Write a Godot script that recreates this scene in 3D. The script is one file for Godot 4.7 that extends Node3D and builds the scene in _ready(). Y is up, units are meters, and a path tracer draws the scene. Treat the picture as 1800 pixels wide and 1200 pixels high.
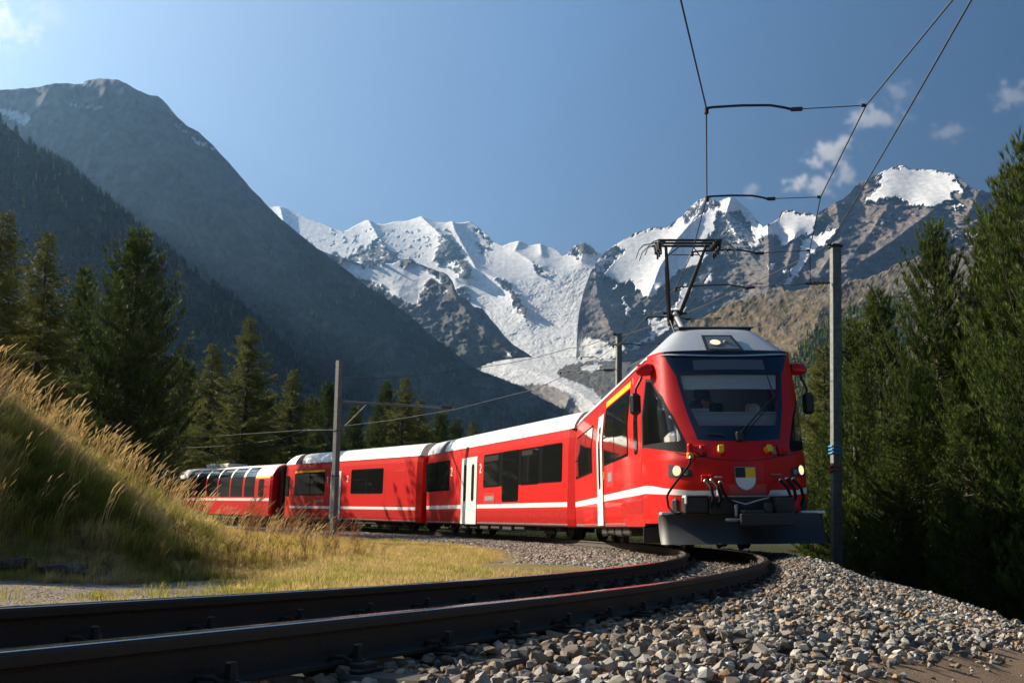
extends Node3D
# An alpine railway curve: camera at the world origin, y up, metres. Distances called d run along -z.

const FOCAL := 2031.5
const PITCH := 0.1645
const ROLL := 0.02366
const SUN_TO := Vector3(-0.752, 0.5, -0.430)

var M := {}
var names_used := {}
var rng := RandomNumberGenerator.new()

# ---------------------------------------------------------------- small geometry kit
class MB:
	var v := PackedVector3Array()
	var n := PackedVector3Array()
	var c := PackedColorArray()
	var uv := PackedVector2Array()
	var use_uv := false
	var col := Color.WHITE

	func tri(a: Vector3, b: Vector3, d: Vector3) -> void:
		var nn := (b - a).cross(d - a)
		if nn.length_squared() < 1e-16:
			return
		nn = nn.normalized()
		v.append(a); v.append(d); v.append(b)
		for i in 3:
			n.append(nn); c.append(col)
			if use_uv: uv.append(Vector2.ZERO)

	func tri_n(a: Vector3, b: Vector3, d: Vector3, na: Vector3, nb: Vector3, nd: Vector3) -> void:
		v.append(a); v.append(d); v.append(b)
		n.append(na); n.append(nd); n.append(nb)
		for i in 3:
			c.append(col)
			if use_uv: uv.append(Vector2.ZERO)

	func quad(a: Vector3, b: Vector3, d: Vector3, e: Vector3) -> void:
		tri(a, b, d); tri(a, d, e)

	# a flat polygon turned so that it faces away from a point
	func face(pts: Array, from: Vector3) -> void:
		var ctr := Vector3.ZERO
		for p in pts: ctr += p
		ctr /= pts.size()
		var nn: Vector3 = (pts[1] - pts[0]).cross(pts[2] - pts[0])
		var flip := nn.dot(ctr - from) < 0.0
		for i in range(1, pts.size() - 1):
			if flip: tri(pts[0], pts[i + 1], pts[i])
			else: tri(pts[0], pts[i], pts[i + 1])

	# smooth sheet through rows of points; normal = along-row x along-column
	func sheet(rows: Array, closed := false, flip := false, caps := false) -> void:
		var R := rows.size()
		var K: int = rows[0].size()
		var nr := []
		for i in R:
			var line := PackedVector3Array()
			for j in K:
				var j0 := j - 1
				var j1 := j + 1
				if closed:
					j0 = (j + K - 1) % K; j1 = (j + 1) % K
				else:
					j0 = maxi(0, j0); j1 = mini(K - 1, j1)
				var i0 := maxi(0, i - 1)
				var i1 := mini(R - 1, i + 1)
				var nn: Vector3 = (rows[i][j1] - rows[i][j0]).cross(rows[i1][j] - rows[i0][j])
				if nn.length_squared() < 1e-14: nn = Vector3.UP
				line.append(-nn.normalized() if flip else nn.normalized())
			nr.append(line)
		var kk := K if closed else K - 1
		for i in R - 1:
			for j in kk:
				var j1 := (j + 1) % K
				var a: Vector3 = rows[i][j]
				var b: Vector3 = rows[i][j1]
				var d: Vector3 = rows[i + 1][j1]
				var e: Vector3 = rows[i + 1][j]
				if flip:
					tri_n(a, d, b, nr[i][j], nr[i + 1][j1], nr[i][j1])
					tri_n(a, e, d, nr[i][j], nr[i + 1][j], nr[i + 1][j1])
				else:
					tri_n(a, b, d, nr[i][j], nr[i][j1], nr[i + 1][j1])
					tri_n(a, d, e, nr[i][j], nr[i + 1][j1], nr[i + 1][j])
		if caps:
			for q in [0, R - 1]:
				var ctr := Vector3.ZERO
				for j in K: ctr += rows[q][j]
				ctr /= K
				var away: Vector3 = rows[1][0] - rows[0][0] if q == 0 else rows[R - 2][0] - rows[R - 1][0]
				for j in K:
					face([ctr, rows[q][j], rows[q][(j + 1) % K]], ctr + away)

	# flat-shaded loft of closed rings
	func loft(rings: Array, caps := true) -> void:
		var K: int = rings[0].size()
		for i in rings.size() - 1:
			var ctr := Vector3.ZERO
			for j in K: ctr += rings[i][j] + rings[i + 1][j]
			ctr /= 2.0 * K
			for j in K:
				var j1 := (j + 1) % K
				face([rings[i][j], rings[i][j1], rings[i + 1][j1], rings[i + 1][j]], ctr)
		if caps:
			for q in [0, rings.size() - 1]:
				var ctr := Vector3.ZERO
				for j in K: ctr += rings[q][j]
				ctr /= K
				var other: Vector3 = rings[1][0] - rings[0][0] if q == 0 else rings[rings.size() - 2][0] - rings[rings.size() - 1][0]
				for j in K:
					face([ctr, rings[q][j], rings[q][(j + 1) % K]], ctr + other)

	func box(ctr: Vector3, size: Vector3, bevel := 0.0, basis := Basis.IDENTITY) -> void:
		var h := size / 2.0
		var e := minf(bevel, minf(h.x, minf(h.y, h.z)) * 0.9)
		var P := {}
		for sx in [-1, 1]:
			for sy in [-1, 1]:
				for sz in [-1, 1]:
					var k := Vector3i(sx, sy, sz)
					P[k] = [ctr + basis * Vector3(sx * h.x, sy * (h.y - e), sz * (h.z - e)), ctr + basis * Vector3(sx * (h.x - e), sy * h.y, sz * (h.z - e)), ctr + basis * Vector3(sx * (h.x - e), sy * (h.y - e), sz * h.z)]
		for s in [-1, 1]:
			face([P[Vector3i(s, -1, -1)][0], P[Vector3i(s, 1, -1)][0], P[Vector3i(s, 1, 1)][0], P[Vector3i(s, -1, 1)][0]], ctr)
			face([P[Vector3i(-1, s, -1)][1], P[Vector3i(1, s, -1)][1], P[Vector3i(1, s, 1)][1], P[Vector3i(-1, s, 1)][1]], ctr)
			face([P[Vector3i(-1, -1, s)][2], P[Vector3i(1, -1, s)][2], P[Vector3i(1, 1, s)][2], P[Vector3i(-1, 1, s)][2]], ctr)
		if e <= 0.0: return
		for s in [-1, 1]:
			for t in [-1, 1]:
				face([P[Vector3i(s, t, -1)][0], P[Vector3i(s, t, 1)][0], P[Vector3i(s, t, 1)][1], P[Vector3i(s, t, -1)][1]], ctr)
				face([P[Vector3i(s, -1, t)][0], P[Vector3i(s, 1, t)][0], P[Vector3i(s, 1, t)][2], P[Vector3i(s, -1, t)][2]], ctr)
				face([P[Vector3i(-1, s, t)][1], P[Vector3i(1, s, t)][1], P[Vector3i(1, s, t)][2], P[Vector3i(-1, s, t)][2]], ctr)
				for w in [-1, 1]:
					face([P[Vector3i(s, t, w)][0], P[Vector3i(s, t, w)][1], P[Vector3i(s, t, w)][2]], ctr)

	# round bar along a path; r is a number or a list
	func tube(path: Array, r, sides := 8, caps := true) -> void:
		var rows := []
		var a := Vector3.ZERO
		for i in path.size():
			var t: Vector3 = (path[mini(i + 1, path.size() - 1)] - path[maxi(i - 1, 0)]).normalized()
			if i == 0:
				a = (Vector3.RIGHT if absf(t.x) < 0.8 else Vector3.UP).cross(t).normalized()
			else:
				a = (a - t * a.dot(t)).normalized()
			var b := t.cross(a)
			var rr: float = r[i] if r is Array else r
			var ring := PackedVector3Array()
			for k in sides:
				var w := TAU * k / sides
				ring.append(path[i] + (a * cos(w) + b * sin(w)) * rr)
			rows.append(ring)
		sheet(rows, true, false, caps)

	# profile of (radius, height) turned about the y axis of xf
	func lathe(profile: Array, sides: int, xf: Transform3D) -> void:
		var rows := []
		for p in profile:
			var ring := PackedVector3Array()
			for k in sides:
				var w := -TAU * k / sides
				ring.append(xf * Vector3(cos(w) * p.x, p.y, sin(w) * p.x))
			rows.append(ring)
		loft(rows, true)

	# a flat outline in the xy plane of xf, given thickness along z
	func prism(poly: PackedVector2Array, depth: float, xf: Transform3D) -> void:
		var ids := Geometry2D.triangulate_polygon(poly)
		var ctr := Vector2.ZERO
		for p in poly: ctr += p
		ctr /= poly.size()
		var mid := xf * Vector3(ctr.x, ctr.y, depth / 2.0)
		for i in range(0, ids.size(), 3):
			for z in [0.0, depth]:
				var q := []
				for k in 3: q.append(xf * Vector3(poly[ids[i + k]].x, poly[ids[i + k]].y, z))
				var g: Vector3 = (q[0] + q[1] + q[2]) / 3.0
				face(q, g + xf.basis.z * (1.0 if z == 0.0 else -1.0))
		var cw := Geometry2D.is_polygon_clockwise(poly)
		for i in poly.size():
			var a := poly[i]
			var b := poly[(i + 1) % poly.size()]
			var q := [xf * Vector3(a.x, a.y, 0), xf * Vector3(b.x, b.y, 0), xf * Vector3(b.x, b.y, depth), xf * Vector3(a.x, a.y, depth)]
			if cw: q.reverse()
			if xf.basis.determinant() < 0: q.reverse()
			quad(q[0], q[1], q[2], q[3])

	# the part of a curved surface fn(u, v) that lies inside one outline and outside others
	func patch(fn: Callable, r: Rect2, nu: int, nv: int, off := 0.0, inside := PackedVector2Array(), holes := []) -> void:
		var boxes := []
		for h in holes: boxes.append(_bounds(h))
		for i in nu:
			for j in nv:
				var u0 := r.position.x + r.size.x * i / nu
				var u1 := r.position.x + r.size.x * (i + 1) / nu
				var w0 := r.position.y + r.size.y * j / nv
				var w1 := r.position.y + r.size.y * (j + 1) / nv
				var cell := PackedVector2Array([Vector2(u0, w0), Vector2(u1, w0), Vector2(u1, w1), Vector2(u0, w1)])
				var pieces := [cell]
				if inside.size():
					pieces = Geometry2D.intersect_polygons(cell, inside)
				var cb := Rect2(u0, w0, u1 - u0, w1 - w0)
				for k in holes.size():
					if not boxes[k].intersects(cb, true): continue
					var left := []
					for p in pieces: left.append_array(Geometry2D.clip_polygons(p, holes[k]))
					pieces = left
				for p in pieces:
					if Geometry2D.is_polygon_clockwise(p): p.reverse()
					var ids := Geometry2D.triangulate_polygon(p)
					for k in range(0, ids.size(), 3):
						var q := []
						var m := []
						for t in 3:
							var s: Vector2 = p[ids[k + t]]
							var h := 0.004
							var nn: Vector3 = (fn.call(s.x + h, s.y) - fn.call(s.x - h, s.y)).cross(fn.call(s.x, s.y + h) - fn.call(s.x, s.y - h)).normalized()
							q.append(fn.call(s.x, s.y) + nn * off); m.append(nn)
						var area: float = (p[ids[k + 1]] - p[ids[k]]).cross(p[ids[k + 2]] - p[ids[k]])
						if area > 0: tri_n(q[0], q[1], q[2], m[0], m[1], m[2])
						else: tri_n(q[0], q[2], q[1], m[0], m[2], m[1])

	static func _bounds(p: PackedVector2Array) -> Rect2:
		var b := Rect2(p[0], Vector2.ZERO)
		for q in p: b = b.expand(q)
		return b

	func done(m: Material) -> ArrayMesh:
		var arr := []
		arr.resize(Mesh.ARRAY_MAX)
		arr[Mesh.ARRAY_VERTEX] = v; arr[Mesh.ARRAY_NORMAL] = n; arr[Mesh.ARRAY_COLOR] = c
		if use_uv: arr[Mesh.ARRAY_TEX_UV] = uv
		var am := ArrayMesh.new()
		am.add_surface_from_arrays(Mesh.PRIMITIVE_TRIANGLES, arr)
		am.surface_set_material(0, m)
		return am

# ---------------------------------------------------------------- naming
func numbered(called: String) -> String:
	var k: int = names_used.get(called, -1) + 1
	names_used[called] = k
	return called if k == 0 else "%s_%03d" % [called, k]

func tag(o: Node3D, label: String, category: String, group := "") -> Node3D:
	o.set_meta("label", label)
	o.set_meta("category", category)
	if group != "": o.set_meta("group", group)
	return o

func thing(called: String, label: String, category: String, group := "", xf := Transform3D.IDENTITY) -> Node3D:
	var o := Node3D.new()
	o.name = numbered(called)
	add_child(o)
	o.transform = xf
	return tag(o, label, category, group)

func mesh_thing(called: String, mesh: Mesh, label: String, category: String, group := "", xf := Transform3D.IDENTITY) -> MeshInstance3D:
	var o := MeshInstance3D.new()
	o.name = numbered(called); o.mesh = mesh
	add_child(o)
	o.transform = xf
	tag(o, label, category, group)
	return o

func part(called: String, mb, m: Material, parent: Node3D, label := "", xf := Transform3D.IDENTITY) -> MeshInstance3D:
	var o := MeshInstance3D.new()
	o.name = called
	o.mesh = mb.done(m) if mb is MB else mb
	parent.add_child(o, true)
	o.transform = xf
	if label != "": o.set_meta("label", label)
	return o

func struct(called: String, mesh: Mesh, label := "", category := "") -> MeshInstance3D:
	var o := MeshInstance3D.new()
	o.name = numbered(called); o.mesh = mesh
	add_child(o)
	o.set_meta("kind", "structure")
	if label != "": o.set_meta("label", label)
	if category != "": o.set_meta("category", category)
	return o

func scatter(called: String, mesh: Mesh, xfs: Array, cols: PackedColorArray, parent: Node3D = null, label := "", category := "") -> MultiMeshInstance3D:
	var mm := MultiMesh.new()
	mm.transform_format = MultiMesh.TRANSFORM_3D
	mm.use_colors = true
	mm.mesh = mesh
	mm.instance_count = xfs.size()
	for i in xfs.size():
		mm.set_instance_transform(i, xfs[i])
		mm.set_instance_color(i, cols[i])
	var o := MultiMeshInstance3D.new()
	o.multimesh = mm
	o.set_meta("kind", "stuff")
	if parent == null:
		o.name = numbered(called)
		add_child(o)
		o.set_meta("label", label); o.set_meta("category", category)
	else:
		o.name = called
		parent.add_child(o, true)
	return o

# ---------------------------------------------------------------- camera geometry, used to survey the far mountains
func sight(px: float, py: float) -> Vector3:
	var X := px - 900.0
	var Y := 600.0 - py
	var x := X * cos(ROLL) - Y * sin(ROLL)
	var y := X * sin(ROLL) + Y * cos(ROLL)
	x /= FOCAL; y /= FOCAL
	var r := Vector3(x, y * cos(PITCH) + sin(PITCH), -(cos(PITCH) - y * sin(PITCH)))
	return r / -r.z

func interp(x: float, xs: Array, ys: Array) -> float:
	if x <= xs[0]: return ys[0]
	for i in range(1, xs.size()):
		if x <= xs[i]:
			return lerpf(ys[i - 1], ys[i], (x - xs[i - 1]) / (xs[i] - xs[i - 1]))
	return ys[ys.size() - 1]

# piecewise line through (x, y) points
func along(x: float, pts: Array) -> float:
	if x <= pts[0].x: return pts[0].y
	for i in range(1, pts.size()):
		if x <= pts[i].x:
			return lerpf(pts[i - 1].y, pts[i].y, (x - pts[i - 1].x) / (pts[i].x - pts[i - 1].x))
	return pts[pts.size() - 1].y

func lin(r: float, g: float, b: float) -> Color:
	return Color(r, g, b).linear_to_srgb()

# ---------------------------------------------------------------- the track
const T0 := -9.0
const TSTEP := 0.1
var tx := PackedFloat32Array()
var td := PackedFloat32Array()
var th := PackedFloat32Array()
var ty := PackedFloat32Array()

func survey_track() -> void:
	var ks := [-3.0, 3.0, 8.0, 13.0, 18.0, 30.0, 50.0, 80.0]
	var kv := [0.00175, 0.0040, 0.01167, 0.02696, 0.02421, 0.01922, 0.01365, -0.00392]
	var ev := [0.0254, -0.02125, -0.03902, 0.00489, 0.02809, 0.08087, 0.22767, 0.5943]
	var nn := 1080
	var x := 0.0
	var d := 0.0
	var a := 0.0
	for i in nn:
		var s := T0 + i * TSTEP
		tx.append(x); td.append(d); th.append(a)
		var e := interp(s, ks, ev)
		if s > 80.0: e += (s - 80.0) * 0.012
		ty.append(e - 0.26279)
		var k := interp(s + TSTEP / 2, ks, kv)
		var a1 := a + k * TSTEP
		x += cos((a + a1) / 2) * TSTEP; d += sin((a + a1) / 2) * TSTEP
		a = a1
	# set the curve down where the survey found it
	var i0 := int(round(-T0 / TSTEP))
	var turn := 1.15598 - th[i0]
	var cx := tx[i0]
	var cd := td[i0]
	for i in nn:
		var px := tx[i] - cx
		var pd := td[i] - cd
		tx[i] = -2.38391 + px * cos(turn) - pd * sin(turn)
		td[i] = 0.96897 + px * sin(turn) + pd * cos(turn)
		th[i] += turn
	for pass_ in 6:   # ease the grade
		var e2 := ty.duplicate()
		for i in range(12, nn - 12): e2[i] = (ty[i - 12] + ty[i] * 2 + ty[i + 12]) / 4
		ty = e2

# point beside the track: s along it, o outwards (the camera's side), up above rail head
func tp(s: float, o: float, up := 0.0) -> Vector3:
	var f := clampf((s - T0) / TSTEP, 0.0, tx.size() - 1.001)
	var i := int(f)
	var w := f - i
	var a := lerpf(th[i], th[i + 1], w)
	return Vector3(lerpf(tx[i], tx[i + 1], w) + o * sin(a), lerpf(ty[i], ty[i + 1], w) + up, -(lerpf(td[i], td[i + 1], w) - o * cos(a)))

func heading(s: float) -> float:
	var f := clampf((s - T0) / TSTEP, 0.0, tx.size() - 1.001)
	return lerpf(th[int(f)], th[int(f) + 1], f - int(f))

# car standing on two pivots: origin at rail level under its leading end, +z leading
func car_frame(s_front: float, length: float, pivot: float, lean := 0.0) -> Transform3D:
	var a := tp(s_front + pivot, 0.0)
	var b := tp(s_front + length - pivot, 0.0)
	var z := (a - b).normalized()
	var x := Vector3.UP.cross(z).normalized()
	var y := z.cross(x)
	var bs := Basis(x, y, z) * Basis(Vector3.BACK, lean)
	return Transform3D(bs, a + z * pivot + y * lean * 0.95)

func _ready() -> void:
	rng.seed = 7
	# ---- camera, sky, sun, exposure
	var cam := Camera3D.new()
	cam.name = "camera"
	cam.fov = rad_to_deg(2.0 * atan(600.0 / FOCAL))
	cam.near = 0.1
	cam.far = 40000.0
	cam.transform = Transform3D(Basis(Vector3.RIGHT, PITCH) * Basis(Vector3.BACK, ROLL), Vector3.ZERO)
	add_child(cam)
	var env := Environment.new()
	env.background_mode = Environment.BG_SKY
	env.sky = Sky.new()
	var pan := PanoramaSkyMaterial.new()
	pan.panorama = sky_picture()
	env.sky.sky_material = pan
	env.background_energy_multiplier = 0.43
	env.tonemap_mode = Environment.TONE_MAPPER_LINEAR
	env.tonemap_exposure = 2.25
	env.volumetric_fog_enabled = true
	env.volumetric_fog_density = 0.000050
	env.volumetric_fog_albedo = Color(0.60, 0.80, 1.0)
	env.volumetric_fog_anisotropy = 0.74
	env.sdfgi_enabled = true
	env.ssao_enabled = true
	env.ssil_enabled = true
	var we := WorldEnvironment.new()
	we.name = "environment"
	we.environment = env
	add_child(we)
	var sun := DirectionalLight3D.new()
	sun.name = "sun"
	sun.light_energy = 1.6
	sun.light_angular_distance = 0.5
	sun.light_color = Color(1.0, 0.94, 0.84)
	sun.shadow_enabled = true
	sun.directional_shadow_max_distance = 9000.0
	sun.basis = Basis.looking_at(-SUN_TO.normalized(), Vector3.UP)
	add_child(sun)
	# ---- the place
	survey_track()
	make_materials()
	build_mountains()
	build_ground()
	build_track()
	build_ballast()
	build_grass()
	build_trees()
	build_cars()
	build_line()

func sky_color(dir: Vector3) -> Color:
	var g := rad_to_deg(acos(clampf(dir.dot(SUN_TO.normalized()), -1.0, 1.0)))
	var up := maxf(dir.y, 0.0)
	var glow := 3.0 * exp(-maxf(g, 6.0) / 17.6)
	var c2 := cos(deg_to_rad(g)) ** 2
	var t := minf(1.0, 0.36 + 1.9 * c2)
	var hor := exp(-rad_to_deg(asin(up)) / 8.0)
	var r := glow * 1.0 + 0.012 * t
	var gr := glow * 1.0 + 0.15 * t
	var b := glow * 0.98 + 0.385 * t
	r += (0.50 * hor) * t; gr += (0.56 * hor) * t; b += (0.60 * hor) * t
	return Color(r, gr, b)

func sky_picture() -> ImageTexture:
	var w := 512
	var h := 256
	var im := Image.create(w, h, false, Image.FORMAT_RGBF)
	for y in h:
		var el := PI / 2 - (y + 0.5) / h * PI
		for x in w:
			var az := (x + 0.5) / w * TAU
			im.set_pixel(x, y, sky_color(Vector3(sin(az) * cos(el), sin(el), -cos(az) * cos(el))))
	var W := 3072
	var H := 1536
	im.resize(W, H, Image.INTERPOLATE_CUBIC)
	# small fair-weather clouds: [azimuth, elevation, half width, half height, strength] in degrees
	var noise := FastNoiseLite.new()
	noise.seed = 11
	noise.frequency = 1.0
	noise.fractal_octaves = 5
	noise.fractal_gain = 0.58
	for k in CLOUDS:
		var x0 := int((k[0] - k[2] * 1.7) / 360.0 * W)
		var x1 := int((k[0] + k[2] * 1.7) / 360.0 * W)
		var y0 := int((90.0 - k[1] - k[3] * 1.7) / 180.0 * H)
		var y1 := int((90.0 - k[1] + k[3] * 1.7) / 180.0 * H)
		for y in range(y0, y1):
			for x in range(x0, x1):
				var a := (x + 0.5) / W * 360.0
				var e := 90.0 - (y + 0.5) / H * 180.0
				var q := Vector2((a - k[0]) / k[2], (e - k[1]) / k[3])
				var n1 := noise.get_noise_3d(a * 1.1, e * 1.4, k[5])
				var n2 := noise.get_noise_3d(a * 3.4 + 9.0, e * 3.9, k[5])
				var f := (1.0 - q.length()) * 0.9 + n1 * 1.15 + n2 * 0.5
				f = smoothstep(0.0, 0.75, f) * k[4]
				if f <= 0.0: continue
				var xx := posmod(x, W)
				var was := im.get_pixel(xx, y)
				var shade := 0.72 + 0.2 * clampf(-q.x * 0.5 + q.y * 0.6 + n2 * 0.6, -1.0, 1.0)
				im.set_pixel(xx, y, was.lerp(Color(0.97, 0.94, 0.93) * shade * k[6], f))
	return ImageTexture.create_from_image(im)

const CLOUDS := [
	[-25.6, 22.0, 2.2, 1.1, 0.85, 3.0, 1.35], [-23.6, 22.9, 1.3, 0.8, 0.35, 9.0, 1.2],
	[15.6, 18.3, 1.0, 0.62, 0.9, 0.0, 1.0], [16.5, 18.75, 0.7, 0.5, 0.8, 21.0, 1.0], [14.9, 16.9, 1.25, 0.6, 0.9, 5.0, 1.0],
	[16.4, 17.3, 0.6, 0.5, 0.6, 6.0, 1.0], [17.9, 19.9, 1.3, 0.75, 0.62, 14.0, 1.0], [24.2, 20.2, 0.8, 0.7, 0.4, 4.0, 0.9], [19.2, 20.9, 0.8, 0.6, 0.3, 7.0, 0.9],
	[11.9, 16.8, 0.4, 0.35, 0.4, 8.0, 1.0], [21.5, 18.9, 0.8, 0.5, 0.3, 31.0, 0.9]]

func noise_tex(freq: float, oct: int, size := 512, low := 0.0, high := 1.0, kind := FastNoiseLite.TYPE_SIMPLEX_SMOOTH, seed_ := 1) -> NoiseTexture2D:
	var t := NoiseTexture2D.new()
	var f := FastNoiseLite.new()
	f.noise_type = kind
	f.seed = seed_
	f.frequency = freq
	f.fractal_octaves = oct
	t.noise = f
	t.width = size; t.height = size
	t.seamless = true
	var g := Gradient.new()
	g.set_color(0, Color(low, low, low)); g.set_color(1, Color(high, high, high))
	t.color_ramp = g
	return t

func mat(c: Color, rough := 0.7, metal := 0.0) -> StandardMaterial3D:
	var m := StandardMaterial3D.new()
	m.albedo_color = c
	m.roughness = rough
	m.metallic = metal
	return m

func tinted(m: StandardMaterial3D) -> StandardMaterial3D:
	m.vertex_color_use_as_albedo = true
	return m

func world_noise(m: StandardMaterial3D, t: Texture2D, per_metre: float, bump: Texture2D = null, relief := 0.0) -> StandardMaterial3D:
	m.albedo_texture = t
	m.uv1_triplanar = true
	m.uv1_world_triplanar = true
	m.uv1_scale = Vector3.ONE * per_metre
	if bump:
		m.heightmap_enabled = true
		m.heightmap_texture = bump
		m.heightmap_scale = relief
	return m

func make_materials() -> void:
	var soft := noise_tex(0.012, 5, 512, 0.72, 1.0)
	var fine := noise_tex(0.05, 4, 512, 0.72, 1.0, FastNoiseLite.TYPE_SIMPLEX, 3)
	var grit := noise_tex(0.09, 3, 512, 0.0, 1.0, FastNoiseLite.TYPE_CELLULAR, 5)
	var dirt := noise_tex(0.02, 5, 512, 0.94, 1.0, FastNoiseLite.TYPE_SIMPLEX, 8)
	M.red = mat(lin(0.62, 0.009, 0.007), 0.42)
	M.red.clearcoat_enabled = true
	M.red.clearcoat = 0.35
	M.red.clearcoat_roughness = 0.04
	M.red.metallic_specular = 0.28
	world_noise(M.red, dirt, 0.35)
	M.red_low = world_noise(mat(lin(0.50, 0.010, 0.008), 0.5), noise_tex(0.016, 5, 512, 0.72, 1.0, FastNoiseLite.TYPE_SIMPLEX, 19), 0.9)
	M.red_low.metallic_specular = 0.25
	M.red_dull = mat(lin(0.45, 0.012, 0.012), 0.45)
	M.white = world_noise(mat(lin(0.78, 0.77, 0.74), 0.35), dirt, 0.4)
	M.roof_white = world_noise(mat(lin(0.80, 0.79, 0.76), 0.5), soft, 0.3)
	M.roof_grey = world_noise(mat(lin(0.50, 0.51, 0.52), 0.34, 0.25), dirt, 0.3)
	M.trim_grey = mat(lin(0.20, 0.205, 0.21), 0.5)
	M.yellow = mat(lin(0.82, 0.50, 0.005), 0.4)
	M.orange = mat(lin(0.75, 0.32, 0.01), 0.45)
	M.navy = mat(lin(0.006, 0.010, 0.028), 0.12)
	M.navy.metallic_specular = 0.6
	M.rubber = mat(lin(0.010, 0.010, 0.011), 0.75)
	M.rubber.metallic_specular = 0.25
	M.trim_dark = mat(lin(0.014, 0.013, 0.011), 0.8)
	M.trim_dark.metallic_specular = 0.2
	M.frame = mat(lin(0.0035, 0.0035, 0.004), 0.85)
	M.frame.metallic_specular = 0.12
	M.black = mat(lin(0.010, 0.010, 0.011), 0.45)
	M.glass_dark = mat(lin(0.008, 0.009, 0.009), 0.04)
	M.glass_dark.metallic_specular = 0.62
	M.glass_roof = mat(lin(0.03, 0.04, 0.045), 0.10)
	M.glass_roof.metallic_specular = 0.7
	M.pane = mat(Color(0.10, 0.13, 0.15, 0.14), 0.03)
	M.pane.transparency = BaseMaterial3D.TRANSPARENCY_ALPHA
	M.steel_dark = world_noise(mat(lin(0.030, 0.029, 0.028), 0.6, 0.2), fine, 1.3)
	M.plow = world_noise(mat(lin(0.020, 0.021, 0.024), 0.55), dirt, 0.8)
	M.steel = mat(lin(0.45, 0.45, 0.44), 0.35, 0.7)
	M.galv = world_noise(mat(lin(0.36, 0.37, 0.37), 0.5, 0.25), soft, 0.8)
	M.mast_paint = world_noise(mat(lin(0.20, 0.21, 0.208), 0.6), soft, 1.1)
	M.rail_side = world_noise(mat(lin(0.058, 0.036, 0.024), 0.75), fine, 2.0, grit, 0.06)
	M.rail_top = world_noise(mat(lin(0.22, 0.215, 0.21), 0.15, 1.0), dirt, 1.0)
	M.sleeper = world_noise(mat(lin(0.055, 0.042, 0.032), 0.85), fine, 1.2, fine, 0.4)
	M.wire = mat(lin(0.016, 0.016, 0.017), 0.7)
	M.insulator = mat(lin(0.035, 0.020, 0.015), 0.25)
	M.stone = tinted(mat(Color.WHITE, 0.85))
	world_noise(M.stone, fine, 9.0)
	M.stone.metallic_specular = 0.3
	M.ballast_bed = tinted(world_noise(mat(Color.WHITE, 0.95), fine, 4.0, grit, 2.0))
	M.ground = tinted(world_noise(mat(Color.WHITE, 0.95), fine, 1.4, grit, 1.2))
	M.ground.metallic_specular = 0.2
	M.rock = tinted(world_noise(mat(Color.WHITE, 0.95), soft, 0.004))
	M.rock.metallic_specular = 0.15
	M.grass = tinted(mat(Color.WHITE, 0.8))
	M.grass.metallic_specular = 0.25
	M.grass.backlight_enabled = true
	M.grass.backlight = Color(1, 1, 1)
	M.needles = tinted(mat(Color.WHITE, 0.6))
	M.needles.metallic_specular = 0.3
	M.needles.backlight_enabled = true
	M.needles.backlight = Color(0.6, 0.6, 0.6)
	M.bark = world_noise(mat(lin(0.11, 0.085, 0.065), 0.95), fine, 1.6, fine, 1.5)
	M.far_wood = tinted(mat(Color.WHITE, 0.9))
	M.far_wood.metallic_specular = 0.1
	M.lamp = mat(lin(0.35, 0.30, 0.22), 0.2)
	M.lamp.emission_enabled = true
	M.lamp.emission = Color(1.0, 0.84, 0.62)
	M.lamp.emission_energy_multiplier = 0.62
	M.interior = mat(lin(0.36, 0.38, 0.38), 0.7)
	M.interior_dark = mat(lin(0.02, 0.02, 0.024), 0.7)
	M.blind = mat(lin(0.42, 0.42, 0.40), 0.8)
	M.display = mat(lin(0.10, 0.11, 0.125), 0.12)
	M.shield_white = mat(lin(0.66, 0.65, 0.62), 0.45)
	M.skin = mat(lin(0.30, 0.16, 0.11), 0.6)
	M.shirt = world_noise(mat(lin(0.28, 0.42, 0.62), 0.85), noise_tex(0.03, 3, 256, 0.4, 1.0, FastNoiseLite.TYPE_SIMPLEX, 12), 4.0)
	M.cap = mat(lin(0.01, 0.011, 0.018), 0.8)
	M.trousers = mat(lin(0.02, 0.022, 0.03), 0.85)
	M.mark_blue = mat(lin(0.05, 0.28, 0.62), 0.5)
	M.mark_red = mat(lin(0.55, 0.03, 0.02), 0.5)

# ---------------------------------------------------------------- mountains
# A mountain face is a relief: for every direction between its foot line and its crest line, a distance that grows uphill,
# broken by spurs, gullies and ledges. All distances are kilometres away in the real place.
var nA := FastNoiseLite.new()
var nB := FastNoiseLite.new()
var nC := FastNoiseLite.new()

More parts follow.
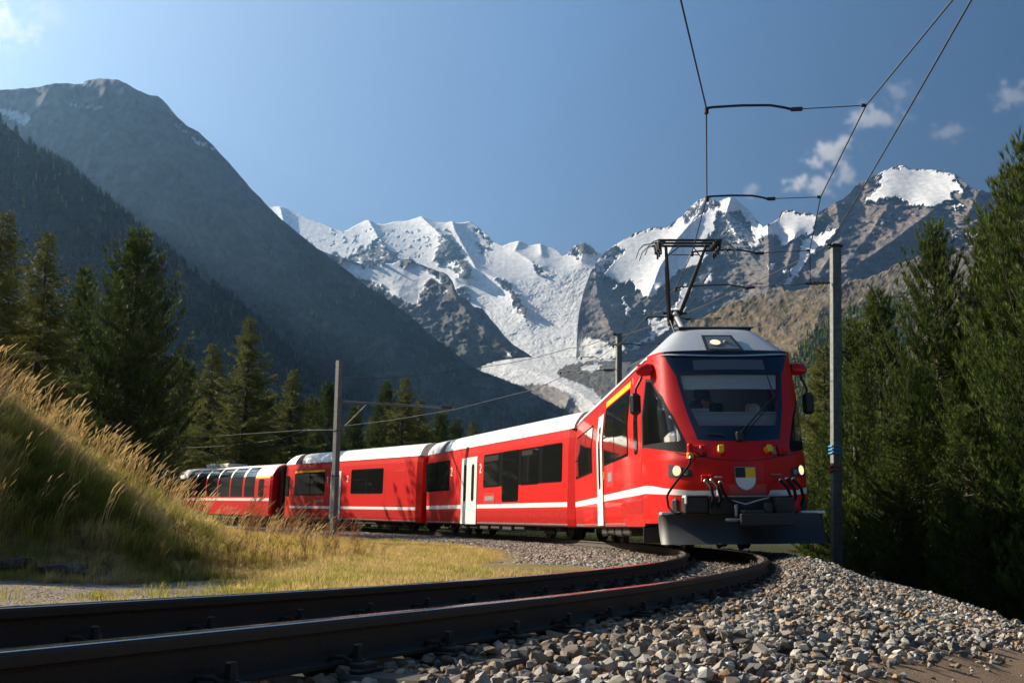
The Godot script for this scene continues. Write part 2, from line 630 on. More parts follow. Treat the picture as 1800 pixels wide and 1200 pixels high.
func relief(called: String, label: String, x0: float, x1: float, step: float, crest: Array, rough_crest: float, foot: Array, rows: int, dist: Callable, paint: Callable, amp: float, spurs: Array, freq: float, crack: float) -> Dictionary:
	var cols := int((x1 - x0) / step) + 1
	var nrow := rows + 3
	var pos := PackedVector3Array()
	var colr := PackedColorArray()
	pos.resize(cols * nrow); colr.resize(cols * nrow)
	for i in cols:
		var px := x0 + i * step
		var top := along(px, crest) + (nB.get_noise_2d(px * 0.9, 3.0) + 0.6 * nB.get_noise_2d(px * 2.7, 8.0)) * rough_crest
		var bot := along(px, foot)
		for j in nrow:
			var v := minf(1.0, float(j) / rows)
			var py := lerpf(bot, top, v)
			var D: float = dist.call(px, v, py)
			var dir := sight(px, py)
			if j > rows:
				dir = sight(px, py + (j - rows) * 12.0)
				pos[j * cols + i] = dir * (D + (j - rows) * 260.0)
				colr[j * cols + i] = colr[rows * cols + i]
				continue
			var P := dir * D
			var ck: Array = paint.call(px, py, P)
			colr[j * cols + i] = ck[0]
			var bump := 0.0
			for sp in spurs:
				# [polyline, reach in picture-degrees, height, how much sharper the right side is]
				var q := _near(px, py, sp[0])
				bump += sp[2] * exp(-q / sp[1])
			var r1 := 1.0 - absf(nA.get_noise_3d(P.x * freq, P.y * freq * 0.55, P.z * freq * 0.25))
			var r2 := 1.0 - absf(nA.get_noise_3d(P.x * freq * 2.7 + 40.0, P.y * freq * 1.9, P.z * freq * 0.6))
			var r3 := nB.get_noise_3d(P.x * crack, P.y * crack * 1.3, P.z * crack * 0.3)
			var r4 := nB.get_noise_3d(P.x * crack * 2.6, P.y * crack * 3.1, P.z * crack * 0.8)
			var r5 := nB.get_noise_3d(P.x * crack * 8.0 + 70.0, P.y * crack * 8.0, P.z * crack * 2.0)
			var rel: float = (r1 * 1.0 + r2 * 0.62 - 1.2) * amp + (r3 * 0.50 + r4 * 0.45 + r5 * 0.12) * amp
			D -= rel * ck[1] + bump + (ck[2] if ck.size() > 2 else 0.0)
			pos[j * cols + i] = dir * D
	var nrm := PackedVector3Array()
	nrm.resize(cols * nrow)
	for j in nrow:
		for i in cols:
			var a := pos[j * cols + mini(i + 1, cols - 1)] - pos[j * cols + maxi(i - 1, 0)]
			var b := pos[mini(j + 1, nrow - 1) * cols + i] - pos[maxi(j - 1, 0) * cols + i]
			nrm[j * cols + i] = a.cross(b).normalized()
	var idx := PackedInt32Array()
	idx.resize((cols - 1) * (nrow - 1) * 6)
	var k := 0
	for j in nrow - 1:
		for i in cols - 1:
			var a := j * cols + i
			idx[k] = a; idx[k + 1] = a + cols + 1; idx[k + 2] = a + 1
			idx[k + 3] = a; idx[k + 4] = a + cols; idx[k + 5] = a + cols + 1
			k += 6
	var arr := []
	arr.resize(Mesh.ARRAY_MAX)
	arr[Mesh.ARRAY_VERTEX] = pos; arr[Mesh.ARRAY_NORMAL] = nrm; arr[Mesh.ARRAY_COLOR] = colr; arr[Mesh.ARRAY_INDEX] = idx
	var am := ArrayMesh.new()
	am.add_surface_from_arrays(Mesh.PRIMITIVE_TRIANGLES, arr)
	am.surface_set_material(0, M.rock)
	struct(called, am, label, "mountain")
	return {"pos": pos, "cols": cols, "rows": rows, "x0": x0, "step": step, "crest": crest, "foot": foot}

func on_relief(r: Dictionary, px: float, v: float) -> Vector3:
	var i := clampi(int(round((px - r.x0) / r.step)), 0, r.cols - 1)
	var j := clampi(int(round(v * r.rows)), 0, r.rows)
	return r.pos[j * r.cols + i]

func _near(x: float, y: float, line: Array) -> float:
	var best := 1e9
	var p := Vector2(x, y)
	for i in line.size() - 1:
		var q := Geometry2D.get_closest_point_to_segment(p, line[i], line[i + 1])
		best = minf(best, p.distance_squared_to(q))
	return sqrt(best)

func V(a: Array) -> PackedVector2Array:
	var p := PackedVector2Array()
	for i in range(0, a.size(), 2): p.append(Vector2(a[i], a[i + 1]))
	return p

func L(a: Array) -> Array:
	var p := []
	for i in range(0, a.size(), 2): p.append(Vector2(a[i], a[i + 1]))
	return p

class Fields:
	var polys := []
	var boxes := []
	func add(p: PackedVector2Array) -> void:
		var b := Rect2(p[0], Vector2.ZERO)
		for q in p: b = b.expand(q)
		polys.append(p); boxes.append(b)
	func has(p: Vector2) -> bool:
		for i in polys.size():
			if boxes[i].has_point(p) and Geometry2D.is_point_in_polygon(p, polys[i]): return true
		return false

func build_mountains() -> void:
	nA.seed = 21; nA.frequency = 1.0; nA.fractal_octaves = 3; nA.fractal_gain = 0.5
	nB.seed = 33; nB.frequency = 0.03; nB.fractal_octaves = 4; nB.fractal_gain = 0.6
	nC.seed = 5; nC.frequency = 0.012; nC.fractal_octaves = 5; nC.fractal_gain = 0.62
	var crag := FastNoiseLite.new()
	crag.seed = 77; crag.frequency = 1.0; crag.fractal_octaves = 4; crag.fractal_gain = 0.6

	# --- snow massif at the head of the valley, about 6 to 8 km off
	var rocks := Fields.new()
	for a in [[640, 436, 655, 424, 668, 421, 676, 432, 688, 440, 700, 447, 703, 457, 690, 463, 676, 470, 655, 478, 640, 466, 630, 452, 626, 437],
		[676, 436, 690, 440, 700, 452, 703, 457, 688, 455], [703, 456, 724, 455, 730, 462, 722, 475, 708, 474], [760, 452, 768, 432, 776, 416, 790, 414, 802, 428, 814, 448, 826, 474, 831, 486, 826, 490, 812, 480, 800, 470, 790, 455, 774, 466, 764, 462],
		[788, 470, 806, 472, 818, 476, 826, 488, 818, 490, 800, 484], [871, 486, 882, 490, 895, 498, 903, 506, 912, 520, 918, 534, 926, 552, 920, 555, 908, 545, 898, 530, 896, 515, 884, 503, 874, 494],
		[836, 426, 846, 430, 862, 436, 850, 440, 848, 450, 844, 448, 842, 438], [832, 396, 846, 408, 862, 418, 869, 432, 862, 428, 848, 416, 836, 403], [938, 462, 950, 470, 960, 480, 958, 486, 946, 484],
		[1000, 440, 1012, 430, 1024, 425, 1036, 430, 1048, 444, 1044, 450, 1030, 448, 1018, 452, 1006, 448], [800, 507, 812, 502, 824, 514, 832, 530, 822, 530, 808, 518],
		[596, 455, 612, 449, 626, 446, 632, 456, 628, 460, 604, 460], [578, 446, 590, 445, 600, 456, 604, 466, 590, 460]]:
		rocks.add(V(a))
	var ice_dirty := Fields.new()
	ice_dirty.add(V([830, 520, 870, 510, 960, 480, 1035, 470, 1050, 540, 1090, 600, 1120, 640, 900, 640, 870, 590]))
	var paint_c := func(px: float, py: float, P: Vector3) -> Array:
		var w := Vector2(px + nB.get_noise_2d(px * 2.0, py * 2.0) * 9.0, py + nB.get_noise_2d(px * 2.0 + 300.0, py * 2.0) * 9.0)
		var t := crag.get_noise_2d(px * 0.09, py * 0.13)
		if rocks.has(w) or (t > 0.36 and py > 402 and px > 560 and px < 860 and py < 470):
			var k := 0.85 + 0.5 * nB.get_noise_2d(px * 3.0, py * 3.0)
			if t + 0.5 * nB.get_noise_2d(px * 1.3, py * 4.0) > 0.30: return [Color(0.72, 0.75, 0.80), 0.4]
			return [Color(0.125, 0.118, 0.112) * k, 1.0]
		if ice_dirty.has(w):
			var k2 := 0.97 + 0.14 * crag.get_noise_2d(px * 0.16, py * 0.34)
			return [Color(0.80, 0.81, 0.82) * k2, 0.16, 8.0 * crag.get_noise_2d(px * 0.16, py * 0.7) + 5.0 * crag.get_noise_2d(px * 0.6 + 40.0, py * 1.5)]
		return [Color(0.88, 0.885, 0.89), 0.055]
	var crest_c := L([440, 352, 478, 364, 489, 362, 496, 363, 515, 371, 545, 385, 575, 396, 602, 407, 612, 404, 630, 393, 645, 386, 648, 386, 660, 393, 676, 394, 692, 389, 714, 388, 740, 380, 752, 384, 764, 390, 784, 391, 788, 390, 795, 388, 798, 392, 812, 391, 827, 389, 836, 396, 850, 407, 858, 414, 866, 424, 884, 432, 900, 425, 913, 423, 930, 431, 950, 428, 962, 433, 978, 438, 990, 450, 998, 446, 1010, 432, 1026, 425, 1038, 430, 1050, 443, 1060, 446, 1110, 440, 1160, 470])
	var dist_c := func(px: float, v: float, py: float) -> float:
		var e := pow(clampf((700.0 - py) / 320.0, 0.0, 1.2), 0.85)
		return 5400.0 + 2500.0 * e + (px - 760.0) * -1.5
	relief("mountain", "white glaciated massif with several summits closing the valley", 440.0, 1160.0, 1.7, crest_c, 1.0, L([440, 700, 1160, 700]), 175, dist_c, paint_c, 150.0, [
		[L([648, 387, 668, 424, 690, 455]), 16.0, 110.0], [L([740, 381, 776, 414, 820, 480]), 17.0, 170.0], [L([795, 389, 800, 405, 836, 470, 890, 500, 925, 550]), 17.0, 130.0],
		[L([492, 363, 497, 385, 500, 410]), 9.0, 90.0], [L([913, 424, 905, 440, 950, 470]), 16.0, 80.0], [L([950, 429, 952, 445]), 10.0, 60.0], [L([1026, 426, 1024, 450]), 12.0, 150.0], [L([640, 456, 700, 456, 800, 490]), 12.0, 90.0]], 0.0016, 0.14)

	# --- rock spur that comes down between the two glaciers
	var snow_s := Fields.new()
	for a in [[600, 455, 640, 470, 690, 460, 705, 458, 705, 475, 722, 462, 736, 462, 760, 480, 782, 498, 770, 498, 752, 488, 745, 500, 757, 506, 740, 512, 736, 530, 742, 540, 728, 535, 700, 524, 684, 516, 664, 500, 640, 492, 600, 480],
		[770, 515, 776, 514, 780, 520, 772, 522], [768, 525, 778, 524, 776, 530, 766, 532], [780, 512, 786, 510, 786, 515, 780, 516], [818, 564, 826, 570, 822, 572], [886, 618, 896, 618, 902, 626, 892, 626]]:
		snow_s.add(V(a))
	var paint_s := func(px: float, py: float, P: Vector3) -> Array:
		var w := Vector2(px + nB.get_noise_2d(px * 2.2, py * 2.2) * 8.0, py + nB.get_noise_2d(px * 2.2 + 300.0, py * 2.2) * 8.0)
		if snow_s.has(w):
			return [Color(0.82, 0.82, 0.82) * (0.97 + 0.06 * nB.get_noise_2d(px * 1.0, py * 5.0)), 0.08]
		var k := 0.9 + 0.55 * nB.get_noise_2d(px * 1.6, py * 1.8)
		var green := smoothstep(560.0, 640.0, py + 20.0 * nC.get_noise_2d(px, py))
		return [Color(0.135, 0.125, 0.118).lerp(Color(0.10, 0.10, 0.075), green) * k, 1.0]
	relief("mountain", "dark rock spur with a small snowfield, left of the icefall", 560.0, 965.0, 1.6, L([560, 440, 600, 452, 640, 466, 690, 462, 706, 455, 722, 456, 736, 463, 752, 470, 775, 478, 786, 482, 796, 495, 800, 508, 806, 518, 820, 525, 834, 540, 848, 542, 858, 556, 872, 572, 886, 590, 904, 606, 922, 618, 940, 628, 965, 640]), 2.2, L([560, 740, 965, 740]), 130,
		func(px: float, v: float, py: float) -> float: return 4500.0 + 900.0 * (740.0 - py) / 280.0 - (px - 700.0) * 0.7, paint_s, 120.0, [
		[L([786, 480, 800, 520, 830, 560, 900, 625]), 22.0, 190.0], [L([700, 520, 760, 560, 830, 620]), 26.0, 90.0]], 0.0034, 0.22)

	# --- the long summit ridge on the right with its hanging glaciers
	var snow_d := Fields.new()
	for a in [[1060, 441, 1090, 422, 1140, 402, 1175, 400, 1200, 378, 1222, 352, 1250, 347, 1262, 362, 1275, 347, 1290, 345, 1308, 360, 1326, 380, 1345, 402, 1338, 420, 1322, 440, 1316, 432, 1330, 414, 1298, 422, 1320, 398, 1302, 372, 1280, 372, 1262, 400, 1238, 425, 1244, 450, 1236, 462, 1212, 470, 1190, 478, 1178, 495, 1165, 505, 1155, 510, 1150, 520, 1134, 523, 1118, 508, 1108, 494, 1088, 497, 1070, 490, 1064, 478, 1072, 470, 1072, 455],
		[1338, 402, 1350, 394, 1358, 398, 1364, 410, 1350, 414, 1338, 414], [1356, 394, 1368, 384, 1380, 371, 1395, 372, 1404, 378, 1416, 372, 1432, 380, 1434, 400, 1426, 412, 1412, 416, 1404, 412, 1395, 420, 1380, 432, 1372, 428, 1370, 415, 1362, 408],
		[1405, 420, 1440, 412, 1472, 400, 1468, 412, 1450, 430, 1438, 436, 1426, 452, 1412, 470, 1402, 484, 1394, 496, 1378, 502, 1376, 500, 1390, 480, 1400, 462, 1408, 440, 1412, 430],
		[1200, 500, 1222, 500, 1212, 520, 1205, 545, 1190, 562, 1176, 560, 1180, 545, 1192, 530], [1236, 500, 1250, 482, 1258, 486, 1252, 495, 1240, 500],
		[1140, 562, 1165, 560, 1192, 566, 1180, 578, 1160, 592, 1130, 604, 1118, 612, 1090, 622, 1060, 640, 1060, 612, 1090, 602, 1108, 612, 1140, 590, 1146, 575],
		[1060, 600, 1085, 610, 1090, 626, 1060, 640, 1000, 640, 1000, 600, 1030, 590],
		[1520, 358, 1532, 340, 1548, 325, 1552, 310, 1536, 313, 1560, 298, 1588, 291, 1600, 296, 1640, 299, 1662, 301, 1676, 306, 1690, 330, 1697, 339, 1680, 338, 1672, 340, 1676, 352, 1660, 358, 1645, 362, 1620, 361, 1604, 360, 1592, 352, 1572, 348, 1552, 350, 1540, 354],
		[1676, 363, 1692, 359, 1694, 366, 1680, 366], [1548, 384, 1552, 386, 1553, 398, 1549, 398], [1668, 406, 1680, 414, 1696, 420, 1692, 424, 1676, 416], [1700, 411, 1718, 412, 1716, 416, 1700, 415], [1646, 416, 1656, 420, 1652, 424, 1644, 420], [1348, 466, 1360, 463, 1362, 472, 1350, 472], [1378, 475, 1390, 478, 1386, 482, 1378, 480], [1080, 501, 1088, 502, 1086, 507, 1080, 506], [1132, 548, 1140, 544, 1142, 552, 1134, 552], [1098, 512, 1101, 530, 1110, 552, 1107, 560, 1102, 550, 1097, 528]]:
		snow_d.add(V(a))
	var mixed := Fields.new()
	mixed.add(V([1196, 372, 1224, 348, 1250, 348, 1262, 362, 1240, 372, 1210, 392]))
	mixed.add(V([1262, 372, 1300, 380, 1318, 398, 1330, 416, 1300, 425, 1262, 420, 1255, 402]))
	mixed.add(V([1040, 470, 1060, 442, 1084, 434, 1100, 440, 1070, 470, 1050, 490]))
	var paint_d := func(px: float, py: float, P: Vector3) -> Array:
		var wx := nB.get_noise_2d(px * 2.2, py * 2.2)
		var w := Vector2(px + wx * 8.0, py + nB.get_noise_2d(px * 2.2 + 300.0, py * 2.2) * 8.0)
		var t := crag.get_noise_2d(px * 0.12, py * 0.20)
		var k := 0.92 + 0.6 * nB.get_noise_2d(px * 2.4, py * 2.6)
		var warm := smoothstep(-0.3, 0.35, nC.get_noise_2d(px * 0.6, py * 0.6) + (px - 1400.0) * 0.0007)
		var rock := Color(0.150, 0.148, 0.148).lerp(Color(0.205, 0.172, 0.148), warm) * k
		if mixed.has(w):
			return [Color(0.83, 0.84, 0.86), 0.4] if t + wx * 0.5 > -0.02 else [rock, 0.9]
		if snow_d.has(w):
			var low := smoothstep(545.0, 600.0, py)
			var ice := 0.96 + 0.22 * low * crag.get_noise_2d(px * 0.22, py * 0.42)
			return [Color(0.88, 0.885, 0.89).lerp(Color(0.70, 0.70, 0.69), low) * ice, 0.05 + 0.3 * low, 95.0 - 70.0 * low]
		return [rock, 1.0]
	var crest_d := L([1012, 640, 1016, 560, 1019, 543, 1026, 512, 1030, 500, 1038, 478, 1046, 464, 1060, 445, 1068, 440, 1090, 425, 1110, 412, 1135, 403, 1150, 398, 1172, 400, 1186, 388, 1200, 380, 1212, 366, 1226, 353, 1240, 346, 1248, 345, 1262, 354, 1272, 350, 1284, 346, 1290, 347, 1306, 360, 1318, 370, 1328, 384, 1342, 398, 1350, 394, 1358, 392, 1368, 385, 1376, 370, 1384, 369, 1394, 368, 1404, 374, 1418, 371, 1432, 377, 1442, 372, 1460, 362, 1472, 353, 1490, 343, 1500, 332, 1512, 320, 1528, 314, 1540, 306, 1560, 297, 1575, 292, 1592, 290, 1598, 296, 1620, 297, 1650, 299, 1676, 304, 1690, 313, 1704, 326, 1712, 333, 1724, 332, 1736, 338, 1748, 335, 1765, 322, 1800, 318, 1850, 300, 1920, 310])
	var dist_d := func(px: float, v: float, py: float) -> float:
		return 4700.0 + 2300.0 * (720.0 - py) / 420.0 - (px - 1200.0) * 2.0 + 22.0 * sin(px * 0.045 + py * 0.012)
	relief("mountain", "rocky summit ridge on the right with hanging glaciers and a snow dome", 1012.0, 1920.0, 1.7, crest_d, 1.6, L([1012, 720, 1200, 720, 1500, 640, 1920, 560]), 190, dist_d, paint_d, 165.0, [
		[L([1240, 347, 1225, 380, 1190, 420, 1160, 470, 1140, 520]), 20.0, 150.0], [L([1286, 346, 1275, 380, 1300, 420, 1330, 460, 1370, 505]), 20.0, 200.0], [L([1350, 395, 1352, 440, 1352, 500]), 13.0, 220.0], [L([1398, 414, 1390, 450, 1380, 480]), 11.0, 180.0],
		[L([1046, 466, 1050, 520, 1075, 580, 1100, 605]), 26.0, 330.0], [L([1160, 505, 1190, 540, 1230, 560]), 16.0, 160.0], [L([1470, 355, 1480, 420, 1440, 480]), 22.0, 260.0], [L([1560, 360, 1530, 410, 1480, 470]), 20.0, 160.0],
		[L([1635, 373, 1600, 400, 1560, 430, 1500, 470]), 22.0, 250.0], [L([1720, 340, 1700, 380, 1760, 400]), 20.0, 200.0], [L([1700, 325, 1690, 345]), 8.0, 60.0]], 0.0019, 0.16)

	# --- moraine basin with the glacier tongue, 2.5 to 3.5 km up the valley
	var tongue := Fields.new()
	tongue.add(V([842, 650, 856, 640, 880, 632, 905, 628, 940, 626, 1000, 627, 1075, 629, 1090, 634, 1040, 634, 1000, 640, 984, 648, 980, 658, 988, 664, 1012, 672, 1040, 684, 1058, 700, 1066, 718, 1050, 735, 1020, 722, 1008, 700, 996, 690, 972, 680, 946, 674, 916, 676, 880, 665]))
	tongue.add(V([1020, 644, 1050, 638, 1060, 642, 1040, 654, 1026, 650]))
	var silt := Fields.new()
	silt.add(V([944, 674, 990, 684, 1010, 690, 1020, 720, 1050, 730, 1040, 760, 1000, 750, 980, 720, 960, 700, 935, 685]))
	var paint_g := func(px: float, py: float, P: Vector3) -> Array:
		var w := Vector2(px + nB.get_noise_2d(px * 3.0, py * 3.0) * 6.0, py + nB.get_noise_2d(px * 3.0 + 300.0, py * 3.0) * 5.0)
		if tongue.has(w):
			var band := crag.get_noise_2d(px * 0.07 + py * 0.10, py * 0.5)
			return [Color(0.74, 0.74, 0.73) * (1.02 + 0.16 * band), 0.15, 7.0 * band + 4.0 * crag.get_noise_2d(px * 0.3, py * 1.0)]
		var k := 0.95 + 0.35 * nB.get_noise_2d(px * 2.0, py * 3.0)
		if silt.has(w): return [Color(0.33, 0.30, 0.28) * k, 0.5]
		return [Color(0.165, 0.16, 0.145) * k, 0.7]
	relief("moraine", "grey moraine basin with the white tongue of the glacier", 780.0, 1260.0, 1.5, L([780, 660, 830, 650, 846, 644, 868, 636, 900, 630, 940, 627, 1000, 627, 1060, 630, 1090, 634, 1110, 640, 1150, 620, 1200, 600, 1260, 600]), 1.2, L([780, 840, 1260, 840]), 110,
		func(px: float, v: float, py: float) -> float: return 2900.0 + 1350.0 * pow(clampf((840.0 - py) / 215.0, 0.0, 1.2), 1.4) - (px - 950.0) * 0.8, paint_g, 34.0, [
		[L([900, 640, 960, 660, 1020, 690, 1060, 725]), 26.0, 60.0], [L([1000, 700, 985, 740]), 10.0, 60.0]], 0.008, 0.5)

	# --- brown alp on the right
	var paint_f := func(px: float, py: float, P: Vector3) -> Array:
		var g := nC.get_noise_2d(px * 1.3, py * 2.0)
		var b := crag.get_noise_2d(px * 0.28, py * 0.40)
		var patch := crag.get_noise_2d(px * 0.035 + 5.0, py * 0.07)
		var upper := smoothstep(545.0, 500.0, py + g * 40.0)
		var c := Color(0.255, 0.185, 0.110).lerp(Color(0.215, 0.172, 0.100), smoothstep(-0.2, 0.3, g))
		c = c.lerp(Color(0.22, 0.19, 0.165), upper * 0.7)
		if px < 1250.0: c = c.lerp(Color(0.15, 0.142, 0.130), smoothstep(1250.0, 1170.0, px))
		c = c.lerp(Color(0.100, 0.105, 0.050), smoothstep(0.05, 0.45, patch) * 0.7)
		c = c.lerp(Color(0.205, 0.185, 0.160), smoothstep(0.0, 0.45, -patch) * 0.5)
		if b > 0.26: c = c.lerp(Color(0.33, 0.30, 0.265), 0.8 * smoothstep(0.26, 0.40, b))
		elif b < -0.30: c = c * 0.75
		return [c * (0.9 + 0.3 * nB.get_noise_2d(px * 3.0, py * 3.0)), 0.7]
	var alp := relief("hillside", "brown boulder-strewn hillside with a wooded foot on the right", 1050.0, 1960.0, 2.0, L([1050, 715, 1075, 690, 1100, 662, 1140, 625, 1165, 603, 1190, 583, 1215, 566, 1250, 548, 1300, 527, 1335, 514, 1372, 507, 1400, 512, 1440, 500, 1480, 498, 1520, 490, 1560, 474, 1590, 460, 1625, 447, 1660, 448, 1700, 440, 1730, 430, 1780, 415, 1840, 395, 1960, 380]), 8.0, L([1050, 900, 1960, 900]), 130,
		func(px: float, v: float, py: float) -> float: return 900.0 + 1500.0 * pow(clampf((900.0 - py) / 420.0, 0.0, 1.3), 0.8) - (px - 1300.0) * 0.55, paint_f, 21.0, [[L([1300, 528, 1340, 560, 1400, 600]), 30.0, 26.0], [L([1480, 500, 1440, 550, 1430, 600]), 30.0, 26.0]], 0.013, 0.8)

	# --- big shaded mountain on the left
	var snow_b := Fields.new()
	for a in [[-60, 190, 0, 192, 30, 197, 50, 204, 52, 214, 44, 222, 30, 215, 10, 202, -60, 208], [136, 145, 155, 145, 158, 151, 142, 150], [330, 238, 346, 246, 372, 258, 378, 264, 350, 254], [308, 218, 316, 218, 318, 224, 310, 222], [320, 227, 330, 229, 332, 233, 322, 231], [116, 182, 150, 184, 190, 192, 160, 190]]:
		snow_b.add(V(a))
	var paint_b := func(px: float, py: float, P: Vector3) -> Array:
		var w := Vector2(px + nB.get_noise_2d(px * 2.0, py * 2.0) * 6.0, py + nB.get_noise_2d(px * 2.0 + 300.0, py * 2.0) * 4.0)
		if snow_b.has(w): return [Color(0.78, 0.79, 0.80), 0.2]
		var f := (px * 0.55 + py) * 1.0
		var wood := smoothstep(640.0, 860.0, f + 60.0 * nC.get_noise_2d(px, py))
		var scree := smoothstep(0.10, 0.42, nC.get_noise_2d(px * 1.0 + py * 0.5, py * 0.8 - px * 0.2) + smoothstep(640.0, 700.0, py) * 0.35)
		var c := Color(0.115, 0.112, 0.108).lerp(Color(0.045, 0.052, 0.044), wood)
		c = c.lerp(Color(0.17, 0.155, 0.135), scree * 0.6)
		return [c * (0.97 + 0.20 * nB.get_noise_2d(px * 1.7, py * 2.2)), 0.65]
	var crest_b := L([-260, 175, -80, 168, 0, 158, 24, 157, 62, 153, 100, 146, 135, 147, 150, 141, 172, 138, 205, 139, 222, 147, 240, 158, 262, 166, 276, 168, 288, 178, 300, 192, 312, 206, 330, 222, 348, 231, 360, 243, 380, 262, 400, 284, 420, 306, 440, 330, 470, 362, 500, 390, 530, 415, 560, 438, 590, 460, 610, 476, 640, 500, 670, 518, 700, 540, 730, 563, 752, 585, 775, 602, 800, 620, 820, 638, 844, 652, 888, 668, 917, 678, 947, 697, 983, 715, 1005, 726, 1060, 752, 1120, 780])
	var big := relief("mountain", "huge shaded mountainside falling to the right, behind the wooded ridge", -260.0, 1120.0, 2.4, crest_b, 1.8, L([-260, 930, 1120, 930]), 170,
		func(px: float, v: float, py: float) -> float: return 2250.0 + 750.0 * v + (px + 100.0) * 0.36, paint_b, 95.0, [
		[L([205, 140, 260, 240, 420, 400, 560, 560]), 50.0, 120.0], [L([100, 182, 200, 260, 330, 420]), 40.0, 90.0], [L([560, 440, 640, 560, 700, 660]), 40.0, 80.0]], 0.0042, 0.26)

	# --- near wooded ridge on the left
	var paint_a := func(px: float, py: float, P: Vector3) -> Array:
		var k := 0.9 + 0.5 * nB.get_noise_2d(px * 1.5, py * 2.0)
		var open := smoothstep(0.25, 0.5, nC.get_noise_2d(px * 1.2 + py * 0.6, py * 1.0))
		return [Color(0.050, 0.055, 0.042).lerp(Color(0.12, 0.10, 0.08), open) * k, 1.0]
	var crest_a := L([-260, 60, -100, 148, 0, 213, 30, 236, 60, 266, 72, 273, 100, 287, 130, 303, 150, 322, 162, 336, 190, 352, 215, 378, 240, 398, 275, 424, 300, 445, 330, 470, 355, 492, 380, 508, 410, 525, 440, 555, 480, 590, 540, 650, 600, 720])
	var near := relief("hillside", "dark wooded ridge on the far left", -260.0, 600.0, 2.4, crest_a, 2.0, L([-260, 930, 600, 930]), 120,
		func(px: float, v: float, py: float) -> float: return 700.0 + 520.0 * v + (px + 260.0) * 0.9, paint_a, 40.0, [[L([60, 266, 200, 420, 300, 560]), 40.0, 40.0]], 0.009, 0.5)

	far_forest(alp, big, near)
	unseen_valley_sides()

# Unseen wooded slopes left, behind and right, placed to block low sky light.
func unseen_valley_sides() -> void:
	for q in [[-172.0, -29.0, "hillside", "unseen wooded valley side left of the picture, blocking low sky light"], [34.0, 190.0, "hillside", "unseen wooded valley side right of and behind the camera, blocking low sky light"]]:
		var n := 150
		var rows := []
		for j in 26:
			var v := j / 25.0
			var row := PackedVector3Array()
			for i in n + 1:
				var a: float = lerpf(q[0], q[1], float(i) / n)
				var e := 15.0 + 4.0 * sin(a * 0.07) + 2.0 * nB.get_noise_2d(a * 9.0, 4.0)
				if q[0] < -100.0: e = minf(e + 5.0 * smoothstep(-50.0, -32.0, a) , 20.5)
				var r := lerpf(220.0, 1500.0, v) + 60.0 * nB.get_noise_2d(a * 14.0, v * 60.0)
				var h := tan(deg_to_rad(e)) * 1500.0 * pow(v, 1.25) - 12.0 + 18.0 * nB.get_noise_2d(a * 20.0, v * 90.0) * v
				var w := deg_to_rad(a)
				row.append(Vector3(sin(w) * r, h, -cos(w) * r))
			rows.append(row)
		var mb := MB.new()
		mb.col = Color(0.050, 0.058, 0.036)
		mb.sheet(rows, false)
		struct(q[2], mb.done(M.rock), q[3], "mountain")

func far_tree_mesh(seed_: int) -> ArrayMesh:
	var r := RandomNumberGenerator.new()
	r.seed = seed_
	var mb := MB.new()
	var y := 0.08
	for tier in 6:
		var rad := 0.20 * (1.0 - tier / 6.3) * r.randf_range(0.85, 1.15)
		var y1 := y + 0.30 * (1.0 - tier * 0.07)
		var top := Vector3(r.randf_range(-0.01, 0.01), minf(y1, 1.0), r.randf_range(-0.01, 0.01))
		var ring := []
		for k in 7:
			var w := TAU * k / 7.0 + tier
			var q := rad * (r.randf_range(0.6, 1.2))
			ring.append(Vector3(cos(w) * q, y + r.randf_range(-0.03, 0.03), sin(w) * q))
		for k in 7:
			mb.tri(ring[(k + 1) % 7], ring[k], top)
		y += 0.145
	mb.tube([Vector3(0, -0.15, 0), Vector3(0, 0.12, 0)], 0.02, 4, false)
	return mb.done(M.far_wood)

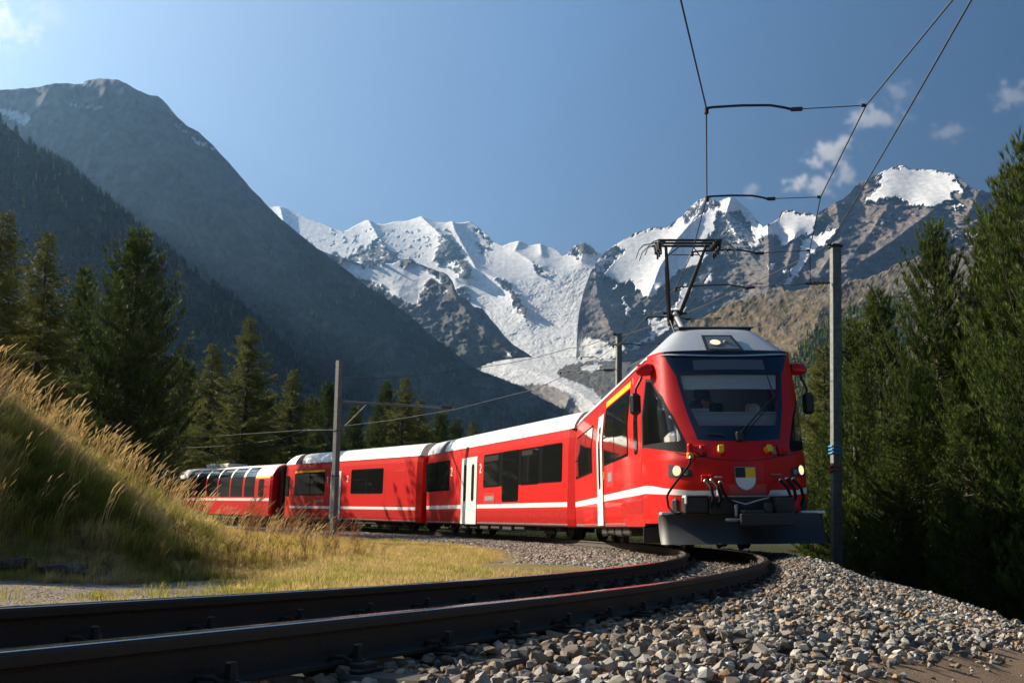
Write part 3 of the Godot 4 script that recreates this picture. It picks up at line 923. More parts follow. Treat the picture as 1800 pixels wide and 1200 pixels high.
func far_forest(alp: Dictionary, big: Dictionary, near: Dictionary) -> void:
	var mesh := far_tree_mesh(4)
	var r := RandomNumberGenerator.new()
	r.seed = 99
	var jobs := [[near, "forest", "far dark conifer forest covering the ridge on the left", "forest", 5200, 0], [big, "forest", "far conifer wood at the foot of the shaded mountain", "forest", 5200, 1], [alp, "forest", "sunlit conifer wood on the hillside behind the right hand mast", "forest", 4300, 2]]
	for jb in jobs:
		var rel: Dictionary = jb[0]
		var xfs := []
		var cols := PackedColorArray()
		var tries := 0
		while xfs.size() < jb[4] and tries < 60000:
			tries += 1
			var px: float
			var v := sqrt(r.randf())
			if jb[5] == 0:
				px = r.randf_range(-250.0, 590.0)
				if r.randf() < 0.10: v = 1.0
				if nC.get_noise_2d(px * 1.2, v * 400.0) > 0.22: continue
			elif jb[5] == 1:
				px = r.randf_range(60.0, 1010.0)
				var py0 := lerpf(930.0, along(px, rel.crest), v)
				var f := px * 0.55 + py0
				if f < 650.0 + r.randf() * 190.0: continue
				if py0 > 740.0 and px > 760.0 and r.randf() < 0.3: continue
				if nC.get_noise_2d(px * 1.5, py0 * 1.5) > 0.02 + (0.25 if py0 > 690.0 else 0.0): continue
				if px > 800.0 and py0 < 715.0: continue
			else:
				px = r.randf_range(1290.0, 1600.0) if r.randf() < 0.8 else r.randf_range(1600.0, 1930.0)
				var py1 := lerpf(900.0, along(px, rel.crest), v)
				var edge := along(px, L([1290, 700, 1330, 672, 1370, 640, 1395, 622, 1430, 588, 1460, 560, 1500, 545, 1600, 520, 1960, 470]))
				if py1 < edge - 8.0 + r.randf() * r.randf() * 60.0: continue
			var P := on_relief(rel, px, v)
			var h := r.randf_range(9.0, 16.0)
			if jb[5] == 2: h = r.randf_range(9.0, 17.0)
			var bs := Basis(Vector3.UP, r.randf() * TAU).scaled(Vector3(h * r.randf_range(0.9, 1.3), h, h * r.randf_range(0.9, 1.3)))
			xfs.append(Transform3D(bs, P - Vector3(0, 1.0, 0)))
			var k := r.randf_range(0.7, 1.35)
			var c := Color(0.030, 0.042, 0.022)
			if r.randf() < (0.45 if jb[5] == 2 else 0.12): c = Color(0.105, 0.115, 0.022)
			elif jb[5] == 2: c = Color(0.052, 0.078, 0.022)
			cols.append(c * k)
		scatter(jb[1], mesh, xfs, cols, null, jb[2], jb[3])

# ---------------------------------------------------------------- ground
# mound: bearing (x / d) -> toe distance, crest distance, crest height
const TOE := [Vector2(-0.75, 9.8), Vector2(-0.44, 9.4), Vector2(-0.34, 9.4), Vector2(-0.24, 10.3), Vector2(-0.19, 13.0), Vector2(-0.15, 17.0), Vector2(-0.12, 21.0)]
const CREST_R := [Vector2(-0.75, 12.5), Vector2(-0.44, 12.0), Vector2(-0.384, 13.0), Vector2(-0.325, 14.5), Vector2(-0.271, 16.5), Vector2(-0.222, 19.0), Vector2(-0.167, 22.0), Vector2(-0.12, 25.0)]
const CREST_Y := [Vector2(-0.75, 2.6), Vector2(-0.55, 2.0), Vector2(-0.44, 1.14), Vector2(-0.384, 0.80), Vector2(-0.325, 0.40), Vector2(-0.271, 0.02), Vector2(-0.222, -0.20), Vector2(-0.167, -0.34), Vector2(-0.12, -0.42)]
var by_d := []
var gn := FastNoiseLite.new()

func lane(d: float) -> float:
	return -0.46 + 0.004 * maxf(0.0, d - 12.0) - 0.07 * smoothstep(13.0, 21.0, d)

# signed distance outwards from the track's middle, looked up by depth
func track_o(x: float, d: float) -> float:
	if by_d.is_empty():
		var k := 0
		for i in 400:
			var want := -6.0 + i * 0.2
			while k < td.size() - 2 and td[k + 1] < want: k += 1
			by_d.append(Vector2(tx[k], sin(th[k])))
	var q: Vector2 = by_d[clampi(int((d + 6.0) / 0.2), 0, 399)]
	return (x - q.x) * q.y

func edge_x(d: float) -> float:
	track_o(0.0, 0.0)
	var q: Vector2 = by_d[clampi(int((d + 6.0) / 0.2), 0, 399)]
	return q.x + 2.9 / q.y

func mound(x: float, d: float) -> float:
	if d < 2.0: return 0.0
	var b := x / d
	if b > -0.12: return 0.0
	var r := d * sqrt(1.0 + b * b * 0.0)
	var v := (r - along(b, TOE)) / (along(b, CREST_R) - along(b, TOE))
	if v <= 0.0: return 0.0
	var top := along(b, CREST_Y) - lane(along(b, CREST_R))
	if v < 0.34: return top * 0.60 * (1.0 - pow(1.0 - v / 0.34, 1.25))
	if v < 1.0: return top * (0.60 + 0.40 * (1.0 - pow(1.0 - (v - 0.34) / 0.66, 1.6)))
	return top * (1.0 - 0.55 * smoothstep(1.0, 5.0, v))

func ground_y(x: float, d: float) -> float:
	var y := lane(d)
	y += mound(x, d)
	var o := track_o(x, d)
	var e := o - 2.9
	y -= 0.22 * smoothstep(-1.7, -1.1, o) + lerpf(0.17, 0.32, smoothstep(5.0, 13.0, d)) * smoothstep(1.0, 2.4, o) * smoothstep(55.0, 35.0, d)
	if e > 0.0:
		y -= 0.62 * e / (1.0 + e * 0.10) * smoothstep(0.0, 0.8, e) * smoothstep(50.0, 32.0, d)
	if d > 70.0: y += (d - 70.0) * 0.02
	y = maxf(y, -9.0 + 0.012 * maxf(0.0, d - 60.0))
	y += 0.035 * gn.get_noise_2d(x * 0.9, d * 0.9) + 0.12 * gn.get_noise_2d(x * 0.12, d * 0.12) * smoothstep(18.0, 40.0, d)
	return y

func gpos(x: float, d: float) -> Vector3:
	return Vector3(x, ground_y(x, d), -d)

# 0 gravel lane, 1 grass
func grassy(x: float, d: float) -> float:
	var b := x / maxf(d, 0.5)
	var toe := along(b, TOE) if b < -0.12 else 99.0
	var n := gn.get_noise_2d(x * 2.0, d * 2.0)
	var g := smoothstep(-0.5, 0.5, d - 9.4 + n * 1.5 + (x + 2.0) * 1.5)
	g = maxf(g, smoothstep(-0.2, 0.25, d - toe + n * 0.5))
	return g

func build_ground() -> void:
	gn.seed = 17; gn.frequency = 0.35; gn.fractal_octaves = 4
	var ds := PackedFloat32Array()
	var d := -6.0
	while d < 2600.0:
		ds.append(d)
		d += 0.12 if d < 6.0 else (0.02 * d if d < 60.0 else 0.09 * d)
	var bs := PackedFloat32Array()
	for i in 361: bs.append(lerpf(-1.15, 1.15, i / 360.0))
	var cols := bs.size()
	var pos := PackedVector3Array()
	var colr := PackedColorArray()
	for j in ds.size():
		for i in cols:
			var dd := ds[j]
			var x := bs[i] * maxf(absf(dd), 7.0)
			var p := gpos(x, dd)
			pos.append(p)
			var e := track_o(x, dd) - 2.9
			var n := gn.get_noise_2d(x * 1.3, dd * 1.3)
			var grav := Color(0.33, 0.27, 0.225) * (0.9 + 0.3 * n)
			var gras := Color(0.30, 0.225, 0.105).lerp(Color(0.22, 0.185, 0.065), smoothstep(-0.2, 0.4, n))
			var c := grav.lerp(gras, grassy(x, dd))
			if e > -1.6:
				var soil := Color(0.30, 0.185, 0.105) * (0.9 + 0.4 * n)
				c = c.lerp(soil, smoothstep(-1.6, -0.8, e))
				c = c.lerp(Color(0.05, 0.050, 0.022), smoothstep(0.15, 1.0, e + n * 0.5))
			if dd > 60.0: c = c.lerp(Color(0.06, 0.07, 0.03), smoothstep(60.0, 90.0, dd))
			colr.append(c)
	var nrow := ds.size()
	var nrm := PackedVector3Array()
	nrm.resize(pos.size())
	for j in nrow:
		for i in cols:
			var a := pos[j * cols + mini(i + 1, cols - 1)] - pos[j * cols + maxi(i - 1, 0)]
			var b := pos[mini(j + 1, nrow - 1) * cols + i] - pos[maxi(j - 1, 0) * cols + i]
			nrm[j * cols + i] = a.cross(b).normalized()
	var idx := PackedInt32Array()
	for j in nrow - 1:
		for i in cols - 1:
			var a := j * cols + i
			idx.append_array([a, a + cols + 1, a + 1, a, a + cols, a + cols + 1])
	var arr := []
	arr.resize(Mesh.ARRAY_MAX)
	arr[Mesh.ARRAY_VERTEX] = pos; arr[Mesh.ARRAY_NORMAL] = nrm; arr[Mesh.ARRAY_COLOR] = colr; arr[Mesh.ARRAY_INDEX] = idx
	var am := ArrayMesh.new()
	am.add_surface_from_arrays(Mesh.PRIMITIVE_TRIANGLES, arr)
	am.surface_set_material(0, M.ground)
	struct("ground", am)

# ---------------------------------------------------------------- rails, sleepers, fastenings
func sweep(prof: Array, o: float, s0: float, s1: float, ds: float, mb: MB, closed := true) -> void:
	var rows := []
	var s := s0
	while s <= s1:
		var row := PackedVector3Array()
		for p in prof: row.append(tp(s, o + p.x, p.y))
		rows.append(row)
		s += ds
	mb.sheet(rows, closed)

func build_track() -> void:
	# foot, web and head of a 145 mm rail, drawn edge by edge so that its corners stay crisp
	var side := [[0.0625, -0.145, 0.0625, -0.134], [0.0625, -0.134, 0.022, -0.122], [0.022, -0.122, 0.0085, -0.108], [0.0085, -0.108, 0.0075, -0.052], [0.0075, -0.052, 0.012, -0.044], [0.012, -0.044, 0.034, -0.036], [0.034, -0.036, 0.035, -0.012], [0.035, -0.012, 0.029, -0.003]]
	for k in 2:
		var o := 0.535 if k == 0 else -0.535
		var t := thing("rail", "nearer outer rail with a dull rusty web, close in front of the camera" if k == 0 else "inner rail of the curve with a shiny blue running surface", "rail", "rails of the single track")
		var mb := MB.new()
		for e in side:
			var a := Vector2(e[0], e[1])
			var b := Vector2(e[2], e[3])
			sweep([a, b], o, -8.5, 96.0, 0.25, mb, false)
			sweep([Vector2(-b.x, b.y), Vector2(-a.x, a.y)], o, -8.5, 96.0, 0.25, mb, false)
		part("rail_profile", mb, M.rail_side, t)
		mb = MB.new()
		sweep([Vector2(0.029, -0.003), Vector2(0.022, -0.0005), Vector2(0.0, 0.0), Vector2(-0.022, -0.0005), Vector2(-0.029, -0.003)], o, -8.5, 96.0, 0.25, mb, false)
		part("running_surface", mb, M.rail_top, t)
	# sleepers with screw and spring clips on both sides of each rail
	var proto: Node3D = null
	var clip := MB.new()
	clip.box(Vector3(0, 0.014, 0), Vector3(0.10, 0.03, 0.09), 0.006)
	clip.tube([Vector3(-0.005, 0.02, 0.02), Vector3(-0.02, 0.045, 0.05), Vector3(-0.055, 0.045, 0.075), Vector3(-0.075, 0.022, 0.05), Vector3(-0.06, 0.02, 0.025)], 0.0085, 6)
	clip.tube([Vector3(-0.005, 0.02, -0.02), Vector3(-0.02, 0.045, -0.05), Vector3(-0.055, 0.045, -0.075), Vector3(-0.075, 0.022, -0.05), Vector3(-0.06, 0.02, -0.025)], 0.0085, 6)
	var clip_mesh := clip.done(M.rail_side)
	var bolt := MB.new()
	bolt.lathe([Vector2(0.028, 0.02), Vector2(0.028, 0.034), Vector2(0.017, 0.036), Vector2(0.017, 0.078), Vector2(0.013, 0.082)], 6, Transform3D.IDENTITY)
	var bolt_mesh := bolt.done(M.steel_dark)
	var s := -2.6
	var count := 0
	while s < 20.0:
		var p := tp(s, 0.0, -0.145)
		var out := (tp(s, 1.0) - tp(s, 0.0)).normalized()
		var bs := Basis(out, Vector3.UP, out.cross(Vector3.UP))
		var xf := Transform3D(bs, p)
		var words := ["first", "second", "third", "fourth", "fifth", "sixth", "seventh", "eighth", "ninth", "tenth", "eleventh", "twelfth", "thirteenth", "fourteenth", "fifteenth", "sixteenth", "seventeenth", "eighteenth"]
		var label := "dark weathered sleeper with screw clips, %s along the rails counted from the lower left corner" % words[count] if count < 18 else "dark weathered sleeper with screw clips, %s along the rails counted back from the plough" % words[clampi(34 - count, 0, 16)]
		if proto == null:
			proto = thing("sleeper", label, "sleeper", "sleepers of the track", xf)
			var mb := MB.new()
			mb.box(Vector3(0, -0.095, 0), Vector3(1.85, 0.16, 0.23), 0.012)
			part("tie", mb, M.sleeper, proto)
			for o in [-0.535, 0.535]:
				for q in [-1, 1]:
					var cx := Transform3D(Basis(Vector3.UP, 0.0 if q > 0 else PI), Vector3(o + q * 0.105, -0.012, 0))
					part("spring_clip", clip_mesh, M.rail_side, proto, "", cx)
					part("bolt", bolt_mesh, M.steel_dark, proto, "", cx)
				mb = MB.new()
				mb.box(Vector3(o, -0.009, 0), Vector3(0.32, 0.014, 0.15), 0.003)
				part("base_plate", mb, M.steel_dark, proto)
		else:
			var c := proto.duplicate()
			c.name = numbered("sleeper")
			add_child(c)
			c.transform = xf
			c.set_meta("label", label)
		count += 1
		s += 0.66

# ---------------------------------------------------------------- ballast
func bed_y(s: float, o: float) -> float:
	# height of the stones below rail head across the track
	var heap := 0.13 * smoothstep(10.0, 15.5, s) * smoothstep(40.0, 24.0, s)
	var y: float
	if o > 0.0:
		y = along(o, [Vector2(0, -0.185), Vector2(0.42, -0.185), Vector2(0.62, -0.175), Vector2(0.95, -0.165), Vector2(1.45, -0.20), Vector2(2.2, -0.34), Vector2(3.0, -0.52), Vector2(3.6, -0.70)])
		y += heap * exp(-pow((o - 1.15) / 0.42, 2.0))
	else:
		var wide := smoothstep(10.0, 19.0, s)
		y = lerpf(along(-o, [Vector2(0, -0.185), Vector2(0.42, -0.185), Vector2(0.65, -0.175), Vector2(1.15, -0.19), Vector2(1.9, -0.42), Vector2(2.4, -0.62)]), along(-o, [Vector2(0, -0.185), Vector2(0.65, -0.175), Vector2(1.3, -0.185), Vector2(2.6, -0.25), Vector2(4.0, -0.33), Vector2(4.8, -0.46)]), wide)
	return y + (0.03 + 0.03 * smoothstep(0.8, 1.5, o)) * gn.get_noise_2d(s * 3.0, o * 3.0 + 50.0)

func stone_mesh(seed_: int) -> ArrayMesh:
	var r := RandomNumberGenerator.new()
	r.seed = seed_
	# broken stone: the hull of a few points scattered on a squashed ball
	var pts := []
	var sq := Vector3(1.0, r.randf_range(0.55, 0.8), r.randf_range(0.7, 0.95))
	while pts.size() < 13:
		var q := Vector3(r.randfn(), r.randfn(), r.randfn()).normalized()
		var ok := true
		for p in pts:
			if p.normalized().dot(q) > 0.86: ok = false
		if ok: pts.append(q * r.randf_range(0.78, 1.12))
	for i in pts.size(): pts[i] = pts[i] * sq
	var mb := MB.new()
	var n := pts.size()
	for i in n:
		for j in range(i + 1, n):
			for k in range(j + 1, n):
				var nn: Vector3 = (pts[j] - pts[i]).cross(pts[k] - pts[i])
				var above := 0
				var below := 0
				for t in n:
					if t == i or t == j or t == k: continue
					var side: float = nn.dot(pts[t] - pts[i])
					if side > 1e-7: above += 1
					elif side < -1e-7: below += 1
				if above == 0: mb.tri(pts[i], pts[j], pts[k])
				elif below == 0: mb.tri(pts[i], pts[k], pts[j])
	return mb.done(M.stone)

func stone_color(r: RandomNumberGenerator) -> Color:
	var k := r.randf()
	var c := Color(0.42, 0.365, 0.30)
	if k < 0.10: c = Color(0.38, 0.235, 0.13)
	elif k < 0.24: c = Color(0.60, 0.56, 0.50)
	elif k < 0.46: c = Color(0.20, 0.19, 0.175)
	elif k < 0.60: c = Color(0.40, 0.32, 0.245)
	elif k < 0.66: c = Color(0.16, 0.13, 0.11)
	return c * r.randf_range(0.7, 1.25)

func build_ballast() -> void:
	var bed := MB.new()
	var cols_ := []
	var rows := []
	var s := -8.0
	while s < 92.0:
		var row := PackedVector3Array()
		for k in 41:
			var o := lerpf(lerpf(-2.4, -4.8, smoothstep(10.0, 19.0, s)), lerpf(2.45, 3.6, smoothstep(5.0, 13.0, s)), k / 40.0)
			row.append(tp(s, o, bed_y(s, o) - 0.03))
		rows.append(row)
		s += 0.3
	bed.sheet(rows, false, true)
	for i in bed.v.size():
		var q := bed.v[i]
		var o := track_o(q.x, -q.z) if q.z > -70.0 else 0.0
		var soil := smoothstep(1.55, 1.95, o + 0.25 * gn.get_noise_2d(q.x * 3.0, q.z * 3.0)) * smoothstep(12.0, 8.0, -q.z)
		bed.c[i] = Color(0.15, 0.14, 0.13).lerp(Color(0.30, 0.185, 0.105), soil)
	var home := struct("ballast_bed", bed.done(M.ballast_bed), "bank of broken grey stones carrying the curved track", "ballast")
	var r := RandomNumberGenerator.new()
	r.seed = 4242
	var kinds := []
	for k in 7: kinds.append(stone_mesh(100 + k))
	var all := []
	var xfs := []
	var cols := []
	for k in 7:
		xfs.append([]); cols.append(PackedColorArray())
	var put := func(s_: float, o: float, size: float, lift: float) -> void:
		var p := tp(s_, o, bed_y(s_, o) + lift)
		var bs := Basis.from_euler(Vector3(r.randf_range(-0.5, 0.5), r.randf() * TAU, r.randf_range(-0.5, 0.5))).scaled(Vector3.ONE * size)
		var c := stone_color(r)
		var rust := smoothstep(1.25, 0.7, absf(o)) * r.randf_range(0.2, 0.9)
		c = c.lerp(Color(0.20, 0.125, 0.075) * r.randf_range(0.6, 1.2), rust)
		all.append([Transform3D(bs, p), c, r.randi() % 7])
	# near and middle zone
	for i in 64000:
		var s_ := -1.0 + 22.0 * pow(r.randf(), 0.85)
		var o := r.randf_range(-1.9, 3.5)
		if absf(absf(o) - 0.535) < 0.075: continue
		var fade := lerpf(1.62, 2.7, smoothstep(5.5, 12.0, s_)) + 0.3 * gn.get_noise_2d(s_ * 2.0, o * 2.0)
		if o > fade and r.randf() < (o - fade) / 0.5 + 0.02: continue
		var inner := absf(o) < 0.46
		var size := 0.015 + 0.032 * pow(r.randf(), 1.7) + (0.014 if r.randf() < 0.06 else 0.0)
		if inner: size *= 0.85
		put.call(s_, o, size, r.randf_range(-0.03, 0.016))
	for i in 66000:
		var s_ := 14.0 + 48.0 * pow(r.randf(), 1.3)
		var o := (-0.3 - 4.0 * pow(r.randf(), 1.15)) if r.randf() < 0.82 else r.randf_range(0.6, 2.4)
		if absf(absf(o) - 0.535) < 0.07: continue
		put.call(s_, o, 0.028 + 0.026 * r.randf(), r.randf_range(-0.02, 0.012))
	# loose stones rolled out on to the soil and the lane
	for i in 900:
		var s_ := r.randf_range(0.0, 16.0)
		var o := r.randf_range(1.8, 4.0)
		var q := tp(s_, o)
		var y := ground_y(q.x, -q.z)
		all.append([Transform3D(Basis.from_euler(Vector3(0, r.randf() * TAU, 0)).scaled(Vector3.ONE * r.randf_range(0.008, 0.03)), Vector3(q.x, maxf(y, tp(s_, o, bed_y(s_, minf(o, 3.6)) - 0.03).y), q.z)), stone_color(r), r.randi() % 7])
	# the 300 that show largest stand alone
	var cam := Transform3D(Basis(Vector3.RIGHT, PITCH) * Basis(Vector3.BACK, ROLL), Vector3.ZERO).affine_inverse()
	var rank := []
	for i in all.size():
		var c: Vector3 = cam * all[i][0].origin
		if c.z > -1.0: continue
		var X := -c.x / c.z * FOCAL
		var Y := -c.y / c.z * FOCAL
		if absf(X) > 890.0 or absf(Y) > 596.0: continue
		var o: Vector3 = all[i][0].origin
		rank.append([all[i][0].basis.x.length() / -c.z * (1.0 + 0.25 * sin(o.x * 91.0)), i])
	rank.sort_custom(func(a, b): return a[0] > b[0])
	var alone := {}
	var tint := {}
	for k in mini(300, rank.size()): alone[rank[k][1]] = true
	for i in all.size():
		var a: Array = all[i]
		if alone.has(i):
			var col: Color = a[1]
			var key := "%d_%d" % [int(col.r * 14), int((col.r - col.b) * 22)]
			if not tint.has(key):
				var m := world_noise(mat(lin(col.r, col.g, col.b), 0.85), M.stone.albedo_texture, 9.0)
				m.metallic_specular = 0.3
				tint[key] = m
			var o := MeshInstance3D.new()
			o.name = "stone"
			o.mesh = kinds[a[2]]
			o.material_override = tint[key]
			home.add_child(o, true)
			o.transform = a[0]
		else:
			xfs[a[2]].append(a[0]); cols[a[2]].append(a[1])
	for k in 7: scatter("stones", kinds[k], xfs[k], cols[k], home)

# ---------------------------------------------------------------- grass
func tuft_mesh(seed_: int, blades: int, height: float, spread: float, width: float, lean: float) -> ArrayMesh:
	var r := RandomNumberGenerator.new()
	r.seed = seed_
	var mb := MB.new()
	for i in blades:
		var a := r.randf() * TAU
		var root := Vector3(cos(a), 0, sin(a)) * spread * sqrt(r.randf())
		var h := height * r.randf_range(0.55, 1.1)
		var b := r.randf() * TAU
		var bend := Vector3(cos(b), 0, sin(b)) * h * r.randf_range(0.1, 0.5) + Vector3(1, 0, 0.35) * h * lean
		var sd := Vector3(-sin(b + 1.2), 0, cos(b + 1.2)) * width * r.randf_range(0.6, 1.2)
		var p1 := root + Vector3(0, h * 0.55, 0) + bend * 0.35
		var p2 := root + Vector3(0, h * (0.95 - 0.2 * bend.length() / h), 0) + bend
		var k := r.randf_range(0.75, 1.2)
		mb.col = Color(k, k * r.randf_range(0.92, 1.05), k * r.randf_range(0.8, 1.0))
		mb.quad(root - sd, root + sd, p1 + sd * 0.8, p1 - sd * 0.8)
		mb.tri(p1 - sd * 0.8, p1 + sd * 0.8, p2)
	return mb.done(M.grass)

func stalk_mesh(seed_: int, blades: int) -> ArrayMesh:
	var r := RandomNumberGenerator.new()
	r.seed = seed_
	var mb := MB.new()
	for i in blades:
		var root := Vector3(r.randf_range(-0.05, 0.05), 0, r.randf_range(-0.05, 0.05))
		var h := r.randf_range(0.32, 0.62)
		var b := Vector3(r.randf_range(0.05, 0.45), 0, r.randf_range(-0.2, 0.25)) * h
		var p1 := root + Vector3(0, h * 0.5, 0) + b * 0.3
		var p2 := root + Vector3(0, h * 0.85, 0) + b * 0.75
		var p3 := root + Vector3(0, h, 0) + b * 1.25
		mb.col = Color(1, 1, 1) * r.randf_range(0.7, 1.1)
		mb.tube([root, p1, p2], 0.0016, 3, false)
		mb.tube([p2, p2.lerp(p3, 0.35), p2.lerp(p3, 0.75), p3], [0.0018, 0.0050, 0.0042, 0.0008], 4, false)
	return mb.done(M.grass)

func lush(c: Color, r: RandomNumberGenerator) -> Color:
	return c * r.randf_range(0.75, 1.25)

func build_grass() -> void:
	var r := RandomNumberGenerator.new()
	r.seed = 31
	var tall := []
	var mid := []
	var low := []
	for k in 3:
		tall.append(tuft_mesh(10 + k, 24, 0.23, 0.10, 0.0034, 0.25))
		mid.append(tuft_mesh(20 + k, 24, 0.095, 0.09, 0.0026, 0.18))
		low.append(tuft_mesh(30 + k, 22, 0.045, 0.08, 0.0024, 0.1))
	var dry := Color(0.50, 0.375, 0.175)
	var gold := Color(0.50, 0.385, 0.155)
	var green := Color(0.30, 0.30, 0.055)
	var deep := Color(0.15, 0.155, 0.03)
	var bag := {}
	for nm in ["tall", "mid", "low"]:
		for k in 3: bag[nm + str(k)] = [[], PackedColorArray()]
	# bank
	for i in 26000:
		var b := -lerpf(0.12, 0.66, pow(r.randf(), 0.8))
		var t := along(b, TOE)
		var c := along(b, CREST_R)
		var d := lerpf(t - 0.1, c + 3.0 * (c - t), pow(r.randf(), 1.25))
		var x := b * d
		var v := (d - t) / (c - t)
		var n := gn.get_noise_2d(x * 1.6 + 9.0, d * 1.6)
		var p := gpos(x, d)
		var col := green.lerp(gold, smoothstep(-0.3, 0.3, n))
		if n > 0.15: col = col.lerp(dry, 0.7)
		if n < -0.25: col = deep
		if b > -0.25: col = col.lerp(Color(0.50, 0.30, 0.10), 0.35)
		var sc := r.randf_range(0.6, 1.2) * (0.55 if v < 0.12 else 1.0) * (0.7 if b > -0.25 else 1.0)
		var nm := ("tall" if r.randf() < 0.6 else "mid") + str(r.randi() % 3)
		bag[nm][0].append(Transform3D(Basis(Vector3.UP, r.randf_range(-0.9, 0.9)).scaled(Vector3(sc, sc * r.randf_range(0.8, 1.2), sc)), p - Vector3(0, 0.02, 0)))
		bag[nm][1].append(lush(col, r))
	# meadow inside the curve
	for i in 52000:
		var d := 6.0 + 40.0 * pow(r.randf(), 1.5)
		var x := r.randf_range(-0.30 * d - 1.0, 0.16 * d + 0.5)
		var g := grassy(x, d)
		var near := track_o(x, d) > -lerpf(1.75, 3.9, smoothstep(11.0, 19.0, d)) + 0.5 * gn.get_noise_2d(x * 1.2, d * 1.2)
		if near or r.randf() > g * 0.95 + 0.012: continue
		if mound(x, d) > 0.12: continue
		var n := gn.get_noise_2d(x * 0.8 + 9.0, d * 0.8)
		var n2 := gn.get_noise_2d(x * 2.8 + 70.0, d * 2.8)
		var col := dry.lerp(gold, smoothstep(-0.2, 0.3, n))
		if n2 > 0.22 or (g < 0.6 and r.randf() < 0.5): col = Color(0.27, 0.29, 0.055)
		var nm := ("low" if r.randf() < 0.75 - 0.3 * n else "mid") + str(r.randi() % 3)
		if d < 11.0 and g < 0.9: nm = "low" + str(r.randi() % 3)
		var sc := r.randf_range(0.7, 1.25) * (1.0 if d < 16.0 else 1.25)
		bag[nm][0].append(Transform3D(Basis(Vector3.UP, r.randf() * TAU).scaled(Vector3(sc, sc, sc)), gpos(x, d) - Vector3(0, 0.01, 0)))
		bag[nm][1].append(lush(col, r))
	# green clumps at the edge of the lane
	for i in 18:
		var d0 := r.randf_range(7.3, 10.5)
		var b0 := -lerpf(0.10, 0.46, r.randf())
		for q in int(r.randf_range(3, 13)):
			var d := d0 + r.randfn() * 0.22
			var x := b0 * d0 + r.randfn() * 0.28
			var nm := ("low" if r.randf() < 0.7 else "mid") + str(r.randi() % 3)
			bag[nm][0].append(Transform3D(Basis(Vector3.UP, r.randf() * TAU).scaled(Vector3.ONE * r.randf_range(0.6, 1.1)), gpos(x, d) - Vector3(0, 0.01, 0)))
			bag[nm][1].append(lush(Color(0.27, 0.25, 0.045), r))
	# outer slope on the right, under the trees
	for i in 9000:
		var d := r.randf_range(3.0, 30.0)
		var e := r.randf_range(-0.15, 5.0)
		var x := edge_x(d) + e
		if r.randf() > smoothstep(-0.3, 0.9, e + gn.get_noise_2d(x * 1.5, d * 1.5) * 0.9): continue
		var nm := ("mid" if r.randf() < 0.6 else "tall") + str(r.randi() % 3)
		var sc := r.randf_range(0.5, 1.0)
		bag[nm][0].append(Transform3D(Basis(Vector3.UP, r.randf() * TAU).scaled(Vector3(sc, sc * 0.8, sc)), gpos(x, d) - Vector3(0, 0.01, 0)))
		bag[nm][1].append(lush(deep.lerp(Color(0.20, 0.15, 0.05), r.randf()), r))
	# tufts beyond the track, their colour darkened for the shade under the coaches
	for i in 2600:
		var s := r.randf_range(24.0, 88.0)
		var q := tp(s, r.randf_range(3.2, 9.0))
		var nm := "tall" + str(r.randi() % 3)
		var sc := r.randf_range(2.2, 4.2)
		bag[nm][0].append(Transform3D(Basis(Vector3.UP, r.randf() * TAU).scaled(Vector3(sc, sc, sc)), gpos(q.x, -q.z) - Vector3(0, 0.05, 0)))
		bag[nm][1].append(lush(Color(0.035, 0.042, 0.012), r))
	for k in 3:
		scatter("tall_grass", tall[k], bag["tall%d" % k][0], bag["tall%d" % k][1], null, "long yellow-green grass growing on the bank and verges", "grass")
		scatter("meadow_grass", mid[k], bag["mid%d" % k][0], bag["mid%d" % k][1], null, "knee-high straw coloured grass on the meadow", "grass")
		scatter("short_grass", low[k], bag["low%d" % k][0], bag["low%d" % k][1], null, "short dry turf between the lane and the track", "grass")
	# seed heads that catch the light on the crest of the bank, and a few taller ones in its shade
	var st := []
	for k in 3: st.append(stalk_mesh(50 + k, 7))
	var sx := [[], [], []]
	var sc_ := [PackedColorArray(), PackedColorArray(), PackedColorArray()]
	for i in 330:
		var b := -lerpf(0.14, 0.62, pow(r.randf(), 0.75))
		var t := along(b, TOE)
		var c := along(b, CREST_R)
		var v := r.randf_range(0.85, 1.6)
		if i % 6 == 0: v = r.randf_range(0.1, 0.8)
		var d := t + (c - t) * v
		var k := r.randi() % 3
		var sc := r.randf_range(0.7, 1.15) * (0.8 if b > -0.26 else 1.0)
		sx[k].append(Transform3D(Basis(Vector3.UP, r.randf_range(-0.5, 0.5)).scaled(Vector3.ONE * sc), gpos(b * d, d)))
		sc_[k].append(Color(0.86, 0.70, 0.40) * r.randf_range(0.75, 1.15))
	for i in 70:
		var d := r.randf_range(18.0, 40.0)
		var b := r.randf_range(-0.24, -0.13)
		var k := r.randi() % 3
		sx[k].append(Transform3D(Basis(Vector3.UP, r.randf_range(-0.6, 0.6)).scaled(Vector3.ONE * r.randf_range(0.8, 1.5)), gpos(b * d, d)))
		sc_[k].append(Color(0.50, 0.30, 0.16) * r.randf_range(0.75, 1.15))
	for i in 150:
		var b := -lerpf(0.10, 0.50, r.randf())
		var t := along(b, TOE)
		var d := t + r.randf_range(-0.1, 1.2)
		var k := r.randi() % 3
		sx[k].append(Transform3D(Basis(Vector3.UP, r.randf() * TAU).scaled(Vector3.ONE * r.randf_range(0.35, 0.7)), gpos(b * d, d)))
		sc_[k].append(Color(0.30, 0.19, 0.10) * r.randf_range(0.6, 1.2))
	for k in 3: scatter("seed_stalks", st[k], sx[k], sc_[k], null, "pale feathery seed heads standing along the crest of the bank", "grass")
	# gravel of the lane
	var peb := stone_mesh(900)
	var px := []
	var pc := PackedColorArray()
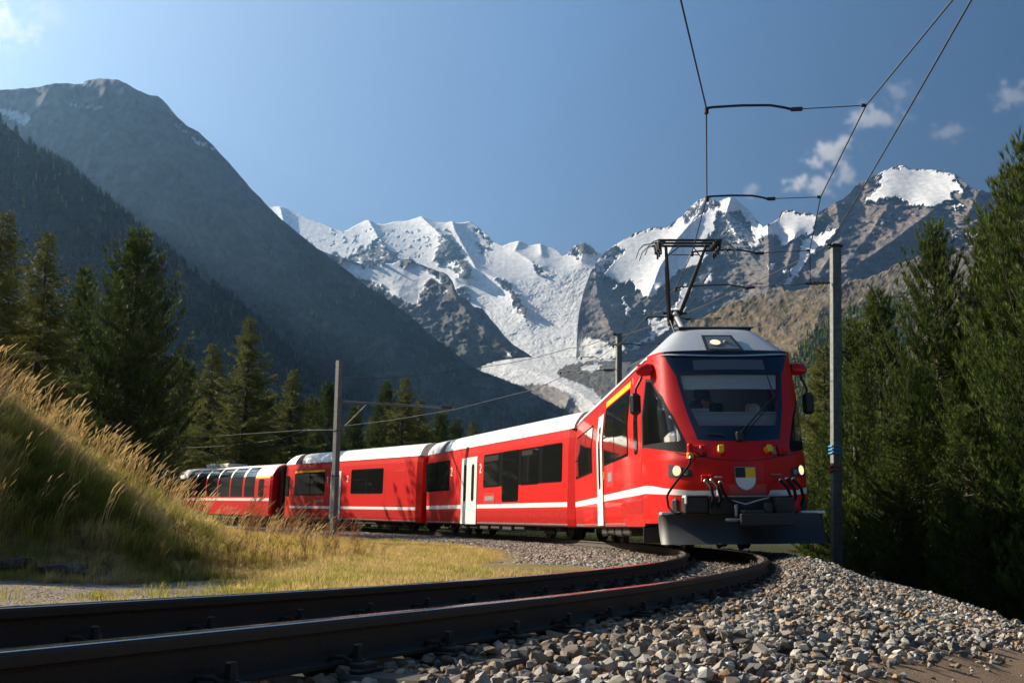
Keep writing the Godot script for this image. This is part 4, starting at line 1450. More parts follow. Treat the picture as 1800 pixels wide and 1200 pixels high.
	for i in 14000:
		var d := r.randf_range(4.0, 11.0)
		var x := r.randf_range(-0.62 * d, -0.02 * d)
		if grassy(x, d) > 0.7: continue
		var k := 0.004 + 0.007 * pow(r.randf(), 2.0)
		px.append(Transform3D(Basis(Vector3.UP, r.randf() * TAU).scaled(Vector3(k, k * 0.7, k)), gpos(x, d)))
		pc.append(Color(0.40, 0.33, 0.28) * r.randf_range(0.65, 1.2))
	scatter("lane_gravel", peb, px, pc, null, "fine beige gravel of the lane beyond the rails", "gravel")
	# two boulders at the foot of the bank
	for k in 2:
		var b := -0.415 if k == 0 else -0.376
		var d := along(b, TOE) + 0.12
		var m := world_noise(mat(lin(0.10, 0.09, 0.08), 0.95), M.stone.albedo_texture, 3.0)
		var o := mesh_thing("boulder", stone_mesh(300 + k), "low dark boulder half buried at the left end of the bank foot" if k == 0 else "longer flat brown boulder to the right of its dark neighbour at the bank foot", "boulder", "", Transform3D(Basis(Vector3.UP, 0.4 + k).scaled(Vector3(0.20 + 0.08 * k, 0.10, 0.15)), gpos(b * d, d)))
		o.material_override = m

# ---------------------------------------------------------------- trees
func tuft(mb: MB, at: Vector3, dir: Vector3, length: float, n: int, width: float, spread: float, r: RandomNumberGenerator) -> void:
	var a := dir.cross(Vector3(0.31, 0.2, 0.93)).normalized()
	var b := dir.cross(a)
	for i in n:
		var w := r.randf() * TAU
		var q := spread * sqrt(r.randf())
		var d := (dir + (a * cos(w) + b * sin(w)) * q).normalized()
		var root := at + dir * length * r.randf_range(-0.25, 0.35)
		var tip := root + d * length * r.randf_range(0.75, 1.15)
		var sd := d.cross(Vector3(r.randfn(), r.randfn(), r.randfn())).normalized() * width
		mb.tri(root - sd, root + sd, tip)

# Stone pine: dense egg-shaped crown, limbs that turn up at their ends, needles in brushes.
func pine(seed_: int, H: float, R: float, clear: float, tops: int) -> Array:
	var r := RandomNumberGenerator.new()
	r.seed = seed_
	var wood := MB.new()
	var leaf := MB.new()
	var lean := Vector3(r.randf_range(-0.25, 0.25), 0, r.randf_range(-0.25, 0.25))
	var path := []
	var rad := []
	for i in 9:
		var t := i / 8.0
		path.append(Vector3(0, H * t * 0.97 - 0.6 * (1.0 - t), 0) + lean * t * t)
		rad.append(lerpf(0.022 * H, 0.02, pow(t, 0.8)))
	wood.tube(path, rad, 9)
	var h := clear * H
	var prof := [Vector2(0, 0.62), Vector2(0.12, 0.86), Vector2(0.3, 1.0), Vector2(0.5, 0.86), Vector2(0.7, 0.60), Vector2(0.86, 0.36), Vector2(1.0, 0.10)]
	while h < H * 0.985:
		var t := (h - clear * H) / (H - clear * H)
		var many := 4 + (r.randi() % 3)
		var turn := r.randf() * TAU
		for k in many:
			var az := turn + TAU * k / many + r.randf_range(-0.4, 0.4)
			var len := R * along(t, prof) * r.randf_range(0.62, 1.12)
			var out := Vector3(cos(az), 0, sin(az))
			var up0 := lerpf(-0.06, 0.55, t)
			var base := Vector3(0, h + r.randf_range(-0.1, 0.1), 0) + lean * pow(h / H, 2.0)
			var limb := []
			var lr := []
			var segs := 5
			for s in segs + 1:
				var u := float(s) / segs
				limb.append(base + out * len * u * (1.0 - 0.12 * u) + Vector3(0, len * (up0 * u - 0.10 * sin(u * PI) + 0.36 * u * u * u), 0) + Vector3(-out.z, 0, out.x) * len * 0.06 * sin(u * 4.0 + az))
				lr.append(lerpf(0.012 + 0.008 * len, 0.005, u))
			wood.tube(limb, lr, 4, false)
			var shade := r.randf_range(0.75, 1.2)
			var step := 0.15 / maxf(len, 0.3)
			var u2 := 0.30 if len > 0.8 else 0.1
			while u2 <= 1.0:
				var f := u2 * segs
				var i0 := mini(int(f), segs - 1)
				var p: Vector3 = limb[i0].lerp(limb[i0 + 1], f - i0)
				var along_dir: Vector3 = (limb[i0 + 1] - limb[i0]).normalized()
				for side in [-1, 1]:
					if r.randf() < 0.10: continue
					var sidev: Vector3 = Vector3(-out.z, 0, out.x) * side
					var tw := (0.42 * len * (1.0 - u2) + 0.14) * r.randf_range(0.5, 1.1)
					var dir: Vector3 = (along_dir * 0.7 + sidev * 0.8 + Vector3(0, 0.32, 0)).normalized()
					var q := 0.10
					while q <= tw:
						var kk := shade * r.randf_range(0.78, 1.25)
						leaf.col = Color(0.046, 0.078, 0.014).lerp(Color(0.105, 0.142, 0.022), clampf(q / tw * 0.6 + u2 * 0.5 - 0.3 + r.randf_range(-0.2, 0.25), 0, 1)) * kk  # needle colour runs from dark inside to lit green at the tips
						var at: Vector3 = p + dir * q + Vector3(0, 0.25 * q * q, 0)
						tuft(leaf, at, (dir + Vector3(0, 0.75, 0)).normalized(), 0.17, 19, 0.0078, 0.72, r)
						q += 0.15
				u2 += step
			leaf.col = Color(0.110, 0.145, 0.024) * shade
			tuft(leaf, limb[segs], Vector3(out.x * 0.5, 0.9, out.z * 0.5).normalized(), 0.19, 26, 0.0078, 0.62, r)
		h += 0.215 * lerpf(1.05, 0.8, t)
	# dead lower twigs
	for k in 10:
		var az := r.randf() * TAU
		var y := r.randf_range(0.05, clear + 0.08) * H
		var q := Vector3(cos(az), 0, sin(az))
		wood.tube([Vector3(0, y, 0), Vector3(0, y - 0.05, 0) + q * 0.6, Vector3(0, y + 0.05, 0) + q * r.randf_range(0.9, 1.6)], [0.016, 0.01, 0.004], 4, false)
	for k in tops:
		var az := r.randf() * TAU
		var q := Vector3(cos(az), 0, sin(az)) * r.randf_range(0.25, 0.6)
		var y0 := H * r.randf_range(0.84, 0.9)
		var y1 := H * r.randf_range(0.94, 1.0)
		wood.tube([Vector3(0, y0, 0), q + Vector3(0, lerpf(y0, y1, 0.4), 0), q * 1.15 + Vector3(0, y1, 0)], [0.04, 0.03, 0.012], 5, false)
		var y := lerpf(y0, y1, 0.3)
		while y < y1 + 0.1:
			for j in 6:
				var w := r.randf() * TAU
				leaf.col = Color(0.092, 0.124, 0.020) * r.randf_range(0.8, 1.25)
				tuft(leaf, q * 1.1 + Vector3(cos(w), 0.1, sin(w)) * 0.22 * (1.15 - (y - y0) / (y1 - y0)) + Vector3(0, y, 0), Vector3(cos(w) * 0.5, 0.9, sin(w) * 0.5).normalized(), 0.19, 20, 0.0078, 0.65, r)
			y += 0.15
	return [wood.done(M.bark), leaf.done(M.needles)]

# Larch: open tiers of level limbs, fine sprays that hang from them, light yellow-green.
func larch(seed_: int, H: float, R: float, clear: float) -> Array:
	var r := RandomNumberGenerator.new()
	r.seed = seed_
	var wood := MB.new()
	var leaf := MB.new()
	wood.tube([Vector3(0, -0.6, 0), Vector3(0.05, H * 0.3, 0), Vector3(-0.05, H * 0.65, 0.05), Vector3(0, H * 0.985, 0)], [0.021 * H, 0.016 * H, 0.009 * H, 0.01], 8)
	var h := clear * H
	while h < H * 0.99:
		var t := (h - clear * H) / (H - clear * H)
		var many := 3 + (r.randi() % 3)
		var turn := r.randf() * TAU
		for k in many:
			var az := turn + TAU * k / many + r.randf_range(-0.5, 0.5)
			var len := R * (1.0 - pow(t, 1.35) * 0.96) * r.randf_range(0.35, 1.15) * (0.75 if t < 0.1 else 1.0)
			var out := Vector3(cos(az), 0, sin(az))
			var limb := []
			var lr := []
			var segs := 5
			for s in segs + 1:
				var u := float(s) / segs
				limb.append(Vector3(0, h, 0) + out * len * u + Vector3(0, len * (lerpf(-0.05, 0.5, t * t) * u - 0.26 * u * u * (1.0 - t) + 0.20 * u * u * u), 0))
				lr.append(lerpf(0.010 + 0.006 * len, 0.004, u))
			wood.tube(limb, lr, 4, false)
			var shade := r.randf_range(0.75, 1.2)
			var u2 := 0.12
			while u2 <= 1.0:
				var f := u2 * segs
				var i0 := mini(int(f), segs - 1)
				var p: Vector3 = limb[i0].lerp(limb[i0 + 1], f - i0)
				for side in [-1, 1]:
					if r.randf() < 0.12: continue
					var sv: Vector3 = Vector3(-out.z, 0, out.x) * side
					var tw := (0.34 * len * (1.05 - u2) + 0.16) * r.randf_range(0.4, 1.1)
					var q := 0.05
					while q <= tw:
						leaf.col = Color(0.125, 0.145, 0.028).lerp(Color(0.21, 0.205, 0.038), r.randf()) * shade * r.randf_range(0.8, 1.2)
						var at: Vector3 = p + (sv * 0.8 + out * 0.55) * q - Vector3(0, 0.55 * q * q + 0.04, 0)
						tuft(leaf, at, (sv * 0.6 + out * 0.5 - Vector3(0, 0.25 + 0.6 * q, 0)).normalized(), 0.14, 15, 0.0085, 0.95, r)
						q += 0.105
				u2 += 0.105 / maxf(len, 0.25)
		h += 0.235 * lerpf(1.1, 0.75, t)
	return [wood.done(M.bark), leaf.done(M.needles)]

func plant(called: String, kit: Array, at: Vector3, scale: float, turn: float, label: String, group: String, squash := 1.0) -> void:
	var xf := Transform3D(Basis(Vector3.UP, turn).scaled(Vector3(scale * squash, scale, scale * squash)), at)
	var t := thing(called, label, "tree", group, xf)
	part("trunk", kit[0], M.bark, t)
	part("crown", kit[1], M.needles, t)

# picture-survey of each tree: bearing of its stem, height of its top, distance
func build_trees() -> void:
	var P := [pine(1, 10.0, 1.85, 0.06, 2), pine(2, 10.0, 2.9, 0.07, 3), pine(3, 10.0, 1.5, 0.04, 1)]
	var S := [larch(11, 10.0, 3.3, 0.04), larch(12, 10.0, 2.9, 0.06)]
	var put := func(kind: String, kit: Array, px: float, top: float, d: float, turn: float, label: String, group: String, squash: float, foot: float) -> void:
		var a := sight(px, top) * d
		var y0 := ground_y(a.x, d) if foot < -90.0 else foot
		plant(kind, kit, Vector3(a.x, y0, a.z), (a.y - y0) / 10.0, turn, label, group, squash)
	var lg := "trees beyond the bank on the left"
	put.call("larch_tree", S[0], 8.0, 362.0, 44.0, 0.3, "dark open larch cut by the left edge of the picture", lg, 1.0, -99.0)
	put.call("larch_tree", S[1], 84.0, 408.0, 50.0, 1.9, "loose larch with a pale feathery top, left of the big dense pine", lg, 1.0, -99.0)
	put.call("pine_tree", P[2], 148.0, 470.0, 57.0, 0.9, "slim dark pine squeezed between the feathery larch and the big pine", lg, 1.0, -99.0)
	put.call("pine_tree", P[1], 246.0, 412.0, 55.5, 2.2, "big dense stone pine with two tops, tallest behind the bank", lg, 0.95, -99.0)
	put.call("larch_tree", S[1], 375.0, 603.0, 82.0, 4.0, "low larch just right of the big dense pine", lg, 1.05, -99.0)
	put.call("larch_tree", S[0], 440.0, 551.0, 76.0, 2.7, "tall larch with drooping limbs over the panorama coach", lg, 0.9, -99.0)
	put.call("larch_tree", S[1], 517.0, 648.0, 84.0, 0.2, "yellow-green larch right of the tall drooping one", lg, 1.15, -99.0)
	put.call("pine_tree", P[0], 578.0, 674.0, 90.0, 3.3, "pine standing behind the left mast", lg, 1.0, -99.0)
	put.call("pine_tree", P[2], 622.0, 714.0, 80.0, 1.1, "short dark pine right of the left mast", lg, 1.3, -99.0)
	put.call("pine_tree", P[0], 678.0, 672.0, 96.0, 5.0, "pine whose top shows left behind the broad yellow-green larch", lg, 0.9, -99.0)
	put.call("larch_tree", S[0], 712.0, 660.0, 88.0, 5.5, "broad yellow-green larch above the third coach", lg, 1.05, -99.0)
	put.call("larch_tree", S[1], 738.0, 700.0, 92.0, 1.5, "lower larch leaning out right of the broad yellow-green one", lg, 1.2, -99.0)
	put.call("pine_tree", P[0], 777.0, 726.0, 98.0, 0.6, "small pine right of the broad larch", lg, 1.15, -99.0)
	put.call("pine_tree", P[2], 803.0, 735.0, 104.0, 2.9, "narrow little pine next to last in the row", lg, 1.2, -99.0)
	put.call("larch_tree", S[1], 832.0, 740.0, 108.0, 4.4, "small yellow larch at the right end of the row", lg, 1.2, -99.0)
	var far := [[40, 560, 66], [108, 560, 70], [330, 640, 88], [300, 690, 76], [400, 690, 92], [470, 690, 94], [548, 700, 98], [655, 730, 104], [420, 760, 86], [500, 765, 88], [350, 740, 84], [600, 770, 96], [690, 745, 102], [560, 745, 92], [120, 640, 64], [20, 620, 62], [270, 720, 80], [750, 752, 104], [224, 470, 66]]  # the last one, hidden behind the big pine, is placed to shade the third coach
	var nth := ["first", "second", "third", "fourth", "fifth", "sixth", "seventh", "eighth", "ninth", "tenth", "eleventh", "twelfth", "thirteenth", "fourteenth", "fifteenth", "sixteenth", "seventeenth", "eighteenth", "nineteenth", "twentieth", "twenty-first"]
	var rank := []
	for f in far:
		var k := 0
		for g in far:
			if g[0] < f[0]: k += 1
		rank.append(k)
	for i in far.size():
		var f: Array = far[i]
		var is_pine := i % 3 != 1
		put.call("pine_tree" if is_pine else "larch_tree", P[[0, 2, 1][i % 3]] if is_pine else S[i % 2], f[0], f[1], f[2], i * 1.7, "conifer in the back row left of the train, %s of the fillers from the left" % nth[rank[i]], "conifers filling the gaps on the left", 1.2, -99.0)
	var rg := "stone pines on the right"
	put.call("pine_tree", P[1], 1640.0, 405.0, 25.5, 1.0, "stone pine with brown cones at its top, below the snow dome", rg, 0.66, -99.0)
	put.call("pine_tree", P[0], 1545.0, 512.0, 28.5, 2.0, "stone pine between the right mast and the coned one", rg, 0.85, -99.0)
	put.call("pine_tree", P[2], 1500.0, 560.0, 31.0, 3.0, "slender stone pine just right of the right mast", rg, 1.05, -99.0)
	put.call("pine_tree", P[0], 1732.0, 386.0, 25.0, 4.0, "stone pine with a leaning spire, second from the right edge", rg, 0.8, -99.0)
	put.call("pine_tree", P[1], 1800.0, 262.0, 22.5, 5.2, "tallest stone pine, cut by the right edge of the picture", rg, 0.72, -99.0)
	put.call("pine_tree", P[2], 1768.0, 300.0, 24.5, 0.4, "spire-topped stone pine just left of the tallest", rg, 0.9, -99.0)
	put.call("larch_tree", S[0], 1447.0, 600.0, 44.0, 1.4, "sunlit larch seen between the driver's cab and the right mast", rg, 0.9, -99.0)
	put.call("pine_tree", P[2], 1582.0, 730.0, 24.0, 2.6, "young pine in front, between the two middle stone pines", rg, 1.4, -99.0)
	put.call("pine_tree", P[0], 1700.0, 720.0, 21.5, 0.7, "young pine in front of the leaning spire", rg, 1.15, -99.0)
	put.call("pine_tree", P[1], 1860.0, 420.0, 20.5, 3.7, "broad pine reaching in from beyond the right edge", rg, 0.9, -99.0)
	var fr := [[1600, 640, 40], [1670, 590, 41], [1740, 560, 38], [1800, 540, 36], [1470, 735, 41], [1850, 560, 28], [1900, 380, 30]]
	for i in fr.size():
		var f: Array = fr[i]
		put.call("pine_tree", P[i % 3], f[0], f[1], f[2], i * 2.1, "pine in the dark second row on the right slope, %s from the left" % nth[[1, 2, 3, 4, 0, 5, 6][i]], "second row of pines on the right", 1.2, -99.0)

# ---------------------------------------------------------------- train
func rrect(x0: float, y0: float, x1: float, y1: float, rad: float) -> PackedVector2Array:
	var p := PackedVector2Array()
	var c := [Vector2(x1 - rad, y0 + rad), Vector2(x1 - rad, y1 - rad), Vector2(x0 + rad, y1 - rad), Vector2(x0 + rad, y0 + rad)]
	for k in 4:
		for j in 5:
			var w := -PI / 2 + k * PI / 2 + j * PI / 8
			p.append(c[k] + Vector2(cos(w), sin(w)) * rad)
	return p

func box_poly(x0: float, y0: float, x1: float, y1: float) -> PackedVector2Array:
	return PackedVector2Array([Vector2(x0, y0), Vector2(x1, y0), Vector2(x1, y1), Vector2(x0, y1)])

func shape_rect(p: PackedVector2Array) -> Rect2:
	return MB._bounds(p)

# something laid on a car side: side(z, y) is the wall, outward offset in metres
func on_side(called: String, side: Callable, poly: PackedVector2Array, off: float, m: Material, parent: Node3D, holes := [], label := "") -> MeshInstance3D:
	var mb := MB.new()
	var b := shape_rect(poly)
	mb.patch(side, b, maxi(1, int(b.size.x / 0.6)), maxi(1, int(b.size.y / 0.12)), off, poly, holes)
	if m == M.glass_dark or m == M.glass_roof or off < 0.005: return part(called, mb, m, parent, label)
	# a lip so that the piece has thickness
	for i in poly.size():
		var a := poly[i]
		var c := poly[(i + 1) % poly.size()]
		var h := 0.003
		var na: Vector3 = (side.call(a.x + h, a.y) - side.call(a.x - h, a.y)).cross(side.call(a.x, a.y + h) - side.call(a.x, a.y - h)).normalized()
		var A: Vector3 = side.call(a.x, a.y)
		var C: Vector3 = side.call(c.x, c.y)
		mb.quad(A - na * 0.004, C - na * 0.004, C + na * off, A + na * off)
	return part(called, mb, m, parent, label)

func car_window(side: Callable, z0: float, z1: float, y0: float, y1: float, cuts: Array, bar: float, parent: Node3D, rad := 0.09) -> void:
	var f := on_side("window", side, rrect(z0, y0, z1, y1, rad), 0.008, M.frame, parent)
	var zs := [z0]
	zs.append_array(cuts)
	zs.append(z1)
	for i in zs.size() - 1:
		var a: float = zs[i] + 0.045
		var b: float = zs[i + 1] - 0.045
		if bar > 0.0 and i == 0:
			on_side("pane", side, rrect(a, y0 + 0.06, b, bar - 0.02, 0.04), 0.014, M.glass_dark, f)
			on_side("pane", side, rrect(a, bar + 0.02, b, y1 - 0.06, 0.04), 0.014, M.glass_dark, f)
		else:
			on_side("pane", side, rrect(a, y0 + 0.05, b, y1 - 0.05, 0.05), 0.014, M.glass_dark, f)

func car_door(wall: Callable, z0: float, z1: float, y0: float, y1: float, leaves: int, parent: Node3D) -> void:
	var flat_x := -wall.call(z0, 1.5).x as float
	var side := func(z: float, y: float) -> Vector3: return Vector3(-flat_x if y < 2.3 else wall.call(z, y).x, y, z)
	var w := (z1 - z0) / leaves
	for i in leaves:
		var a := z0 + w * i + 0.012
		var b := z0 + w * (i + 1) - 0.012
		var d := on_side("door", side, rrect(a, y0, b, y1, 0.03), 0.022, M.white, parent, [], "white sliding door leaf")
		var mid := (a + b) / 2
		on_side("door_window", side, rrect(mid - 0.16, y0 + 0.82, mid + 0.16, y1 - 0.26, 0.13), 0.030, M.frame, d)
		on_side("pane", side, rrect(mid - 0.12, y0 + 0.86, mid + 0.12, y1 - 0.30, 0.11), 0.035, M.glass_dark, d)

func car_text(what: String, z: float, y: float, h: float, x: float, parent: Node3D) -> void:
	var t := TextMesh.new()
	var f := SystemFont.new()
	f.font_names = PackedStringArray(["Droid Sans"])
	f.font_weight = 700
	t.font = f
	t.text = what
	t.font_size = 64
	t.pixel_size = h / 47.0
	t.depth = 0.006
	t.material = M.white
	part("class_number", t, M.white, parent, "", Transform3D(Basis(Vector3(0, 0, 1), Vector3(0, 1, 0), Vector3(-1, 0, 0)), Vector3(x, y, z)))

# closed shell from sections [z, width factor, top cut]; profile = half outline of (x, y) from sill to cantrail
func shell(profile: Array, zs: Array, factors: Array, mb: MB, close_top: bool) -> void:
	var rings := []
	for i in zs.size():
		var ring := []
		for p in profile: ring.append(Vector3(-p.x * factors[i], p.y, zs[i]))
		for k in range(profile.size() - 1, -1, -1): ring.append(Vector3(profile[k].x * factors[i], profile[k].y, zs[i]))
		rings.append(ring)
	mb.loft(rings, true)

func bogie(z: float, parent: Node3D) -> void:
	var t := MB.new()
	for s in [-1, 1]:
		t.box(Vector3(s * 0.80, 0.42, z), Vector3(0.14, 0.16, 2.3), 0.03)
		for q in [-0.9, 0.9]:
			t.box(Vector3(s * 0.86, 0.36, z + q), Vector3(0.20, 0.24, 0.30), 0.03)
			t.tube([Vector3(s * 0.82, 0.48, z + q * 0.62), Vector3(s * 0.82, 0.70, z + q * 0.62)], 0.09, 10)
		t.box(Vector3(s * 0.90, 0.20, z), Vector3(0.05, 0.10, 0.9), 0.02)
	t.box(Vector3(0, 0.45, z), Vector3(1.5, 0.20, 0.5), 0.04)
	var b := part("bogie", t, M.steel_dark, parent)
	for q in [-0.9, 0.9]:
		for s in [-1, 1]:
			var w := MB.new()
			var xf := Transform3D(Basis(Vector3(0, 0, -1), Vector3(s, 0, 0), Vector3(0, s, 0)).orthonormalized(), Vector3(s * 0.46, 0.375, z + q))
			w.lathe([Vector2(0.40, -0.02), Vector2(0.40, 0.01), Vector2(0.375, 0.03), Vector2(0.37, 0.12), Vector2(0.30, 0.125), Vector2(0.27, 0.09), Vector2(0.12, 0.08), Vector2(0.10, 0.15), Vector2(0.02, 0.15)], 22, xf)
			part("wheel", w, M.steel_dark, b)

func underframe(L: float, pv: float, parent: Node3D) -> void:
	var t := MB.new()
	t.box(Vector3(0, 0.62, -L / 2), Vector3(2.2, 0.5, L - 0.8), 0.05)
	var z := -pv - 1.9
	var k := 0
	while z > -L + pv + 1.6:
		t.box(Vector3(-0.95, 0.38, z), Vector3(0.55, 0.30 + 0.05 * (k % 2), 1.0), 0.04)
		t.box(Vector3(0.95, 0.38, z), Vector3(0.55, 0.34, 1.1), 0.04)
		z -= 1.25
		k += 1
	part("underframe", t, M.steel_dark, parent)

const SECT := [Vector2(1.20, 0.37), Vector2(1.300, 0.40), Vector2(1.325, 0.60), Vector2(1.325, 2.60), Vector2(1.312, 2.95), Vector2(1.285, 3.20)]
const ROOF := [Vector2(1.285, 3.205), Vector2(1.235, 3.36), Vector2(1.12, 3.54), Vector2(0.98, 3.68), Vector2(0.72, 3.77), Vector2(0.30, 3.81)]

func roof_piece(z0: float, z1: float, parent: Node3D, m: Material, chamfer := 0.0) -> MeshInstance3D:
	var rows := []
	var zs := [z0, z1]
	for z in zs:
		var row := PackedVector3Array()
		for p in ROOF: row.append(Vector3(-p.x, p.y, z + (chamfer * (p.y - 3.2) if z == z1 else 0.0)))
		for k in range(ROOF.size() - 1, -1, -1): row.append(Vector3(ROOF[k].x, ROOF[k].y, z + (chamfer * (ROOF[k].y - 3.2) if z == z1 else 0.0)))
		rows.append(row)
	var mb := MB.new()
	mb.sheet([rows[0], rows[1]], false, true)
	for q in 2:
		var ctr := Vector3(0, 3.2, rows[q][0].z)
		var into := Vector3(0, 0, rows[1 - q][0].z - rows[q][0].z)
		for j in rows[q].size() - 1:
			mb.face([ctr, rows[q][j], rows[q][j + 1]], ctr + into)
	return part("roof", mb, m, parent)

func ends(L: float, parent: Node3D, front: bool) -> void:
	var t := MB.new()
	t.box(Vector3(0, 1.95, 0.16 if front else -L - 0.16), Vector3(1.9, 2.3, 0.5), 0.08)
	for k in 3:
		t.box(Vector3(0, 1.95, (0.05 + 0.13 * k) * (1.0 if front else -1.0) + (0.0 if front else -L)), Vector3(2.0, 2.4, 0.05), 0.02)
	part("gangway", t, M.rubber, parent)

func side_of(profile: Array) -> Callable:
	return func(z: float, y: float) -> Vector3:
		var x := 0.0
		if y <= profile[0].y: x = profile[0].x
		else:
			x = profile[profile.size() - 1].x
			for i in range(1, profile.size()):
				if y <= profile[i].y:
					x = lerpf(profile[i - 1].x, profile[i].x, (y - profile[i - 1].y) / (profile[i].y - profile[i - 1].y))
					break
		return Vector3(-x, y, z)

var S1 := 18.5379
var L1 := 14.687
var L2 := 16.377
var L3 := 16.433
var GAP := 0.7013

func build_cars() -> void:
	var s2 := S1 + L1 + GAP
	var s3 := s2 + L2 + GAP
	var s4 := s3 + L3 + GAP
	motor_coach(car_frame(S1, L1, 3.2, 0.033))
	middle_coach(car_frame(s2, L2, 2.8))
	end_coach(car_frame(s3, L3, 3.0))
	panorama_coach(car_frame(s4, 17.0, 3.0), "red panorama coach with tall curved roof windows, half hidden by the grassy bank", true)
	panorama_coach(car_frame(s4 + 17.6, 17.0, 3.0), "last red coach whose white roof end just shows behind the seed heads of the bank", false)

func middle_coach(xf: Transform3D) -> void:
	var t := thing("railway_coach", "red coach with a white double door and the figure 2, directly behind the leading coach", "railway coach", "coaches of the red train", xf)
	var mb := MB.new()
	shell(SECT, [0.0, -0.30, -L2 + 0.30, -L2], [0.90, 1.0, 1.0, 0.90], mb, true)
	part("body", mb, M.red, t)
	var side := side_of(SECT)
	roof_piece(0.0, -13.62, t, M.roof_white, -0.25)
	roof_piece(-14.32, -L2 + 0.05, t, M.roof_white, 0.5)
	mb = MB.new()
	mb.box(Vector3(0, 3.36, -13.97), Vector3(1.9, 0.42, 0.8), 0.03)
	part("roof_well", mb, M.steel_dark, t)
	car_window(side, -16.35, -12.72, 1.66, 2.84, [-14.55], 0.0, t)
	car_door(side, -11.03, -9.08, 0.385, 2.82, 2, t)
	on_side("window_band", side, rrect(-8.36, 1.68, -0.76, 2.83, 0.09), 0.005, M.frame, t)
	car_window(side, -8.36, -6.60, 1.67, 2.82, [], 2.52, t)
	car_window(side, -6.26, -4.60, 1.15, 2.84, [], 0.0, t)
	car_window(side, -4.40, -2.72, 1.66, 2.83, [], 0.0, t)
	car_window(side, -2.44, -0.76, 1.68, 2.84, [], 0.0, t)
	for q in [[-L2 + 0.31, -13.2], [-13.18, -11.06], [-9.05, -6.45], [-6.43, -3.4], [-3.38, -0.31]]: on_side("lower_panel", side, box_poly(q[0], 0.46, q[1], 0.86), 0.0025, M.red_low, t)
	for q in [-12.66, -11.2, -8.9, -0.62]: on_side("panel_seam", side, box_poly(q, 0.46, q + 0.022, 3.16), 0.0015, M.black, t)
	on_side("gutter", side, box_poly(-L2 + 0.31, 3.165, -0.31, 3.195), 0.012, M.red_dull, t)
	on_side("stripe", side, box_poly(-L2 + 0.31, 0.945, -11.06, 1.085), 0.003, M.white, t)
	on_side("stripe", side, box_poly(-9.05, 0.945, -0.31, 1.085), 0.003, M.white, t)
	on_side("sill_trim", side, box_poly(-L2 + 0.31, 0.402, -11.06, 0.46), 0.004, M.galv, t)
	on_side("sill_trim", side, box_poly(-9.05, 0.402, -0.31, 0.46), 0.004, M.galv, t)
	var fr := on_side("lamp_panel", side, rrect(-8.30, 1.12, -7.02, 1.47, 0.05), 0.006, M.red_dull, t)
	on_side("lamp_cover", side, rrect(-8.10, 1.21, -7.12, 1.36, 0.03), 0.011, M.trim_grey, fr)
	on_side("lamp_cover", side, rrect(-7.65, 1.23, -7.18, 1.34, 0.02), 0.015, M.galv, fr)
	for q in [[-8.26, -6.70, 2.57, 2.76], [-4.28, -3.3, 2.60, 2.76]]: on_side("window_blind", side, box_poly(q[0], q[2], q[1], q[3]), 0.0145, M.trim_dark, t)
	car_text("2", -12.44, 2.36, 0.34, -1.331, t)
	car_text("2", -8.72, 2.36, 0.34, -1.331, t)
	for k in 5:
		on_side("pictogram", side, rrect(-12.02, 2.46 - k * 0.19, -11.86, 2.60 - k * 0.19, 0.02), 0.003, M.red_dull, t)
	var rs := side_of(ROOF)
	on_side("roof_grille", rs, box_poly(-10.45, 3.40, -9.72, 3.62), 0.006, M.trim_grey, t)
	on_side("roof_grille", rs, box_poly(-9.60, 3.42, -9.10, 3.60), 0.006, M.galv, t)
	for k in 11:
		mb = MB.new()
		mb.box(rs.call(-1.2 - k * 0.95, 3.33), Vector3(0.03, 0.035, 0.04), 0.01)
		part("roof_stud", mb, M.galv, t)
	underframe(L2, 2.8, t)
	for z in [-2.8, -L2 + 2.8]: bogie(z, t)
	ends(L2, t, true)

